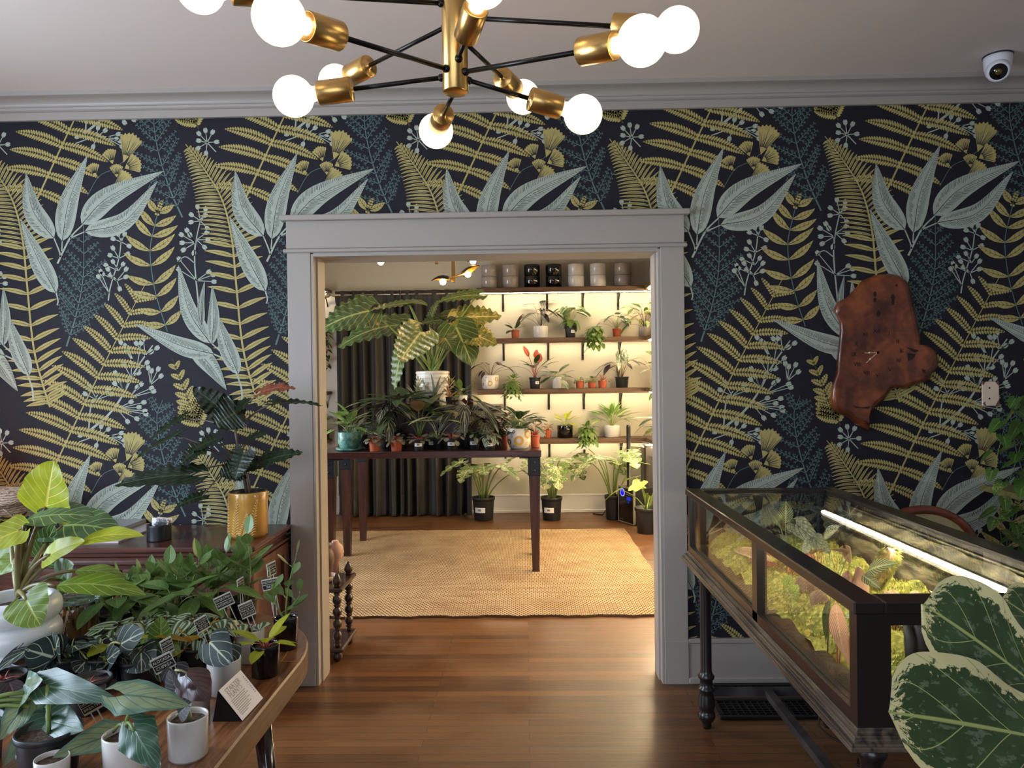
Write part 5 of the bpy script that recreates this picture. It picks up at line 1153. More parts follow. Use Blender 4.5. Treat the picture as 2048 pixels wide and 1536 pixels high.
spot('potted_fittonia', 'rightmost of the three small terracotta pots, with thin rosy sprigs', 1204, 18, 15, 2, 'nurs', terra, fit(22, .07, .028, .02, shape='round', elev=(10, 85), dip=40, nv=6), lf_pink, st_red, dy=.08)
spot('potted_alocasia', 'black pot with nearly black spreading leaves and one white veined leaf on the third shelf', 1243, 28, 22, 2, 'nurs', nurs, lambda A, B, c: (rosette(A, B, c, 11, .24, .19, .06, 'lance', (35, 80), 80), ), lf_purp, st_brown)
A, B = MB(), MB(); c0 = V((at(1240, 700, SYF_+.05).x, SYF_+.05, SHZ[2]+.11)); 
t = bpy.data.objects[[o.name for o in bpy.data.objects if o.get('label', '').startswith('black pot with nearly black')][0]]
for dx, z0, z1 in ((-.01, .24, .06), (.05, .26, .13)): b0 = c0+V((dx, -.02, z0)); B.tube(bez(c0, c0+V((0, 0, z0*.6)), b0, 5), .003, 6); leaf(A, b0, b0+V((dx*.4-.01, -.05, z1-z0)), .085, (0, -1, .2), 'arrow', 0, .05, .1)
o = A.build('foliage', lf_white, t); o['label'] = 'white veined arrow leaves'; B.build('stem', st_pale, t)
spot('potted_begonia', 'small pink toned terracotta pot just past the right end of the plant table', 1093, 17, 16, 3, 'nurs', terra, fit(16, .08, .04, .03, shape='round', elev=(10, 80), dip=40), lf_pink, st_red, dy=.08)
spot('potted_philodendron', 'black cylinder pot with yellow green pointed leaves on the lowest shelf', 1128, 32, 25, 3, 'cyl', gloss_b, lambda A, B, c: (rosette(A, B, c, 16, .11, .12, .05, 'ovate', (10, 80), 25), ), lf_lime, st_pale)
spot('potted_hoya', 'trailing cream edged plant between the black and white pots of the lowest shelf', 1172, 20, 14, 3, 'nurs', nurs, lambda A, B, c: (rosette(A, B, c, 22, .09, .07, .045, 'heart', (-10, 80), 40), trail(5, .10, .06, .04)(A, B, c)), lf_poth, st_green, dy=.08)
spot('potted_spathiphyllum', 'white cylinder pot with a tall fan of bright leaves on the lowest shelf', 1222, 33, 24, 3, 'cyl', gloss_w, lambda A, B, c: (rosette(A, B, c, 34, .17, .17, .045, 'lance', (25, 85), 25, fold=.25), ), lf_peace, st_pale)
# side shelf plants
SD = [('potted_alocasia', 'silvery leaved plant on the lowest side shelf by the humidifier tube', 7.35, 3, .05, .10, nurs, lambda A, B, c: (rosette(A, B, c, 8, .18, .18, .085, 'arrow', (10, 75), 50), rosette(A, B, c, 8, .10, .10, .06, 'heart', (-20, 50), 30)), lf_white, st_pale),
      ('potted_dieffenbachia', 'leafy cream splashed plant on the lowest side shelf nearest the jamb', 6.95, 3, .06, .10, nurs, lambda A, B, c: (rosette(A, B, c, 26, .14, .15, .07, 'ovate', (0, 85), 35), trail(4, .1, .08, .06)(A, B, c)), lf_poth, st_green),
      ('potted_monstera', 'long stemmed marbled leaf plant in a small jar on the third side shelf', 7.5, 2, .03, .08, gloss_w, lambda A, B, c: rosette(A, B, c, 5, .30, .14, .10, 'heart', (55, 80), 60), lf_mons, st_green),
      ('potted_aglaonema', 'glossy black pot with white dappled and red leaves on the third side shelf', 7.05, 2, .06, .13, gloss_b, lambda A, B, c: rosette(A, B, c, 16, .16, .12, .055, 'ovate', (15, 85), 40), lf_white, st_red),
      ('potted_pothos', 'green and yellow runner plant tumbling off the third side shelf corner', 7.28, 2, .03, .06, nurs, trail(6, .16, .07, .05), lf_pothg, st_pale),
      ('potted_philodendron', 'wide leaved plant reaching toward the light on the second side shelf', 7.0, 1, .06, .12, gloss_w, lambda A, B, c: (rosette(A, B, c, 16, .24, .15, .06, 'ovate', (15, 85), 45), ), lf_poth, st_red)]
for nm, lb, y, i, r, h, pm, pf, lm, sm_ in SD: potted(nm, lb, (SXW+.08, y, SHZ[i]), r, r*.9, h, 'cyl', pm, pf, lm, sm_, 'potted plants on the side shelves')
t = thing('carton', 'small white carton standing on the lowest side shelf', 'box', (SXW+.05, 6.78, SHZ[3])); mb = MB(); mb.bbox((SXW+.01, 6.74, SHZ[3]), (SXW+.10, 6.83, SHZ[3]+.17), 0, .002); mb.build('box', whp, t); mb = MB()
for k in range(3): mb.box((SXW+.025, 6.7393, SHZ[3]+.06+.02*k), (SXW+.08-.01*k, 6.7397, SHZ[3]+.068+.02*k))
mb.build('print', ink, t)
# hanging plant at far left
t = thing('potted_pothos', 'dark trailing plant hanging on a cord at the far left of the back room', 'potted plant', at(650, 680, YF-.12)); c = at(649, 655, YF-.12)
mb = MB(); mb.lathe(c+V((0, 0, -.06)), POTS['nurs'](.05, .04, .08), 20); mb.build('pot', nurs, t); LM, SM = MB(), MB(); rosette(LM, SM, c, 16, .06, .07, .055, 'heart', (-10, 70), 50)
for k in range(6): vine(LM, SM, [c+V((U(-.05, .05), -.03, 0)), c+V((U(-.07, .07), -.06, -.10)), c+V((U(-.06, .05), -.05, -.25-.04*k))], .03, .06, .05)
LM.build('foliage', lf_deep, t); SM.build('stem', st_green, t); mb = MB(); mb.tube([c, at(650, 600, YF-.12)], .0025, 6); mb.build('cord', st_dark, t)
z = at(652, 783, YF-.15).z
potted('potted_pothos', 'plant with one big lime leaf on the middle short shelf at the far left', (at(648, 800, YF-.13).x, YF-.13, at(648, 880, YF-.2).z), .06, .05, .10, 'nurs', nurs, lambda A, B, c: rosette(A, B, c, 9, .22, .15, .12, 'heart', (10, 80), 60), lf_pothg, st_pale)

# ================================================================ floor plants, humidifier, tower
def mons(n, pet, L, W, seed):
    def f(A, B, c):
        RND.seed(seed); rosette(A, B, c, n, pet, L, W, 'monstera', (42, 80), 75, sag=.12, r=.006, nv=30, nu=4, cuts=6.5, depth=.7, up=.2, r0=.03)
    return f
for px, py, w, hp, lb, sd_, hgt in ((967, 1043, 46, 46, 'variegated split leaf plant in a black nursery pot under the table end, nearest the curtain', 3, .44), (1103, 1043, 43, 46, 'variegated split leaf plant in a black nursery pot, tallest, right of the table leg', 9, .52), (1226, 1041, 34, 48, 'variegated split leaf plant in a black pot beside the humidifier', 21, .56)):
    f0 = atz(px, py, 0); Y = f0.y + w/2*f0.y/F*.9; c = V((at(px, 1000, Y).x, Y, 0)); r = w/2*Y/F; h = hp*Y/F
    potted('potted_monstera', lb, c, r, r*.82, h, 'nurs', nurs, mons(10, hgt, .26, .27, sd_), lf_mons, st_green, 'variegated plants standing on the back room floor', (.36, .58, -pi/2-.35, .55) if px != 1226 else None)
f0 = atz(1298, 1070, 0); c = V((f0.x, f0.y+.1, 0))
potted('potted_monstera', 'lime variegated broad leaf plant in a dark pot close to the right door jamb', c, .115, .09, .24, 'nurs', nurs, lambda A, B, c: (RND.seed(4), rosette(A, B, c, 8, .36, .17, .15, 'heart', (15, 80), 70, r=.004, nv=16, nu=3)), leafmat('leaf_lime_variegated', (140, 170, 66), (206, 214, 140), 'marble', 6, .3, .02, c2=(220, 220, 150), rough=.4, amt=.3), st_green)
hp_ = [V((.948, 7.35, 0)), V((1.067, 7.10, 0))]; a = atz(1237, 1043, 0); b = atz(1268, 1053, 0); ex = (b-a).normalized(); L_ = (b-a).length; ey = V((-ex.y, ex.x, 0)); hz = at(1237, 970, a.y).z
t = thing('humidifier', 'boxy black humidifier with a blue lit dial on the floor', 'humidifier', (a+b)/2+ey*.12)
def hbox(mb, u0, u1, v0, v1, z0, z1, m=0, bev=.0):
    P = [(u0, v0), (u1, v0), (u1, v1), (u0, v1)]; mb.prism([tuple((a+ex*u+ey*v)[:2]) for u, v in P], z0, z1, m)
mb = MB(); hbox(mb, .008, L_-.008, .006, .25, .012, hz-.01); mb.build('body', mat('satin_black_plastic', (26, 26, 28), .3), t)
mb = MB(); hbox(mb, .02, L_-.02, .03, .23, 0, .012); mb.build('base', nurs, t)
mb = MB()   # silver band round the front
for u0, u1, z0, z1 in ((0, .012, .02, hz-.012), (L_-.012, L_, .02, hz-.012), (.008, L_-.008, .008, .02), (.008, L_-.008, hz-.014, hz)): hbox(mb, u0, u1, -.002, .02, z0, z1)
mb.build('silver_trim', mat('silver_trim', (190, 188, 184), .3, .7), t)
mb = MB(); hbox(mb, .012, L_-.012, -.001, .006, .02, hz-.014); mb.build('front_panel', mat('black_gloss', (8, 8, 9), .06), t)
fo = lambda u, z, o: a+ex*u+ey*(-.0015-o)+V((0, 0, z)); dcx, dcz = L_*.30, hz-.062
mb = MB(); mb.lathe(fo(dcx, dcz, 0), [(.040, 0), (.040, .003), (.032, .003)], 28, axis=-ey, caps=False); mb.build('dial_ring', emit('pale_violet_glow', (190, 186, 255), 1.0), t)
mb = MB(); mb.lathe(fo(dcx, dcz, 0), [(.031, 0), (.031, .002), (0, .0022)], 28, axis=-ey); mb.build('dial', emit('blue_glow', (20, 20, 255), 1.6), t)
mb = MB(); put_text(mb, '100', .05, fo(L_*.68, hz-.115, .001), ex, (0, 0, 1)); put_text(mb, '%', .03, fo(L_*.68, hz-.15, .001), ex, (0, 0, 1)); mb.build('display_digits', emit('blue_digits', (40, 60, 255), 1.5), t)
mb = MB(); 
for k in range(9): hbox(mb, L_*.5+k*.0125, L_*.5+k*.0125+.008, -.0022, -.001, hz-.078, hz-.070)
hbox(mb, L_*.12, L_*.16, -.0022, -.001, .034, .044); hbox(mb, L_*.2, L_*.32, -.0022, -.001, .036, .042); mb.build('front_print', mat('grey_print', (130, 130, 130), .5), t)
tc_ = at(1258, 960, 7.28); mb = MB(); mb.lathe((tc_.x, 7.28, hz-.01), [(.030, 0), (.030, .012), (.021, .016), (.021, at(1258, 852, 7.28).z-hz), (.018, at(1258, 850, 7.28).z-hz+.01), (.012, at(1258, 850, 7.28).z-hz+.012)], 24); mb.build('mist_tube', mat('matte_black_tube', (16, 16, 17), .35), t)
tx0 = at(1287, 900, 7.45).x; tz1 = at(1290, 892, 7.45).z
t = thing('air_purifier', 'tall dark tower appliance with a pale top under the side shelf', 'air purifier', (tx0+.1, 7.55, 0))
mb = MB(); mb.bbox((tx0, 7.42, 0), (tx0+.22, 7.66, tz1), 0, .02); mb.build('tower_body', mat('charcoal_plastic', (58, 54, 52), .35), t); mb = MB(); mb.bbox((tx0+.012, 7.43, tz1), (tx0+.21, 7.65, tz1+.018), 0, .008); mb.build('top_cover', whp, t)
mb = MB()
for k in range(3): mb.box((tx0+.05+k*.05, 7.46, tz1+.018), (tx0+.075+k*.05, 7.60, tz1+.019))
mb.build('control_marks', ink, t)
mb = MB(); c0 = atz(1186, 1029, 0); mb.tube([c0+V((0, 0, .008)), atz(1205, 1031, 0)+V((0, 0, .006)), atz(1213, 1024, 0)+V((0, 0, .03)), atz(1219, 1030, 0)+V((0, .1, .006)), V((a.x, a.y+.25, .02))], .006, 6); solo(mb, 'power_cord', mat('black_rubber', (14, 14, 15), .5), 'black cord with plug lying on the floor left of the humidifier', 'cord')

# ================================================================ spindle plant stand by the left jamb
spw = wood('dark_spindle_wood', (34, 18, 14), (66, 38, 30), .3, 0, 1.0, coat=.3)
PX1 = at(688, 1200, 3.74).x; PYA, PYB, PZ0, PZ1 = 3.70, 4.02, .075, .385; PX0 = PX1-.42
t = thing('plant_stand', 'two tier dark wood stand with turned spindles peeking past the left jamb', 'plant stand', ((PX0+PX1)/2, (PYA+PYB)/2, 0))
for z in (PZ0, PZ1): mb = MB(); mb.bbox((PX0, PYA, z-.022), (PX1, PYB, z), 0, .006); mb.build('shelf', spw, t)
def spin(h): 
    pr = [(.010, 0), (.018, .006), (.012, .016)]
    n = 4; bh = (h-.04)/n
    for i in range(n): z0 = .02+i*bh; pr += [(.012, z0), (.020, z0+bh*.12), (.012, z0+bh*.2), (.022, z0+bh*.38), (.024, z0+bh*.6), (.021, z0+bh*.82), (.012, z0+bh*.96)]
    return pr+[(.018, h-.01), (.01, h)]
for x in (PX0+.04, PX1-.035):
    for y in (PYA+.035, PYB-.04):
        mb = MB(); mb.lathe((x, y, PZ0), spin(PZ1-PZ0-.022), 16); mb.build('spindle', spw, t)
        mb = MB(); mb.lathe((x, y, 0), [(.008, 0), (.022, .012), (.026, .028), (.018, .046), (.014, PZ0-.022)], 16); mb.build('foot', spw, t)
        mb = MB(); mb.lathe((x, y, PZ1), [(.016, 0), (.021, .006), (.016, .012), (.022, .018), (.024, .03), (.018, .05), (.010, .068), (.004, .072)], 16); mb.build('finial', spw, t)
vx = at(650, 1150, 3.86).x
t = thing('vase', 'brown urn shaped vase on a cream saucer on the spindle stand', 'vase', (vx, 3.86, PZ1)); mb = MB(); mb.lathe((vx, 3.86, PZ1+.008), [(.03, 0), (.036, .01), (.032, .03), (.046, .07), (.052, .11), (.044, .15), (.034, .165), (.044, .178), (.046, .186), (.036, .186), (.03, .17)], 28); mb.build('body', mat('umber_pottery', (92, 66, 50), .5), t)
mb = MB(); mb.lathe((vx, 3.86, PZ1), [(.04, 0), (.056, .004), (.06, .03), (.056, .03), (.05, .008)], 28); mb.build('saucer', mat('bisque_pottery', (190, 160, 136), .6), t)
t = thing('vase', 'pale pink round bud vase behind the brown urn on the spindle stand', 'vase', (vx-.0, 3.955, PZ1)); mb = MB(); mb.lathe((vx+.03, 3.965, PZ1), [(.018, 0), (.02, .07), (.032, .09), (.046, .125), (.04, .16), (.02, .178), (.018, .19), (.014, .19)], 24); mb.build('body', mat('pink_pottery', (206, 160, 140), .5), t)

# ================================================================ leaf shaded ceiling lamp of the back room
LY_ = 6.0; t = thing('ceiling_lamp', 'brass branching lamp with black leaf shaped shades above the plant table', 'ceiling lamp', (at(890, 540, LY_).x, LY_, ZC))
bulb2 = emit('small_warm_bulb', (255, 214, 150), 60); leafin = mat('gold_shade_inside', (226, 170, 70), .35, .9); leafout = mat('black_shade', (24, 22, 22), .4, .3)
mb = MB(); p1 = at(907, 565, LY_); mb.bar(p1, (p1.x, LY_, ZC), .03, .03); p2 = at(873, 528, LY_+.1); mb.bar(p2, (p2.x, LY_+.1, ZC), .026, .026); mb.build('stem', brass, t); mb = MB(); mb.lathe(((p1.x+p2.x)/2, LY_+.05, ZC-.03), [(.0, 0), (.12, .002), (.125, .03)], 32); mb.build('ceiling_canopy', brass, t)
ARMS = [((780, 514, -.2), (935, 518, .1)), ((884, 562, -.1), (940, 543, .0)), ((735, 520, .15), (873, 517, .1))]
for (a, b) in ARMS: mb = MB(); mb.tube([at(a[0], a[1], LY_+a[2]), at(b[0], b[1], LY_+b[2])], .009, 8); mb.build('arm', brass, t)
for bp, tp, dy in (((724, 512), (704, 516), .15), ((762, 521), (728, 530), -.2), ((946, 520), (996, 518), .1), ((936, 546), (967, 531), 0), ((886, 561), (855, 566), -.1)):
    b0 = at(bp[0], bp[1], LY_+dy); p = at(tp[0], tp[1], LY_+dy-.05); ax = (p-b0).normalized(); LL = (p-b0).length*1.15; up_ = V((0, 0, 1)); sd = ax.cross(up_).normalized(); up_ = sd.cross(ax)
    for nm, m_, o in (('shade', leafout, .0), ('shade_lining', leafin, -.004)):
        mb = MB(); n = 14; vs = []
        for i in range(n+1):
            u = i/n; w = .062*sin(pi*(.18+.82*u)**1.1)**.8*(1-.15*u)+.001; x = -.05+LL*u
            for j in range(7):
                th = (j/6-.5)*pi*.95*(1-.55*u); vs.append(b0+ax*x+sd*(sin(th)*w)+up_*((cos(th)-.35)*w*.9+o+.01))
        mb.add(vs, [(i*7+j, i*7+j+1, (i+1)*7+j+1, (i+1)*7+j) for i in range(n) for j in range(6)]); s_ = mb.build(nm, m_, t)
    mb = MB(); mb.sphere(b0+V((0, -.01, -.012)), .026, 14); o = mb.build('bulb', bulb2, t); mb = MB(); mb.tube([b0-ax*.05, b0-ax*.012], .014, 10); mb.build('socket', brass, t)
# ================================================================ items on the sideboard
def onz(px, py, w, hpx, z, k=.8):
    """pot contact: front bottom edge at the pixel, on the level z"""
    f = atz(px, py, z); r = w/2*f.y/F; return V((f.x, f.y+r*k, z)), r, hpx*f.y/F*1.02
c, r, h = onz(485, 1078, 78, 90, SZ)
amber = mat('amber_glaze', (200, 150, 70), .2, var=.15, vs=14, coat=.4)
t = thing('potted_philodendron', 'honey yellow fern embossed pot with a dark leggy plant on the sideboard', 'potted plant', c)
pot(t, c, r, r*.99, h, 'cyl', amber, n=48)
mb = MB(); mb.lathe(c+V((0, 0, h*.86)), [(r*.9, 0), (r*.91, h*.15), (r*.86, h*.15), (r*.84, 0)], 32, caps=False); mb.build('nursery_liner', nurs, t)
emb = mat('pale_amber_relief', (228, 190, 116), .2, coat=.4)
mb = MB()
def onpot(u, v): a = -pi/2 + u; return c+V((cos(a)*(r*1.0+.0006), sin(a)*(r*1.0+.0006), h*v))
for (u0, v0, u1, v1) in ((-.35, .08, -.15, .9), (.45, .05, .85, .85), (-1.0, .05, -.8, .9), (.05, .02, .35, .55)):
    for i in range(14):
        k = i/14; u, v = u0+(u1-u0)*k, v0+(v1-v0)*k
        for s in (-1, 1): L = .30*(1-k*.85); mb.tube([onpot(u, v), onpot(u+s*L*.5, v+.05), onpot(u+s*L, v+.05+.04*s*0)], [.0012, .0022, .0005], 4)
    mb.tube([onpot(u0+(u1-u0)*i/8, v0+(v1-v0)*i/8) for i in range(9)], .0011, 5)
mb.build('fern_relief', emb, t)
crown = c+V((0, 0, h*.9)); LM, SM, LR = MB(), MB(), MB(); Yp = c.y
m0 = at(478, 905, Yp); top = at(466, 835, Yp)
SM.tube([crown, m0, top], [.009, .007, .005], 8); SM.tube([crown+V((.012, 0, 0)), at(490, 930, Yp)], [.008, .005], 8)
DK = [((462, 832), (386, 776), 0, .12, (-.2, -.8, .5)), ((470, 826), (505, 800), -.02, .10, (0, -.6, .8)), ((548, 806), (646, 812), -.05, .05, (0, -.35, .9)), ((362, 838), (300, 882), .05, .07, (-.3, -.5, .8)),
      ((350, 870), (255, 935), -.05, .05, (-.2, -.4, .9)), ((400, 898), (360, 930), -.08, .09, (-.6, -.8, .2)), ((432, 878), (382, 905), -.05, .08, (-.2, -.6, .7)), ((380, 950), (228, 972), -.12, .10, (-.1, -.7, .7)),
      ((405, 992), (348, 1016), -.15, .06, (0, -.5, .8)), ((522, 925), (606, 906), -.05, .09, (.2, -.6, .7)), ((478, 938), (440, 950), -.06, .12, (-.1, -.8, .5)), ((490, 930), (520, 925), -.05, .1, (.1, -.8, .5)), ((500, 878), (535, 868), .05, .06, (.1, -.6, .7)), ((488, 905), (470, 960), -.1, .09, (0, -1, .2)), ((470, 826), (430, 850), -.1, .16, (-.1, -.9, .35))]
for b_, p_, dy, W, nr in DK:
    b0 = at(b_[0], b_[1], Yp+dy); p = at(p_[0], p_[1], Yp+dy-.04); leaf(LM, b0, p, W*1.35, nr, 'lobed', 0, .1, .1, .03, 26, 3, cuts=7)
    st = (at(472, 860 if b_[1] < 860 else 930, Yp)); SM.tube(bez(st, (st*.5+b0*.5)+V((0, 0, .03)), b0, 6), [.0045, .004, .0038, .0035, .003, .003, .0028], 6)
b0 = at(524, 784, Yp-.1); leaf(LR, b0, at(592, 778, Yp-.1), .09, (0, -.6, .8), 'lobed', 0, .2, .1, .05, 22, 3); SM.tube(bez(top, at(500, 800, Yp-.05), b0, 6), .003, 6)
b0 = at(484, 826, Yp-.04); leaf(LR, b0, at(492, 858, Yp-.05), .03, (0, -1, .1), 'ovate', 0, .05, .2)
LM.build('foliage', lf_dark, t); o = LR.build('foliage', leafmat('leaf_bronze_new', (134, 72, 52), (170, 110, 84), 'pinnate', 8, .3, .03, rough=.35), t); o['label'] = 'bronze red newest leaves'; SM.build('stem', mat('stem_plum', (92, 78, 66), .5), t)
# card holder with cards
c, r, h = onz(309, 1084, 47, 32, SZ)
t = thing('card_holder', 'small black ribbed round holder full of cards on the sideboard', 'card holder', c)
mb = MB(); pr = []
for i in range(13): pr += [(r*(1-.03*(i % 2)), h*i/12)]
mb.lathe(c, pr+[(r*.92, h), (r*.9, h*.5)], 32); mb.build('cup', mat('black_wood_cup', (20, 22, 27), .4), t)
for k, (dx, dy, dz, m_, hh) in enumerate(((-.014, .018, 0, mat('kraft_card', (176, 150, 124), .7), .066), (.012, .012, 0, mat('blush_card', (206, 180, 164), .7), .068), (-.004, .0, 0, mat('white_card', (224, 224, 226), .5), .066), (.006, -.01, 0, mat('white_card', (224, 224, 226), .5), .06))):
    p = c+V((dx, dy, .02)); w_ = .058
    mb = MB(); q0 = [p+V((x, y*.2-.0, z)) + V((0, z*.25, 0)) for x, y, z in ((-w_/2, 0, 0), (w_/2, 0, 0), (w_/2+.004, 0, hh), (-w_/2-.006, 0, hh+.006))]
    mb.add(q0+[v+V((0, .0012, 0)) for v in q0], [(0,1,2,3),(7,6,5,4),(0,4,5,1),(1,5,6,2),(2,6,7,3),(3,7,4,0)], 0, None, False); cd = mb.build('card', m_, t)
    if k >= 2:
        mb = MB(); n_ = V((0, -1, .25)).normalized()
        for j in range(4):
            o0 = p+V((-.016+.011*j, (hh*.55)*.25-.001, hh*.62+.01*(j % 2))) + n_*.0006
            for s in range(7):
                a = 2.4*s/7-1.2+pi/2; mb.bar(o0, o0+V((cos(a)*.017, sin(a)*.02*.25, sin(a)*.02)), .0022, .0004, up=n_)
            for s in range(5): mb.bar(o0, o0+V((cos(-.3-s*.6)*.014, sin(-.3-s*.6)*.003, sin(-.3-s*.6)*.012)), .0018, .0004, up=n_)
        mb.build('leaf_print', mat('black_print', (14, 14, 16), .6), cd)
# magazines
a = atz(262, 1050, SZ); mgm = [mat('silver_cover', (150, 152, 158), .3), mat('pale_paper_edge', (206, 200, 196), .6), mat('blush_cover', (190, 176, 176), .4)]
for k, (x0, x1, y0, y1, z0, z1) in enumerate(((atz(185, 1082, SZ).x, atz(252, 1080, SZ).x, atz(215, 1086, SZ).y, atz(215, 1050, SZ).y, 0, .007), (atz(190, 1060, SZ).x, atz(262, 1060, SZ).x+.0, atz(215, 1076, SZ).y, atz(215, 1046, SZ).y+.03, .007, .026))):
    t = thing('magazine', ('pink paged magazine at the bottom of the pile on the sideboard', 'silvery magazine on top of the pile on the sideboard')[k], 'magazine', ((x0+x1)/2, (y0+y1)/2, SZ+z0), 'magazines piled on the sideboard')
    mb = MB(); mb.bbox((x0, y0, SZ+z0+.001), (x1-.002, y1, SZ+z1-.001), 0, .001); mb.build('pages', mgm[1], t); mb = MB(); mb.bbox((x0, y0-.001, SZ+z1-.001), (x1, y1, SZ+z1), 0, .0004); mb.bbox((x0, y0-.001, SZ+z0), (x1, y1, SZ+z0+.001), 0, .0004); mb.build('cover', mgm[0 if k else 2], t)
# low glass terrarium with a woven domed cover, at the frame edge
dz = at(20, 1010, 3.15); gx = at(0, 1060, 3.15).x-.06
t = thing('covered_dish_garden', 'low glass dish garden with pale straw woven cover on the sideboard', 'dish garden', (gx, 3.15, SZ))
mb = MB(); mb.lathe((gx, 3.15, SZ), [(.10, 0), (.17, .02), (.185, .07), (.186, .12)], 36, caps=False); mb.build('glass_bowl', glass('clear_glass'), t)
mb = MB(); mb.lathe((gx, 3.15, SZ), [(.165, .017), (.177, .045), (.02, .055)], 28); mb.build('soil', soil_m, t)
LM, SM = MB(), MB(); rosette(LM, SM, (gx+.05, 3.13, SZ+.05), 22, .06, .09, .03, 'lance', (5, 75), 30); LM.build('foliage', lf_pothg, t); SM.build('stem', st_green, t)
q = NT('woven_straw'); tcs = q.n('TexCoord').outputs['Object']; wv = q.n('TexWave', {'Vector': tcs, 'Scale': 40.0, 'Distortion': 8.0, 'Detail': 3.0}, bands_direction='Z').outputs['Fac']; b_ = q.bsdf(Roughness=.7, Base_Color=q.mix(wv, lin((226, 206, 190)), lin((150, 120, 96)))); q.set(b_.inputs['Normal'], q.n('Bump', {'Height': wv, 'Strength': .5, 'Distance': .004}).outputs[0]); straw = q.done(b_)
z0 = .165; mb = MB(); mb.lathe((gx, 3.15, SZ), [(.12, .15)] + [(.215*cos(pi*.5*i/12)**.6 if i < 12 else .002, z0+.05*sin(pi*.5*i/12)) for i in range(13)], 48, wob=lambda a, z: 1+.012*sin(a*9)); mb.lathe((gx, 3.15, SZ), [(.184, .118), (.192, .13), (.15, .16)], 36, caps=False); mb.build('woven_cover', straw, t)
# warm table lamp further along the sideboard, past the frame edge
lx, ly = -2.62, 3.18
t = thing('table_lamp', 'small lit table lamp with a linen shade on the sideboard end', 'lamp', (lx, ly, SZ)); mb = MB(); mb.lathe((lx, ly, SZ), [(.07, 0), (.07, .012), (.012, .02), (.010, .30)], 24); mb.build('base', brass, t)
q = NT('linen_shade'); mx = q.n('MixShader', {0: .5}); q.set(mx.inputs[1], q.n('BsdfDiffuse', {'Color': lin((220, 190, 150))}).outputs[0]); q.set(mx.inputs[2], q.n('BsdfTranslucent', {'Color': lin((236, 196, 140))}).outputs[0]); shade_m = q.done(mx)
mb = MB(); mb.lathe((lx, ly, SZ+.24), [(.13, 0), (.10, .17)], 32, caps=False); mb.build('shade', shade_m, t); mb = MB(); mb.sphere((lx, ly, SZ+.33), .03, 14); mb.build('bulb', emit('lamp_bulb', (255, 176, 84), 90), t)

# ================================================================ big ringed pot and its plant on the oval table
c = atz(20, 1345, TZ); c = V((c.x, c.y+.02, TZ)); rw_ = 84*c.y/F
ceram_b = mat('white_bubble_ceramic', (222, 228, 232), .3, coat=.2)
t = thing('potted_philodendron', 'large leafy plant in a fat white ringed pot on the oval table', 'potted plant', c)
hh = (1345-1192)*c.y/F*.97; pr = [(rw_*.7, 0)]
for k in range(3):
    for i in range(9): a = -pi/2+pi*i/8; pr.append((rw_*(.80+.2*cos(a)), hh*(k+.5+.5*sin(a))/3))
mb = MB(); mb.lathe(c, pr+[(rw_*.74, hh*.97), (rw_*.72, hh*.85)], 56); mb.build('pot', ceram_b, t)
mb = MB(); mb.lathe(c, [(rw_*.73, hh*.84), (rw_*.4, hh*.87), (.001, hh*.86)], 24); mb.build('soil', soil_m, t)
cr = at(38, 1192, c.y); LM, LL, LG, SM = MB(), MB(), MB(), MB()
Y0 = c.y
# (blade base px, tip px, depth, width, normal, mesh, shape, sag)
BP = [((92, 1014), (108, 921), Y0, .16, (-.1, -.95, .1), LL, 'heart', .04), ((52, 1040), (190, 1034), Y0-.02, .10, (.1, -.45, .9), LM, 'ovate', .12), ((125, 1052), (240, 1066), Y0+.18, .15, (.1, -.5, .85), LM, 'heart', .14),
      ((158, 1086), (288, 1072), Y0-.05, .055, (.1, -.5, .8), LL, 'ovate', .16), ((100, 1110), (170, 1082), Y0-.05, .07, (.1, -.7, .6), LL, 'heart', .1), ((150, 1142), (254, 1158), Y0+.02, .05, (.1, -.4, .9), LG, 'ovate', .14), ((112, 1172), (292, 1190), Y0-.06, .07, (.1, -.5, .85), LG, 'ovate', .16),
      ((40, 1060), (-40, 1100), Y0-.1, .10, (-.2, -.7, .6), LL, 'heart', .1), ((22, 1075), (38, 1130), Y0+.1, .10, (-.1, -.9, .2), LG, 'heart', .05), ((30, 1118), (0, 1150), Y0+.05, .08, (-.2, -.8, .5), LG, 'heart', .08), ((85, 1110), (110, 1050), Y0+.15, .10, (.1, -.9, .3), LM, 'heart', .05),
      ((52, 1200), (82, 1252), Y0-.17, .105, (.1, -.9, .4), LG, 'heart', .1), ((120, 1160), (148, 1130), Y0+.1, .11, (.1, -.8, .5), LM, 'heart', .1)]
for b_, p_, Y, W, nr, mbx, shp, sg in BP:
    b0 = at(b_[0], b_[1], Y); p = at(p_[0], p_[1], Y-.03); leaf(mbx, b0, p, W, nr, shp, 0, sg, .08, .015, 18, 3)
    SM.tube(bez(cr, (cr*.5+b0*.5)+V((-.01, 0, .03)), b0, 8), [.0085-.0006*i for i in range(9)], 8)
SM.tube(bez(at(46, 1160, Y0), at(50, 1080, Y0), at(46, 1058, Y0), 4), [.011, .009, .006, .004, .004], 8); SM.tube(bez(at(46, 1060, Y0), at(30, 1030, Y0), at(6, 1018, Y0), 4), [.005, .004, .003, .002, .001], 6)
LM.build('foliage', lf_phil, t); o = LL.build('foliage', lf_lime, t); o['label'] = 'lime yellow leaves'; o = LG.build('foliage', lf_limeg, t); o['label'] = 'yellow green leaves'; SM.build('stem', mat('stem_olive', (120, 116, 64), .4, c2=(104, 68, 56), vs=6), t)
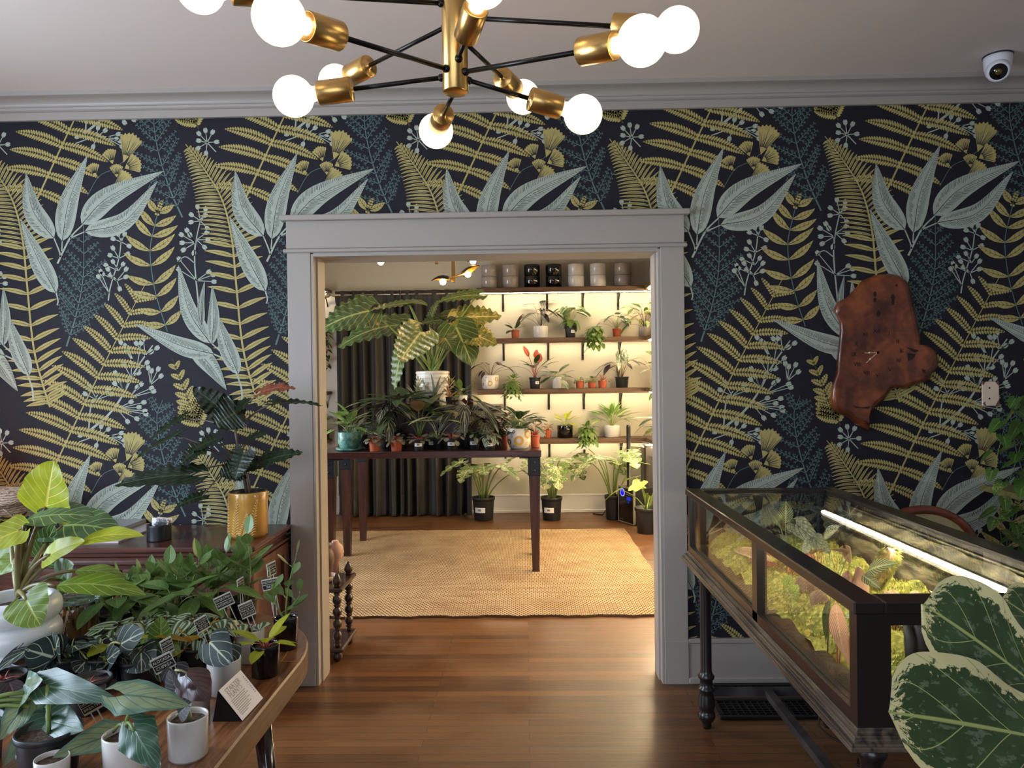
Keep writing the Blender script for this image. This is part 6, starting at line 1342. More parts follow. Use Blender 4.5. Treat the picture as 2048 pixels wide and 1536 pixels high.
# glass jar of wood sticks
c = at(154, 1290, 1.94); c = V((c.x, 1.94, TZ)); rj = 42*c.y/F; hj = c.y*(1288-1172)/F
t = thing('glass_jar', 'lidded glass jar filled with brown wood sticks behind the white ringed pot', 'jar', c)
mb = MB(); mb.lathe(c, [(rj*.9, 0), (rj, .01), (rj, hj*.72), (rj*.92, hj*.8)], 40, caps=False); mb.lathe(c, [(rj*.9, .001), (.001, .001)], 40, caps=False); mb.build('glass_body', glass('jar_glass', (228, 236, 236), 2.2), t)
mb = MB(); mb.lathe(c, [(rj*.96, hj*.80), (rj*1.04, hj*.83), (rj*1.04, hj*.88), (rj*.9, hj*.93), (rj*.3, hj*.965), (.001, hj*.97)], 40); mb.build('glass_lid', glass('jar_lid_glass', (206, 222, 222), 3.0), t)
sk = mat('palo_wood', (196, 146, 98), .7, c2=(140, 88, 52), vs=20)
for k in range(34):
    a = U(0, 6.28); rr = rj*.75*sqrt(U(.05, 1)); b = c+V((cos(a)*rr, sin(a)*rr, .006)); tp = b+V((U(-.025, .025), U(-.025, .025), U(.075, hj*.76)))
    d = V((tp.x-c.x, tp.y-c.y, 0)); 
    if d.length > rj*.82: d *= rj*.82/d.length; tp = V((c.x+d.x, c.y+d.y, tp.z))
    mb = MB(); mb.bar(b, tp, U(.006, .011), U(.005, .008), up=(U(-1, 1), U(-1, 1), .2)); o = tag(mb.build('wood_stick', sk), 'brown wood stick standing in the glass jar', 'wood stick', 'wood sticks in the glass jar')

# ================================================================ starter plants on the oval table
st_grp = 'starter plants on the oval table'
def sp(name, label, px, py, w, hpx, style, pm, plant, lm, sm_, k=.8):
    c, r, h = onz(px, py, w, hpx, TZ, k)
    return potted(name, label, c, r, r*(.84 if style == 'nurs' else .95), h*.95, style, pm, plant, lm, sm_, st_grp), c, r, h*.95
def obtusi(h, n, L, lean=0):
    def f(A, B, c): cane(A, B, c, c+V((lean, U(-.01, .01), h)), n, L, L*.55, 'spoon', ang=25, r=.0025, nv=8, t0=.2, fold=.12)
    return f
sp('potted_peperomia', 'glossy black cup with upright rubbery leaves at the far end of the oval table', 566, 1303, 48, 66, 'cyl', gloss_b, lambda A, B, c: (obtusi(.10, 5, .06, -.035)(A, B, c), obtusi(.17, 6, .062, .03)(A, B, c), obtusi(.07, 4, .05, .04)(A, B, c)), lf_obt, st_green)
sp('potted_philodendron', 'glossy black cup with a young lime and orange plant beside the card', 523, 1359, 58, 66, 'cyl', gloss_b, lambda A, B, c: (rosette(A, B, c, 9, .022, .066, .028, 'ovate', (10, 75), 30, fold=.2), ), lf_lime, st_red)
t, c, r, h = sp('potted_peperomia', 'white cup with two striped round leaves behind the black lime plant cup', 492, 1330, 58, 68, 'cyl', gloss_w, lambda A, B, c: None, lf_melon, st_red)
A, B = MB(), MB(); cr = c+V((0, 0, h*.86))
for (bx, by), (tx, ty), dy, W in (((520, 1255), (517, 1222), .0, .052), ((478, 1262), (480, 1238), -.03, .044), ((436, 1262), (452, 1250), .0, .042)): b0 = at(bx, by-8, c.y+dy); leaf(A, b0, at(tx+2, ty+35 if ty > 1230 else ty+38, c.y+dy-.02), W*1.1, (0, -.85, .45), 'heart', 0, .12, .02, 0, 12, 3, curl=.5); B.tube(bez(cr, cr+V((0, 0, .03)), b0, 4), .0016, 5)
A.build('foliage', lf_melon, t); B.build('stem', st_red, t)
t, c, r, h = sp('potted_alocasia', 'white cup with one big black velvet leaf above the starter plants card', 438, 1396, 67, 72, 'cyl', gloss_w, lambda A, B, c: None, lf_velvet, st_pale)
A, B = MB(), MB(); cr = c+V((0, 0, h*.86)); b0 = at(420, 1285, c.y-.03)
leaf(A, b0, at(462, 1328, c.y-.075), .082, (-.1, -.9, .45), 'heart', 0, .05, .05, .01, 14, 4, curl=.3); leaf(A, at(460, 1296, c.y+.03), at(468, 1330, c.y+.0), .05, (.5, -.8, .2), 'heart', 0, .05, .1, 0, 12, 3); B.tube(bez(cr, cr+V((-.005, .0, .05)), b0, 5), .0025, 6); B.tube(bez(cr, cr+V((.01, .02, .04)), at(460, 1296, c.y+.03), 5), .002, 6); A.build('foliage', lf_velvet, t); B.build('stem', st_pale, t)
t, c, r, h = sp('potted_alocasia', 'grey white cup behind the front cup with coppery plum leaves', 378, 1442, 62, 66, 'cyl', gloss_w, lambda A, B, c: None, lf_cuprd, st_pale)
A, A2, B = MB(), MB(), MB(); cr = c+V((0, 0, h*.86)); b0 = at(372, 1350, c.y-.02); leaf(A2, b0, at(420, 1400, c.y-.07), .075, (.3, -.85, .5), 'heart', 0, .2, -.15, .02, 14, 4, curl=.6)
leaf(A, at(352, 1375, c.y-.05), at(338, 1340, c.y-.04), .06, (-.6, -.8, .1), 'heart', 0, .05, .2); leaf(A, at(372, 1350, c.y+.02), at(366, 1410, c.y-.02), .05, (-.2, -1, .1), 'ovate', 0, .05, .1); leaf(A, at(350, 1340, c.y+.03), at(372, 1390, c.y+.03), .065, (0, -1, .2), 'heart', 0, .05, .1)
for p in ((372, 1350), (352, 1375), (350, 1340)): B.tube(bez(cr, cr+V((0, 0, .04)), at(p[0], p[1], c.y), 5), .0022, 6)
A.build('foliage', lf_cuprd, t); o = A2.build('foliage', lf_cupr, t); o['label'] = 'glossy wine red puckered leaf'; B.build('stem', st_pale, t)
t, c, r, h = sp('potted_alocasia', 'front right white cup with a dark stem at the table edge near the viewer', 362, 1529, 80, 88, 'cyl', gloss_w, lambda A, B, c: None, lf_cuprd, st_pale)
A, B = MB(), MB(); cr = c+V((0, 0, h*.86)); 
for dx, tx, ty in ((0, 352, 1432), (.006, 364, 1425)): b0 = at(tx, ty, c.y-.01); B.tube(bez(cr+V((dx, 0, 0)), cr+V((dx, 0, .03)), b0, 5), .0028, 6)
leaf(A, at(356, 1428, c.y-.01), at(384, 1405, c.y-.02), .045, (0, -.8, .5), 'ovate', 0, .1, .2); A.build('foliage', lf_cuprd, t); B.build('stem', st_pale, t)
t, c, r, h = sp('potted_alocasia', 'front left white cup with one silvery and one puckered green leaf', 233, 1570, 88, 92, 'cyl', gloss_w, lambda A, B, c: None, lf_dragon, st_green)
A, A2, B = MB(), MB(), MB(); cr = c+V((0, 0, h*.86)); b0 = at(272, 1412, c.y-.02)
leaf(A, b0+V((-.02, 0, .02)), at(382, 1414, c.y-.03), .072, (0, -.62, .8), 'arrow', 0, .13, .08, .02, 18, 4, curl=.3); leaf(A, at(222, 1470, c.y+.02), at(104, 1516, c.y-.05), .07, (-.1, -.75, .65), 'arrow', 0, .06, .12, .01, 18, 4)
leaf(A2, at(268, 1462, c.y-.04), at(322, 1540, c.y-.08), .075, (.15, -.9, .4), 'arrow', 0, .1, .06, .03, 18, 4, curl=.3)
for p, dy in ((b0, 0), (at(222, 1470, c.y+.02), 0), (at(268, 1462, c.y-.04), 0)): B.tube(bez(cr, cr+V((0, 0, .05)), p, 6), [.0052, .0045, .004, .0035, .003, .003, .003], 8)
A.build('foliage', lf_dragon, t); o = A2.build('foliage', lf_dragd, t); o['label'] = 'dark green puckered leaf'; B.build('stem', st_green, t)
t, c, r, h = sp('potted_alocasia', 'white cup cut off by the bottom of the picture with only its rim showing', 88, 1600, 66, 76, 'cyl', gloss_w, lambda A, B, c: None, lf_dragon, st_green)

# black nursery pots in the crowd: (label, x, y on the table, r, plant)
def crowd(name, label, px, pY, rr, hgt, plant, lm, sm_):
    """px: photo column of the pot centre, pY: distance of the pot along the room"""
    x = at(px, 1300, pY).x; t = potted(name, label, V((x, pY, TZ)), rr, rr*.84, hgt, 'nurs', nurs, plant, lm, sm_, st_grp); return t, V((x, pY, TZ))
OB = [(205, 2.12, 'small green leaf plant next to the stick jar lid', .05, 5), (262, 2.17, 'green plant with floppy oval leaves two along from the stick jar', .06, 6), (322, 2.2, 'thin leaved plant with a bent sprig in front of the sideboard drawer', .09, 6), (378, 2.14, 'tallest broad green leaved plant left of centre in the back row', .125, 7), (430, 2.18, 'glossy broad green leaved plant beside the tallest back row plant', .13, 7), (488, 2.16, 'tall stemmed plant whose pointed blue green leaf tops the back row', .19, 8)]
for px, y, lb, hgt, n in OB: crowd('potted_peperomia', lb, px, y, .042, .065, (lambda hgt, n: lambda A, B, c: [cane(A, B, c+V((dx, dy, 0)), c+V((dx*2+U(-.015, .015), dy, hgt*k_h)), n-1, .092, .056, 'ovate', ang=22, nv=8, r=.0022) for dx, dy, k_h in ((-.015, 0, .75), (.016, -.01, 1.0), (.0, .015, .6))])(hgt, n), lf_mid, st_green)
PH = [(232, 2.02, 'bushy green plant directly behind the striped leaf cluster beside the jar'), (292, 2.06, 'green plant with arching leaves in the second row, nearer the jar'), (350, 2.05, 'green plant with wide folded leaves in the second row, centre'), (410, 2.07, 'green plant with a pale stalk in the second row by the black watermelon tag')]
for px, y, lb in PH: crowd('potted_philodendron', lb, px, y, .046, .068, lambda A, B, c: (rosette(A, B, c, 9, .085, .10, .055, 'ovate', (20, 80), 55, fold=.12), ), lf_mid, st_green)
WM = [(236, 1.80, 'striped watermelon leaf plant nearest the stick jar'), (284, 1.84, 'striped watermelon leaf plant second from the stick jar'), (330, 1.85, 'striped watermelon leaf plant behind the holey leaf'), (385, 1.85, 'striped watermelon leaf plant behind the orange leaved plant'), (434, 1.82, 'striped watermelon leaf plant next to the white cup with two striped leaves')]
for px, y, lb in WM: crowd('potted_peperomia', lb, px, y, .042, .062, lambda A, B, c: (rosette(A, B, c, 15, .062, .052, .050, 'heart', (25, 85), 85, fold=.02, nv=9, nu=3, up=.2), ), lf_melon, st_red)
crowd('potted_philodendron', 'orange gold leaved seedling between the velvet leaves and striped plants', 392, 1.78, .04, .06, lambda A, B, c: (rosette(A, B, c, 10, .03, .07, .032, 'ovate', (10, 75), 25, fold=.18), ), lf_gold, st_red)
crowd('potted_monstera', 'plant with one upright bright leaf pierced by small holes', 318, 1.76, .042, .062, lambda A, B, c: (leaf(A, at(322, 1275, 1.75), at(322, 1232, 1.75), .062, (0, -1, .2), 'heart', 0, .03, .1), leaf(A, at(330, 1310, 1.73), at(312, 1280, 1.73), .06, (0, -1, .2), 'heart', 0, .03, .1), B.tube(bez(c, c+V((0, 0, .06)), at(322, 1275, 1.75), 5), .002, 6), B.tube(bez(c, c+V((0, 0, .04)), at(330, 1310, 1.73), 5), .002, 6), rosette(A, B, c, 8, .05, .06, .035, 'heart', (10, 60), 50)), lf_hole, st_green)
crowd('potted_philodendron', 'low lime yellow leaf plant at the foot of the stick jar', 232, 1.74, .04, .06, lambda A, B, c: (rosette(A, B, c, 8, .05, .07, .042, 'heart', (0, 65), 45), ), lf_lime, st_green)
crowd('potted_selaginella', 'small mossy curled green plant right of the white ringed pot', 152, 1.74, .036, .055, lambda A, B, c: (rosette(A, B, c, 60, .03, .022, .018, 'round', (-10, 90), 40, nv=6), ), lf_deep, st_green)
VB = [(70, 1.68, 'black velvet leaf plant closest to the white ringed pot', [((108, 1315), (50, 1298), .09), ((112, 1300), (118, 1275), .07)]), (140, 1.70, 'black velvet leaf plant with a green new leaf amid the dark cluster', [((175, 1320), (150, 1345), .065), ((160, 1350), (190, 1362), .065)]), (215, 1.70, 'black velvet leaf plant with a tall tilted leaf on a long stalk', [((242, 1288), (288, 1264), .07), ((224, 1332), (192, 1340), .075)]), (282, 1.68, 'black velvet leaf plant facing the copper tag', [((280, 1310), (305, 1335), .075), ((215, 1320), (240, 1300), .05)])]
for px, y, lb, lv in VB:
    t, c = crowd('potted_alocasia', lb, px, y, .048, .07, lambda A, B, c: (rosette(A, B, c, 4, .05, .07, .055, 'heart', (25, 65), 75, nv=10, nu=3), [(leaf(A, at(b[0], b[1], y-.03), at(p[0], p[1], y-.06), W*1.15, (0, -.85, .5), 'heart', 0, .05, .04, 0, 14, 4), B.tube(bez(c, c+V((0, 0, .05)), at(b[0], b[1], y-.03), 6), .0026, 6)) for b, p, W in lv]), lf_velvet, st_pale)
DR = [(-60, 1.34, 'silver dragon leaf plant at the lower left corner of the crowd', [((60, 1400), (0, 1480), .09), ((50, 1385), (85, 1360), .09), ((100, 1420), (8, 1530), .09)]), (95, 1.31, 'green dragon leaf plant behind the dragon breath tag', [((95, 1440), (168, 1460), .10), ((95, 1372), (240, 1402), .075), ((100, 1445), (30, 1520), .09)])]
for px, y, lb, lv in DR:
    t, c = crowd('potted_alocasia', lb, px, y, .055, .08, lambda A, B, c: ([(leaf(A, at(b[0], b[1], y+.03), at(p[0], p[1], y-.02), W*.9, (0, -.8, .6), 'arrow', 0, .08, .1, .015, 18, 4), B.tube(bez(c, c+V((0, 0, .06)), at(b[0], b[1], y+.03), 6), .004, 6)) for b, p, W in lv], ), lf_dragon if px < 0 else lf_dragd, st_green)
crowd('potted_peperomia', 'dark plum leaved plant tucked against the white ringed pot', 8, 1.58, .045, .07, lambda A, B, c: (rosette(A, B, c, 5, .03, .09, .04, 'ovate', (5, 35), 30), ), lf_purp, st_red)
crowd('potted_begonia', 'dark red leaved plant behind the dragon breath tag', 178, 1.56, .045, .07, lambda A, B, c: (rosette(A, B, c, 5, .02, .05, .03, 'ovate', (0, 40), 30), ), lf_purp, st_red)

# ---- plant tags
clear = glass('acrylic', (245, 250, 250)); tape = mat('black_label_tape', (18, 18, 20), .35); tlet = mat('white_embossed', (224, 222, 214), .5); ply = mat('cream_tag', (214, 204, 178), .4)
def ptag(label, px, py, Y, w, h, lines, yaw, tilt=0, stake=.07, roll=0.0):
    """px, py: centre of the tag"""
    o = at(px, py, Y); ex = V((cos(yaw), sin(yaw), 0)); ez = V((0, 0, 1)); n = ex.cross(ez); Rm = Matrix.Rotation(roll, 3, n); ex = Rm @ ex; ez = Rm @ ez
    t = thing('plant_tag', label, 'plant tag', o-ez*(h/2+stake), 'plant name tags')
    mb = MB(); P = [o+ex*(x*w/2)+ez*(z*h/2) for x, z in ((-1, -1), (1, -1), (1, 1), (-1, 1))]; vs = [p-n*-.0006 for p in P]+[p-n*.0006 for p in P]
    mb.add(vs, [(0,1,2,3),(7,6,5,4),(0,4,5,1),(1,5,6,2),(2,6,7,3),(3,7,4,0)], 0, None, False); mb.build('plate', ply, t)
    mb = MB(); nl = len(lines); lh = h*.86/nl; tx = MB()
    for k, s in enumerate(lines):
        c = o+ez*(h*.43-lh*(k+.5)); ww = min(w*.96, len(s)*lh*.62+.004); Q = [c+ex*(x*ww/2)+ez*(z*lh*.44)+n*.0011 for x, z in ((-1, -1), (1, -1), (1, 1), (-1, 1))]; mb.add(Q, [(0,1,2,3)], 0, None, False)
        put_text(tx, s, lh*.66, c+n*.0012, ex, ez, 0, .0004, ww*.92)
    b = mb.build('label_tape', tape, t); tx.build('lettering', tlet, b)
    mb = MB()
    for x in (-.18, .18): mb.bar(o+ex*(x*w)-ez*h*.5, o+ex*(x*w)-ez*(h*.5+stake), .0022, .0014, up=n)
    fw_ = .0012
    for a_, b__ in (((-1, -1), (1, -1)), ((1, -1), (1, 1)), ((1, 1), (-1, 1)), ((-1, 1), (-1, -1))): mb.bar(o+ex*(a_[0]*w/2)+ez*(a_[1]*h/2), o+ex*(b__[0]*w/2)+ez*(b__[1]*h/2), fw_, .002, up=n)
    mb.build('clear_stake', mat('clear_plastic_edge', (206, 214, 212), .15), t)
ptag('tag lettered PHILODENDRON BIRKIN above the black cup at the table end', 542, 1168, 1.97, .046, .03, ['PHILODENDRON', 'BIRKIN'], .15, roll=.17, stake=.12)
ptag('tag lettered PEPEROMIA WATERMELON standing in the second row', 448, 1202, 1.9, .044, .034, ['PEPEROMIA', 'WATERMELON'], .35, roll=.38, stake=.06)
ptag('tag lettered PHILODENDRON PRINCE OF ORANGE over the two leaf white cup', 494, 1219, 1.82, .034, .038, ['PHILODENDRON', 'PRINCE OF', 'ORANGE'], .5, roll=.3, stake=.07)
ptag('tag lettered ALOCASIA BLACK VELVET just above the big velvet leaf', 404, 1248, 1.74, .03, .034, ['ALOCASIA', 'BLACK', 'VELVET'], .75, roll=.35)
ptag('tag lettered ALOCASIA CUPREA above the coppery plum leaves', 326, 1326, 1.58, .044, .034, ['ALOCASIA', 'CUPREA'], .25, roll=.42)
ptag('tag lettered ALOCASIA DRAGONS BREATH low in the crowd of leaves', 178, 1404, 1.47, .036, .044, ['ALOCASIA', "DRAGON'S", 'BREATH'], .45, roll=.4)
ptag('tag lettered MONSTERA ADANSONII seen nearly edge on behind the copper tag', 334, 1292, 1.66, .026, .036, ['MONSTERA', 'ADANSONII'], .95, roll=.25)
ptag('tag seen edge on at the foot of the tallest back row plant', 481, 1168, 2.1, .03, .034, ['PEPEROMIA', 'OBTUSIFOLIA'], 1.35, roll=.1)
ptag('tag seen edge on among the leaves of the black cup at the table end', 543, 1138, 2.05, .034, .038, ['PEPEROMIA', 'HOPE'], 1.2, roll=.1, stake=.16)
# ---- card on its stand
P = [atz(484, 1443, TZ), atz(523, 1398, TZ), None, None]; P[1] = V((P[0].x+.004, P[0].y+(P[1].y-P[0].y), TZ)); 
tl = at(436, 1383, P[0].y); up_ = V((tl.x-P[0].x, 0, tl.z-TZ)); P[3] = P[0]+up_; P[2] = P[1]+up_
t = thing('sign_card', 'white printed STARTER PLANTS card leaning on a black stand at the table edge', 'sign', (P[0]+P[1])/2)
ex = (P[1]-P[0]).normalized(); ey = up_.normalized(); n = ex.cross(ey); cw_, chh = (P[1]-P[0]).length, up_.length
lift = n*.002+V((0, 0, .001)); mb = MB(); Q = [p+lift for p in P]; mb.add(Q+[p-n*.0012 for p in Q], [(0,1,2,3),(7,6,5,4),(0,4,5,1),(1,5,6,2),(2,6,7,3),(3,7,4,0)], 0, None, False); cdo = mb.build('card', mat('white_card_stock', (238, 232, 236), .5), t)
mb = MB(); o = (Q[0]+Q[1]+Q[2]+Q[3])/4; ti = mat('thin_grey_lettering', (150, 142, 146), .6)
put_text(mb, 'STARTER', .0165, o+ey*chh*.33-ex*cw_*.06, ex, ey, 0, .0004, cw_*.62); put_text(mb, 'PLANTS', .0165, o+ey*chh*.18-ex*cw_*.09, ex, ey, 0, .0004, cw_*.52); mb.build('heading', ti, cdo)
mb = MB()
for k in range(9):
    y = chh*(.05-.053*k) - (.012*chh if k > 4 else 0); w_ = cw_*(.62, .58, .66, .5, .62, .5, .58, .46, .3)[k]; x0 = -cw_*.42
    nseg = 9
    for s in range(nseg): mb.add([o+ex*(x0+w_*(s+.08)/nseg)+ey*y+n*.0005, o+ex*(x0+w_*(s+.9)/nseg)+ey*y+n*.0005, o+ex*(x0+w_*(s+.9)/nseg)+ey*(y+.0016)+n*.0005, o+ex*(x0+w_*(s+.08)/nseg)+ey*(y+.0016)+n*.0005], [(0,1,2,3)], 0, None, False)
mb.build('small_print', ti, cdo); mb = MB()
for k in range(9): y = chh*(.30-.065*k); mb.add([o+ex*(cw_*.40+i*.004)+ey*(y+j*.0022)+n*.0005 for i, j in ((0, 0), (1, 0), (1, 1), (0, 1))], [(0,1,2,3)], 0, None, False)
mb.build('side_print', mat('blue_print', (120, 136, 176), .6), cdo)
mb = MB(); bk = [P[0]-n*.001, P[1]-n*.001, P[2]-n*.001, P[3]-n*.001]; ft = [V((P[3].x-.012, P[0].y, TZ)), V((P[3].x-.012, P[1].y, TZ))]
mb.add([bk[0], bk[3], ft[0], bk[1], bk[2], ft[1]], [(0,2,1),(3,4,5),(0,1,4,3),(1,2,5,4),(0,3,5,2)], 0, None, False); mb.build('stand', black_metal, t)
# ================================================================ inside the terrarium case
gx0, gx1, gy0, gy1, gz = TX0+.050, TX1-.086, TY0+.034, TY1-.034, TB+.0345
def mossz(x, y):
    u, v = (x-gx0)/(gx1-gx0), (y-gy0)/(gy1-gy0)
    b = .018 + .050*min(1, u*5) + .022*sin(x*23+y*9)*sin(y*13+1) + .016*sin(y*31+x*17) + .012*(1-v)
    return gz + max(.012, b)
q = NT('moss_bed'); tcm = q.n('TexCoord').outputs['Object']; n1 = q.noise(tcm, 14, 4, .6); n2 = q.noise(tcm, 70, 2)
col = q.mix(q.step(n1, .35, .65), lin((146, 146, 58)), lin((90, 98, 40))); col = q.mix(q.step(n2, .45, .7), col, lin((186, 178, 92)))
b_ = q.bsdf(Base_Color=col, Roughness=.9); q.set(b_.inputs['Normal'], q.n('Bump', {'Height': n2, 'Strength': .8, 'Distance': .006}).outputs[0]); moss_m = q.done(b_)
mb = MB(); nx, ny = 34, 84; vs = []
for j in range(ny+1):
    for i in range(nx+1): x, y = gx0+(gx1-gx0)*i/nx, gy0+(gy1-gy0)*j/ny; vs.append((x, y, mossz(x, y)+U(-.003, .003)))
mb.add(vs, [(j*(nx+1)+i, j*(nx+1)+i+1, (j+1)*(nx+1)+i+1, (j+1)*(nx+1)+i) for j in range(ny) for i in range(nx)])
for k in range(15000):
    x, y = U(gx0+.015, gx1), U(gy0+.004, gy1-.004); z = mossz(x, y)-.002
    if sin(x*40+1)*sin(y*37) < -.72: continue
    a = U(0, 6.28); hgt = U(.006, .017); w = .0016; d = V((cos(a), sin(a), 0)); t_ = V((U(-.006, .006), U(-.006, .006), hgt))
    p = V((x, y, z)); mb.add([p-d*w, p+d*w, p+t_*.6+d*w*.7, p+t_], [(0, 1, 2, 3)], 0)
solo(mb, 'moss_carpet', moss_m, 'yellow green moss carpet covering the floor of the terrarium case', 'moss', kind='stuff')
mb = MB(); n = 80
def soilz(y): return .024+.014*(sin(y*19)*.5+.5)+.006*sin(y*53)+.022*max(0, 2.2-y)
for xg in (gx0-.0185,):
    vs = []
    for j in range(n+1): y = gy0+(gy1-gy0)*j/n; vs += [(xg, y, gz), (xg, y, gz+soilz(y)), (xg+.03, y, gz+soilz(y)*.9+.006), (xg+.05, y, gz)]
    mb.add(vs, [(j*4+i, (j+1)*4+i, (j+1)*4+i+1, j*4+i+1) for j in range(n) for i in range(3)])
solo(mb, 'soil_bank', mat('dark_peat', (26, 21, 14), .95, c2=(50, 46, 24), vs=60, bump=1.0, bs=120), 'dark peat bank along the glass at the foot of the moss', 'soil', kind='stuff')
def tp_(px, py, X):
    """point on the vertical plane x = X seen at a photo pixel"""
    v = ray(px, py); return CAM + v*(X/v.x)
def tplant(name, label, px, py, X, fn, lm, sm_, cat='plant'):
    b0 = tp_(px, py, X); b0 = V((b0.x, b0.y, mossz(b0.x, b0.y)-.006)); t = thing(name, label, cat, b0, 'plants growing in the terrarium case'); A, B = MB(), MB(); fn(A, B, b0); A.build('foliage', lm, t); B.build('stem', sm_, t); return t
def blades(lst):
    """lst of (base px, tip px, X, width, normal, shape)"""
    def f(A, B, c):
        for b_, p_, X, W, nr, shp in lst:
            b0, p = tp_(b_[0], b_[1], X), tp_(p_[0], p_[1], X+.005); leaf(A, b0, p, W, nr, shp, 0, .08, .08, .01, 14, 3); B.tube(bez(c, (c+b0)/2+V((0, 0, .02)), b0, 5), .0018, 5)
    return f
CAMF = (-.45, -.75, .5)
tplant('begonia', 'silver begonia with dark netted veins beside the red crinkled begonia', 1640, 1110, .95, blades([((1592, 1048), (1640, 1092), .95, .075, CAMF, 'heart'), ((1618, 1088), (1604, 1106), .93, .05, CAMF, 'heart'), ((1628, 1078), (1662, 1108), .94, .055, CAMF, 'heart'), ((1648, 1075), (1680, 1052), .99, .04, CAMF, 'ovate')]), lf_beg, st_red)
tplant('begonia', 'crinkled red begonia in front of the ribbed upright leaf', 1575, 1100, .88, lambda A, B, c: rosette(A, B, c, 16, .10, .055, .045, 'heart', (0, 85), 40, wave=.05), leafmat('leaf_red_begonia', (150, 58, 56), (208, 96, 92), 'pinnate', 6, .4, .06, rough=.35), st_red)
tplant('jewel_plant', 'upright oval leaf with pale ribs at the far end of the terrarium case', 1572, 1070, 1.0, blades([((1571, 1047), (1572, 1002), 1.0, .055, (-.3, -.95, .1), 'ovate'), ((1560, 1052), (1546, 1030), .98, .03, (-.3, -.95, .1), 'ovate')]), lf_jewel, st_pale)
tplant('begonia', 'bronze crumpled bud like plant left of the ribbed upright leaf', 1524, 1075, .9, lambda A, B, c: (rosette(A, B, c, 12, .09, .04, .035, 'round', (40, 88), 80, wave=.06)), lf_smalld, st_red)
tplant('anthurium', 'flat coppery leaves on thin stalks beside the wood stumps', 1660, 1150, .86, blades([((1697, 1106), (1638, 1106), .87, .045, (-.1, -.3, .95), 'ovate'), ((1660, 1098), (1622, 1110), .9, .035, (-.1, -.3, .95), 'ovate'), ((1690, 1098), (1700, 1128), .9, .03, CAMF, 'heart')]), lf_pink, st_pale)
tplant('anthurium', 'big pleated copper leaf hanging inside the glass at the near corner', 1675, 1330, .74, blades([((1672, 1206), (1690, 1312), .735, .050, (-.9, -.5, .1), 'ovate'), ((1688, 1250), (1697, 1330), .75, .03, (-.9, -.5, .1), 'ovate')]), lf_copper, st_red)
tplant('anthurium', 'dark pointed leaf hanging beside the pleated copper leaf', 1655, 1300, .75, blades([((1658, 1200), (1652, 1284), .75, .026, (-.9, -.5, .1), 'lance')]), lf_deep, st_dark)
tplant('jewel_plant', 'long pale ribbed leaf lying right of the wood stumps', 1738, 1150, .99, blades([((1735, 1142), (1796, 1126), .99, .05, CAMF, 'lance'), ((1725, 1150), (1762, 1178), .93, .035, CAMF, 'lance')]), lf_jewel, st_pale)
tplant('peperomia', 'silver striped small leaves next to the orange red plant in the terrarium', 1755, 1180, .90, lambda A, B, c: rosette(A, B, c, 12, .075, .045, .032, 'ovate', (20, 85), 50), lf_melon, st_red)
tplant('begonia', 'bright orange red small leaved plant near the front of the terrarium', 1785, 1185, .93, lambda A, B, c: rosette(A, B, c, 30, .07, .024, .02, 'round', (0, 88), 30, wave=.08), leafmat('leaf_orange_red', (200, 74, 40), (226, 120, 70), 'plain', rough=.35), st_red)
tplant('begonia', 'green leaves spotted pale lime by the rocks in the moss', 1585, 1200, .80, blades([((1578, 1190), (1566, 1180), .80, .05, CAMF, 'heart'), ((1586, 1188), (1598, 1172), .80, .05, CAMF, 'heart'), ((1576, 1170), (1582, 1150), .82, .045, CAMF, 'heart')]), leafmat('leaf_lime_spotted', (176, 196, 96), (84, 110, 40), 'net', 5, .4, .04, rough=.4), st_pale)
tplant('fittonia', 'tangle of red and white leaves behind the dark slate fins', 1812, 1290, .98, lambda A, B, c: (rosette(A, B, c, 30, .075, .03, .022, 'ovate', (0, 85), 30), rosette(A, B, c+V((.08, -.03, 0)), 26, .09, .035, .022, 'ovate', (0, 85), 30)), lf_pink, st_red)
tplant('selaginella', 'pale lacy sprig under the end of the light strip', 1940, 1190, 1.05, lambda A, B, c: rosette(A, B, c, 26, .10, .03, .012, 'ovate', (20, 88), 10), lf_white, st_pale)
# rocks, stumps, log, sticks
rock = mat('brown_stone', (132, 104, 84), .8, c2=(88, 66, 56), vs=18, bump=.8, bs=50); stump = wood('pale_stump_wood', (150, 108, 84), (190, 146, 116), .6, 2, 2.0)
def lump(name, label, px, py, X, sx, sy, sz, m, cat, seed, up=.5):
    c = tp_(px, py, X); c = V((c.x, c.y, mossz(c.x, c.y)-.008)); rr = random.Random(seed); mb = MB(); mb.sphere((0, 0, 0), 1, 18); ph = [rr.uniform(0, 6) for _ in range(6)]
    for i, v in enumerate(mb.v):
        f = 1+.14*sin(v.x*3+ph[0])*sin(v.y*3.4+ph[1])+.10*sin(v.z*5+ph[2]+v.x*2); mb.v[i] = c+V((v.x*f*sx, v.y*f*sy, (v.z*f+.75)*sz))
    return solo(mb, name, m, label, cat, 'rocks and wood in the terrarium case')
lump('rock', 'brown rough rock behind the spotted lime leaves', 1612, 1200, .86, .035, .04, .03, rock, 'rock', 1)
lump('rock', 'smaller reddish rock in front of the brown rough rock', 1640, 1225, .84, .028, .032, .035, rock, 'rock', 2)
lump('wood_stump', 'left pale wood stump with a rounded top in the terrarium', 1692, 1160, .90, .026, .026, .062, stump, 'wood', 3)
lump('wood_stump', 'right pale wood stump with a rounded top in the terrarium', 1718, 1164, .93, .026, .026, .066, stump, 'wood', 4)
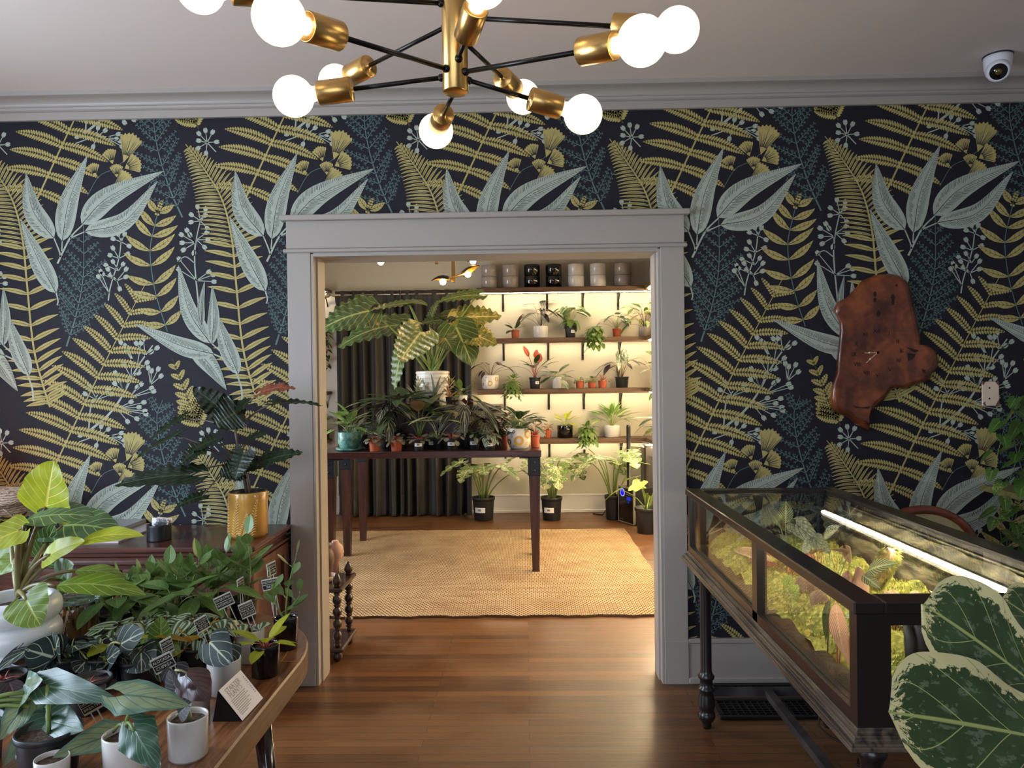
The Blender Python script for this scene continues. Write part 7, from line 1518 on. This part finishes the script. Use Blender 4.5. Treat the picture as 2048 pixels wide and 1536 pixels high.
for k, (px, X, hh_, wd) in enumerate(((1822, .87, .10, .012), (1842, .895, .13, .018), (1868, .92, .12, .014), (1884, .94, .11, .014))):
    c = tp_(px, 1320, X); mb = MB(); c = V((c.x, max(c.y, TY0+.05), mossz(c.x, c.y)-.01)); mb.tube([c, c+V((.004, .01, hh_*.6)), c+V((-.004, .015, hh_))], [wd, wd*1.1, wd*.5], 9)
    solo(mb, 'slate_fin', mat('dark_slate', (44, 40, 38), .6, var=.3, vs=30, bump=.5), ('thin dark slate fin nearest the case corner post', 'broad dark slate fin second from the case corner post', 'dark slate fin third from the case corner post', 'dark slate fin farthest from the case corner post')[k], 'stone', 'rocks and wood in the terrarium case')
a, b = tp_(1738, 1140, 1.02), tp_(1782, 1078, 1.06); t = thing('mossy_log', 'leaning log wrapped in bright moss reaching up to the light strip', 'log', V((a.x, a.y, mossz(a.x, a.y)))); a = V((a.x, a.y, mossz(a.x, a.y)+.005)); b.z = min(b.z, TT-.05)
mb = MB(); pts = [a.lerp(b, i/8)+V((0, 0, .006*sin(i))) for i in range(9)]; mb.tube(pts, [.026, .028, .027, .026, .025, .024, .022, .02, .014], 12); mb.build('log', stump, t)
mb = MB()
for k in range(2600):
    u = U(0, 1); p = a.lerp(b, u); d = V((U(-1, 1), U(-1, 1), U(-1, 1))).normalized(); p = p+d*.024; tt = d*.011+V((0, 0, -.006)); s = d.orthogonal().normalized()*.0014; mb.add([p-s, p+s, p+tt], [(0, 1, 2)])
mb.build('moss_cover', moss_m, t)
c = tp_(1500, 1144, .80); mb = MB(); p0 = tp_(1545, 1154, .82); p1 = tp_(1468, 1136, .79); p0.z = mossz(p0.x, p0.y)+.02; p1.z = mossz(p1.x, p1.y)+.02; leaf(mb, p0, p1, .05, (-.5, -.3, .9), 'ovate', 0, .1, .1, .03, 14, 3); solo(mb, 'fallen_leaf', lf_pink, 'dry brown leaf lying on the moss near the mullion', 'leaf')
c = tp_(1453, 1100, .84); mb = MB(); mb.tube([V((c.x, c.y, mossz(c.x, c.y)-.005)), V((c.x+.004, c.y, .90))], .003, 6); solo(mb, 'bamboo_stake', mat('pale_bamboo', (190, 150, 90), .5), 'thin pale stake standing in the far end of the moss', 'stake')
c = tp_(1592, 1196, .80); mb = MB(); c = V((c.x, c.y, mossz(c.x, c.y))); mb.lathe(c, [(.028, 0), (.036, .05), (.037, .052)], 28, caps=False); solo(mb, 'clear_cup', glass('acrylic'), 'small clear cup round the spotted lime leaves', 'cup')

# ================================================================ variegated fiddle leaf fig close to the viewer
FX, FY = .84, 1.02
t = thing('potted_fiddle_fig', 'cream and green variegated fiddle leaf plant cut off by the lower right edge', 'potted plant', (FX, FY, 0))
pot(t, (FX, FY, 0), .15, .13, .27, 'cyl', gloss_g); SM = MB(); LM = MB()
SM.tube(bez(V((FX, FY, .24)), V((FX+.02, FY, .8)), V((FX-.02, FY-.03, 1.25)), 10), [.014-.0008*i for i in range(11)], 8)
for b_, p_, Y, W, nr, tipdy in (((2096, 1392), (1846, 1208), .93, .132, (-.15, -.85, .5), -.05), ((2150, 1492), (1776, 1424), .86, .150, (.05, -.8, .6), -.05), ((2140, 1300), (2004, 1196), .98, .12, (.3, -.6, .7), .03)):
    b0 = at(b_[0], b_[1], Y); p = at(p_[0], p_[1], Y+tipdy); leaf(LM, b0, p, W, nr, 'fiddle', 0, .06, .12, .025, 30, 6)
    st = V((FX+.01, FY-.01, b0.z-.03)); SM.tube(bez(st, (st+b0)/2+V((0, 0, .02)), b0, 5), .004, 6)
for k in range(5):
    a = -.9+k*.4; z = .75+.1*k; st = V((FX, FY, z)); h = V((cos(a), sin(a)*.35+.1, .25)).normalized(); b0 = st+h*.05; leaf(LM, b0, b0+h*.26, .15, (0, -.3, 1), 'fiddle', 0, .1, .1, .02, 18, 4); SM.tube([st, b0], .004, 6)
LM.build('foliage', lf_fidd, t); SM.build('stem', st_brown, t)

# ================================================================ vine on a corner shelf at the right
sy = 3.18; c1 = at(2016, 990, sy); sz = at(2030, 986, sy).z; oak = wood('olive_oak', (112, 104, 56), (150, 138, 84), .5, 0)
t = thing('corner_shelf', 'olive toned wood shelf end at the right edge of the picture', 'shelf', (XR-.2, sy, sz-.1)); mb = MB()
mb.add([(c1.x+.02, sy-.02, sz), (XR, sy-.14, sz), (XR, YW-.03, sz), (c1.x+.04, YW-.03, sz), (c1.x, sy-.02, sz-.02), (XR, sy-.14, sz-.09), (XR, YW-.03, sz-.09), (c1.x+.02, YW-.03, sz-.02)], [(0,1,2,3),(7,6,5,4),(0,4,5,1),(1,5,6,2),(2,6,7,3),(3,7,4,0)], 0, None, False); mb.build('board', oak, t)
px_ = XR-.22; t = thing('potted_pothos', 'marbled green vine spilling from the corner shelf at the right edge', 'potted plant', (px_, sy+.04, sz)); pot(t, (px_, sy+.04, sz), .09, .075, .15, 'cyl', gloss_w)
LM, SM = MB(), MB(); c = V((px_, sy+.04, sz+.13)); rosette(LM, SM, c, 9, .10, .08, .065, 'heart', (15, 85), 45)
for pts in ([c, at(2040, 800, sy-.08), at(2010, 850, sy-.1), at(1996, 905, sy-.1), at(1990, 950, sy-.1)], [c, at(2050, 860, sy-.1), at(2030, 930, sy-.1), at(2012, 980, sy-.1), at(1996, 1040, sy-.1), at(2004, 1085, sy-.08)], [c, at(2060, 900, sy-.1), at(2044, 990, sy-.12), at(2024, 1060, sy-.1), at(2016, 1100, sy-.1)], [c, at(2070, 780, sy-.06), at(2052, 830, sy-.08), at(2048, 900, sy-.08)], [c, at(2080, 900, sy-.12), at(2050, 1020, sy-.13), at(2034, 1110, sy-.1)]):
    P2_ = []
    for i in range(len(pts)-1): P2_ += [pts[i].lerp(pts[i+1], k/4) for k in range(4)]
    vine(LM, SM, P2_+[pts[-1]], .06, .075, .062, out=(-.6, -.6, 0))
LM.build('foliage', leafmat('leaf_vine_green', (66, 98, 40), (120, 150, 70), 'marble', 6, .3, .02, c2=(170, 184, 100), rough=.35, amt=.22), t); SM.build('stem', st_green, t)
# ================================================================ light
def area(name, loc, size, size_y, rotm, col, power):
    l = bpy.data.lights.new(name, 'AREA'); l.shape = 'RECTANGLE'; l.size = size; l.size_y = size_y; l.color = col; l.energy = power
    o = bpy.data.objects.new(name, l); COL.objects.link(o); o.location = loc; o.rotation_euler = rotm; return o
area('window_daylight', (XL-.02, (WY0+WY1)/2, (WZ0+WZ1)/2), WZ1-WZ0-.05, WY1-WY0-.05, (0, -pi/2, 0), (.68, .82, 1.0), 125)
area('shop_window_daylight', ((BX0+BX1)/2, YB-.02, (BZ0+BZ1)/2), BX1-BX0-.05, BZ1-BZ0-.05, (pi/2, 0, 0), (.76, .86, 1.0), 60)
area('back_window_daylight', (XL2-.02, (VY0+VY1)/2, (VZ0+VZ1)/2), VZ1-VZ0-.05, VY1-VY0-.05, (0, -pi/2, 0), (.9, .95, 1.0), 75)
w = bpy.data.worlds.new('world'); sc.world = w; w.use_nodes = True
bg = w.node_tree.nodes['Background']; bg.inputs[0].default_value = (.55, .68, .9, 1); bg.inputs[1].default_value = .6
# ================================================================ view
vs_ = sc.view_settings; vs_.view_transform = 'Standard'; vs_.look = 'None'; vs_.gamma = 1.0; vs_.use_curve_mapping = False; vs_.exposure = 0.0
sc.cycles.use_denoising = True
sc.cycles.max_bounces = 8; sc.cycles.diffuse_bounces = 4; sc.cycles.glossy_bounces = 4; sc.cycles.transparent_max_bounces = 24; sc.cycles.sample_clamp_indirect = 8.0
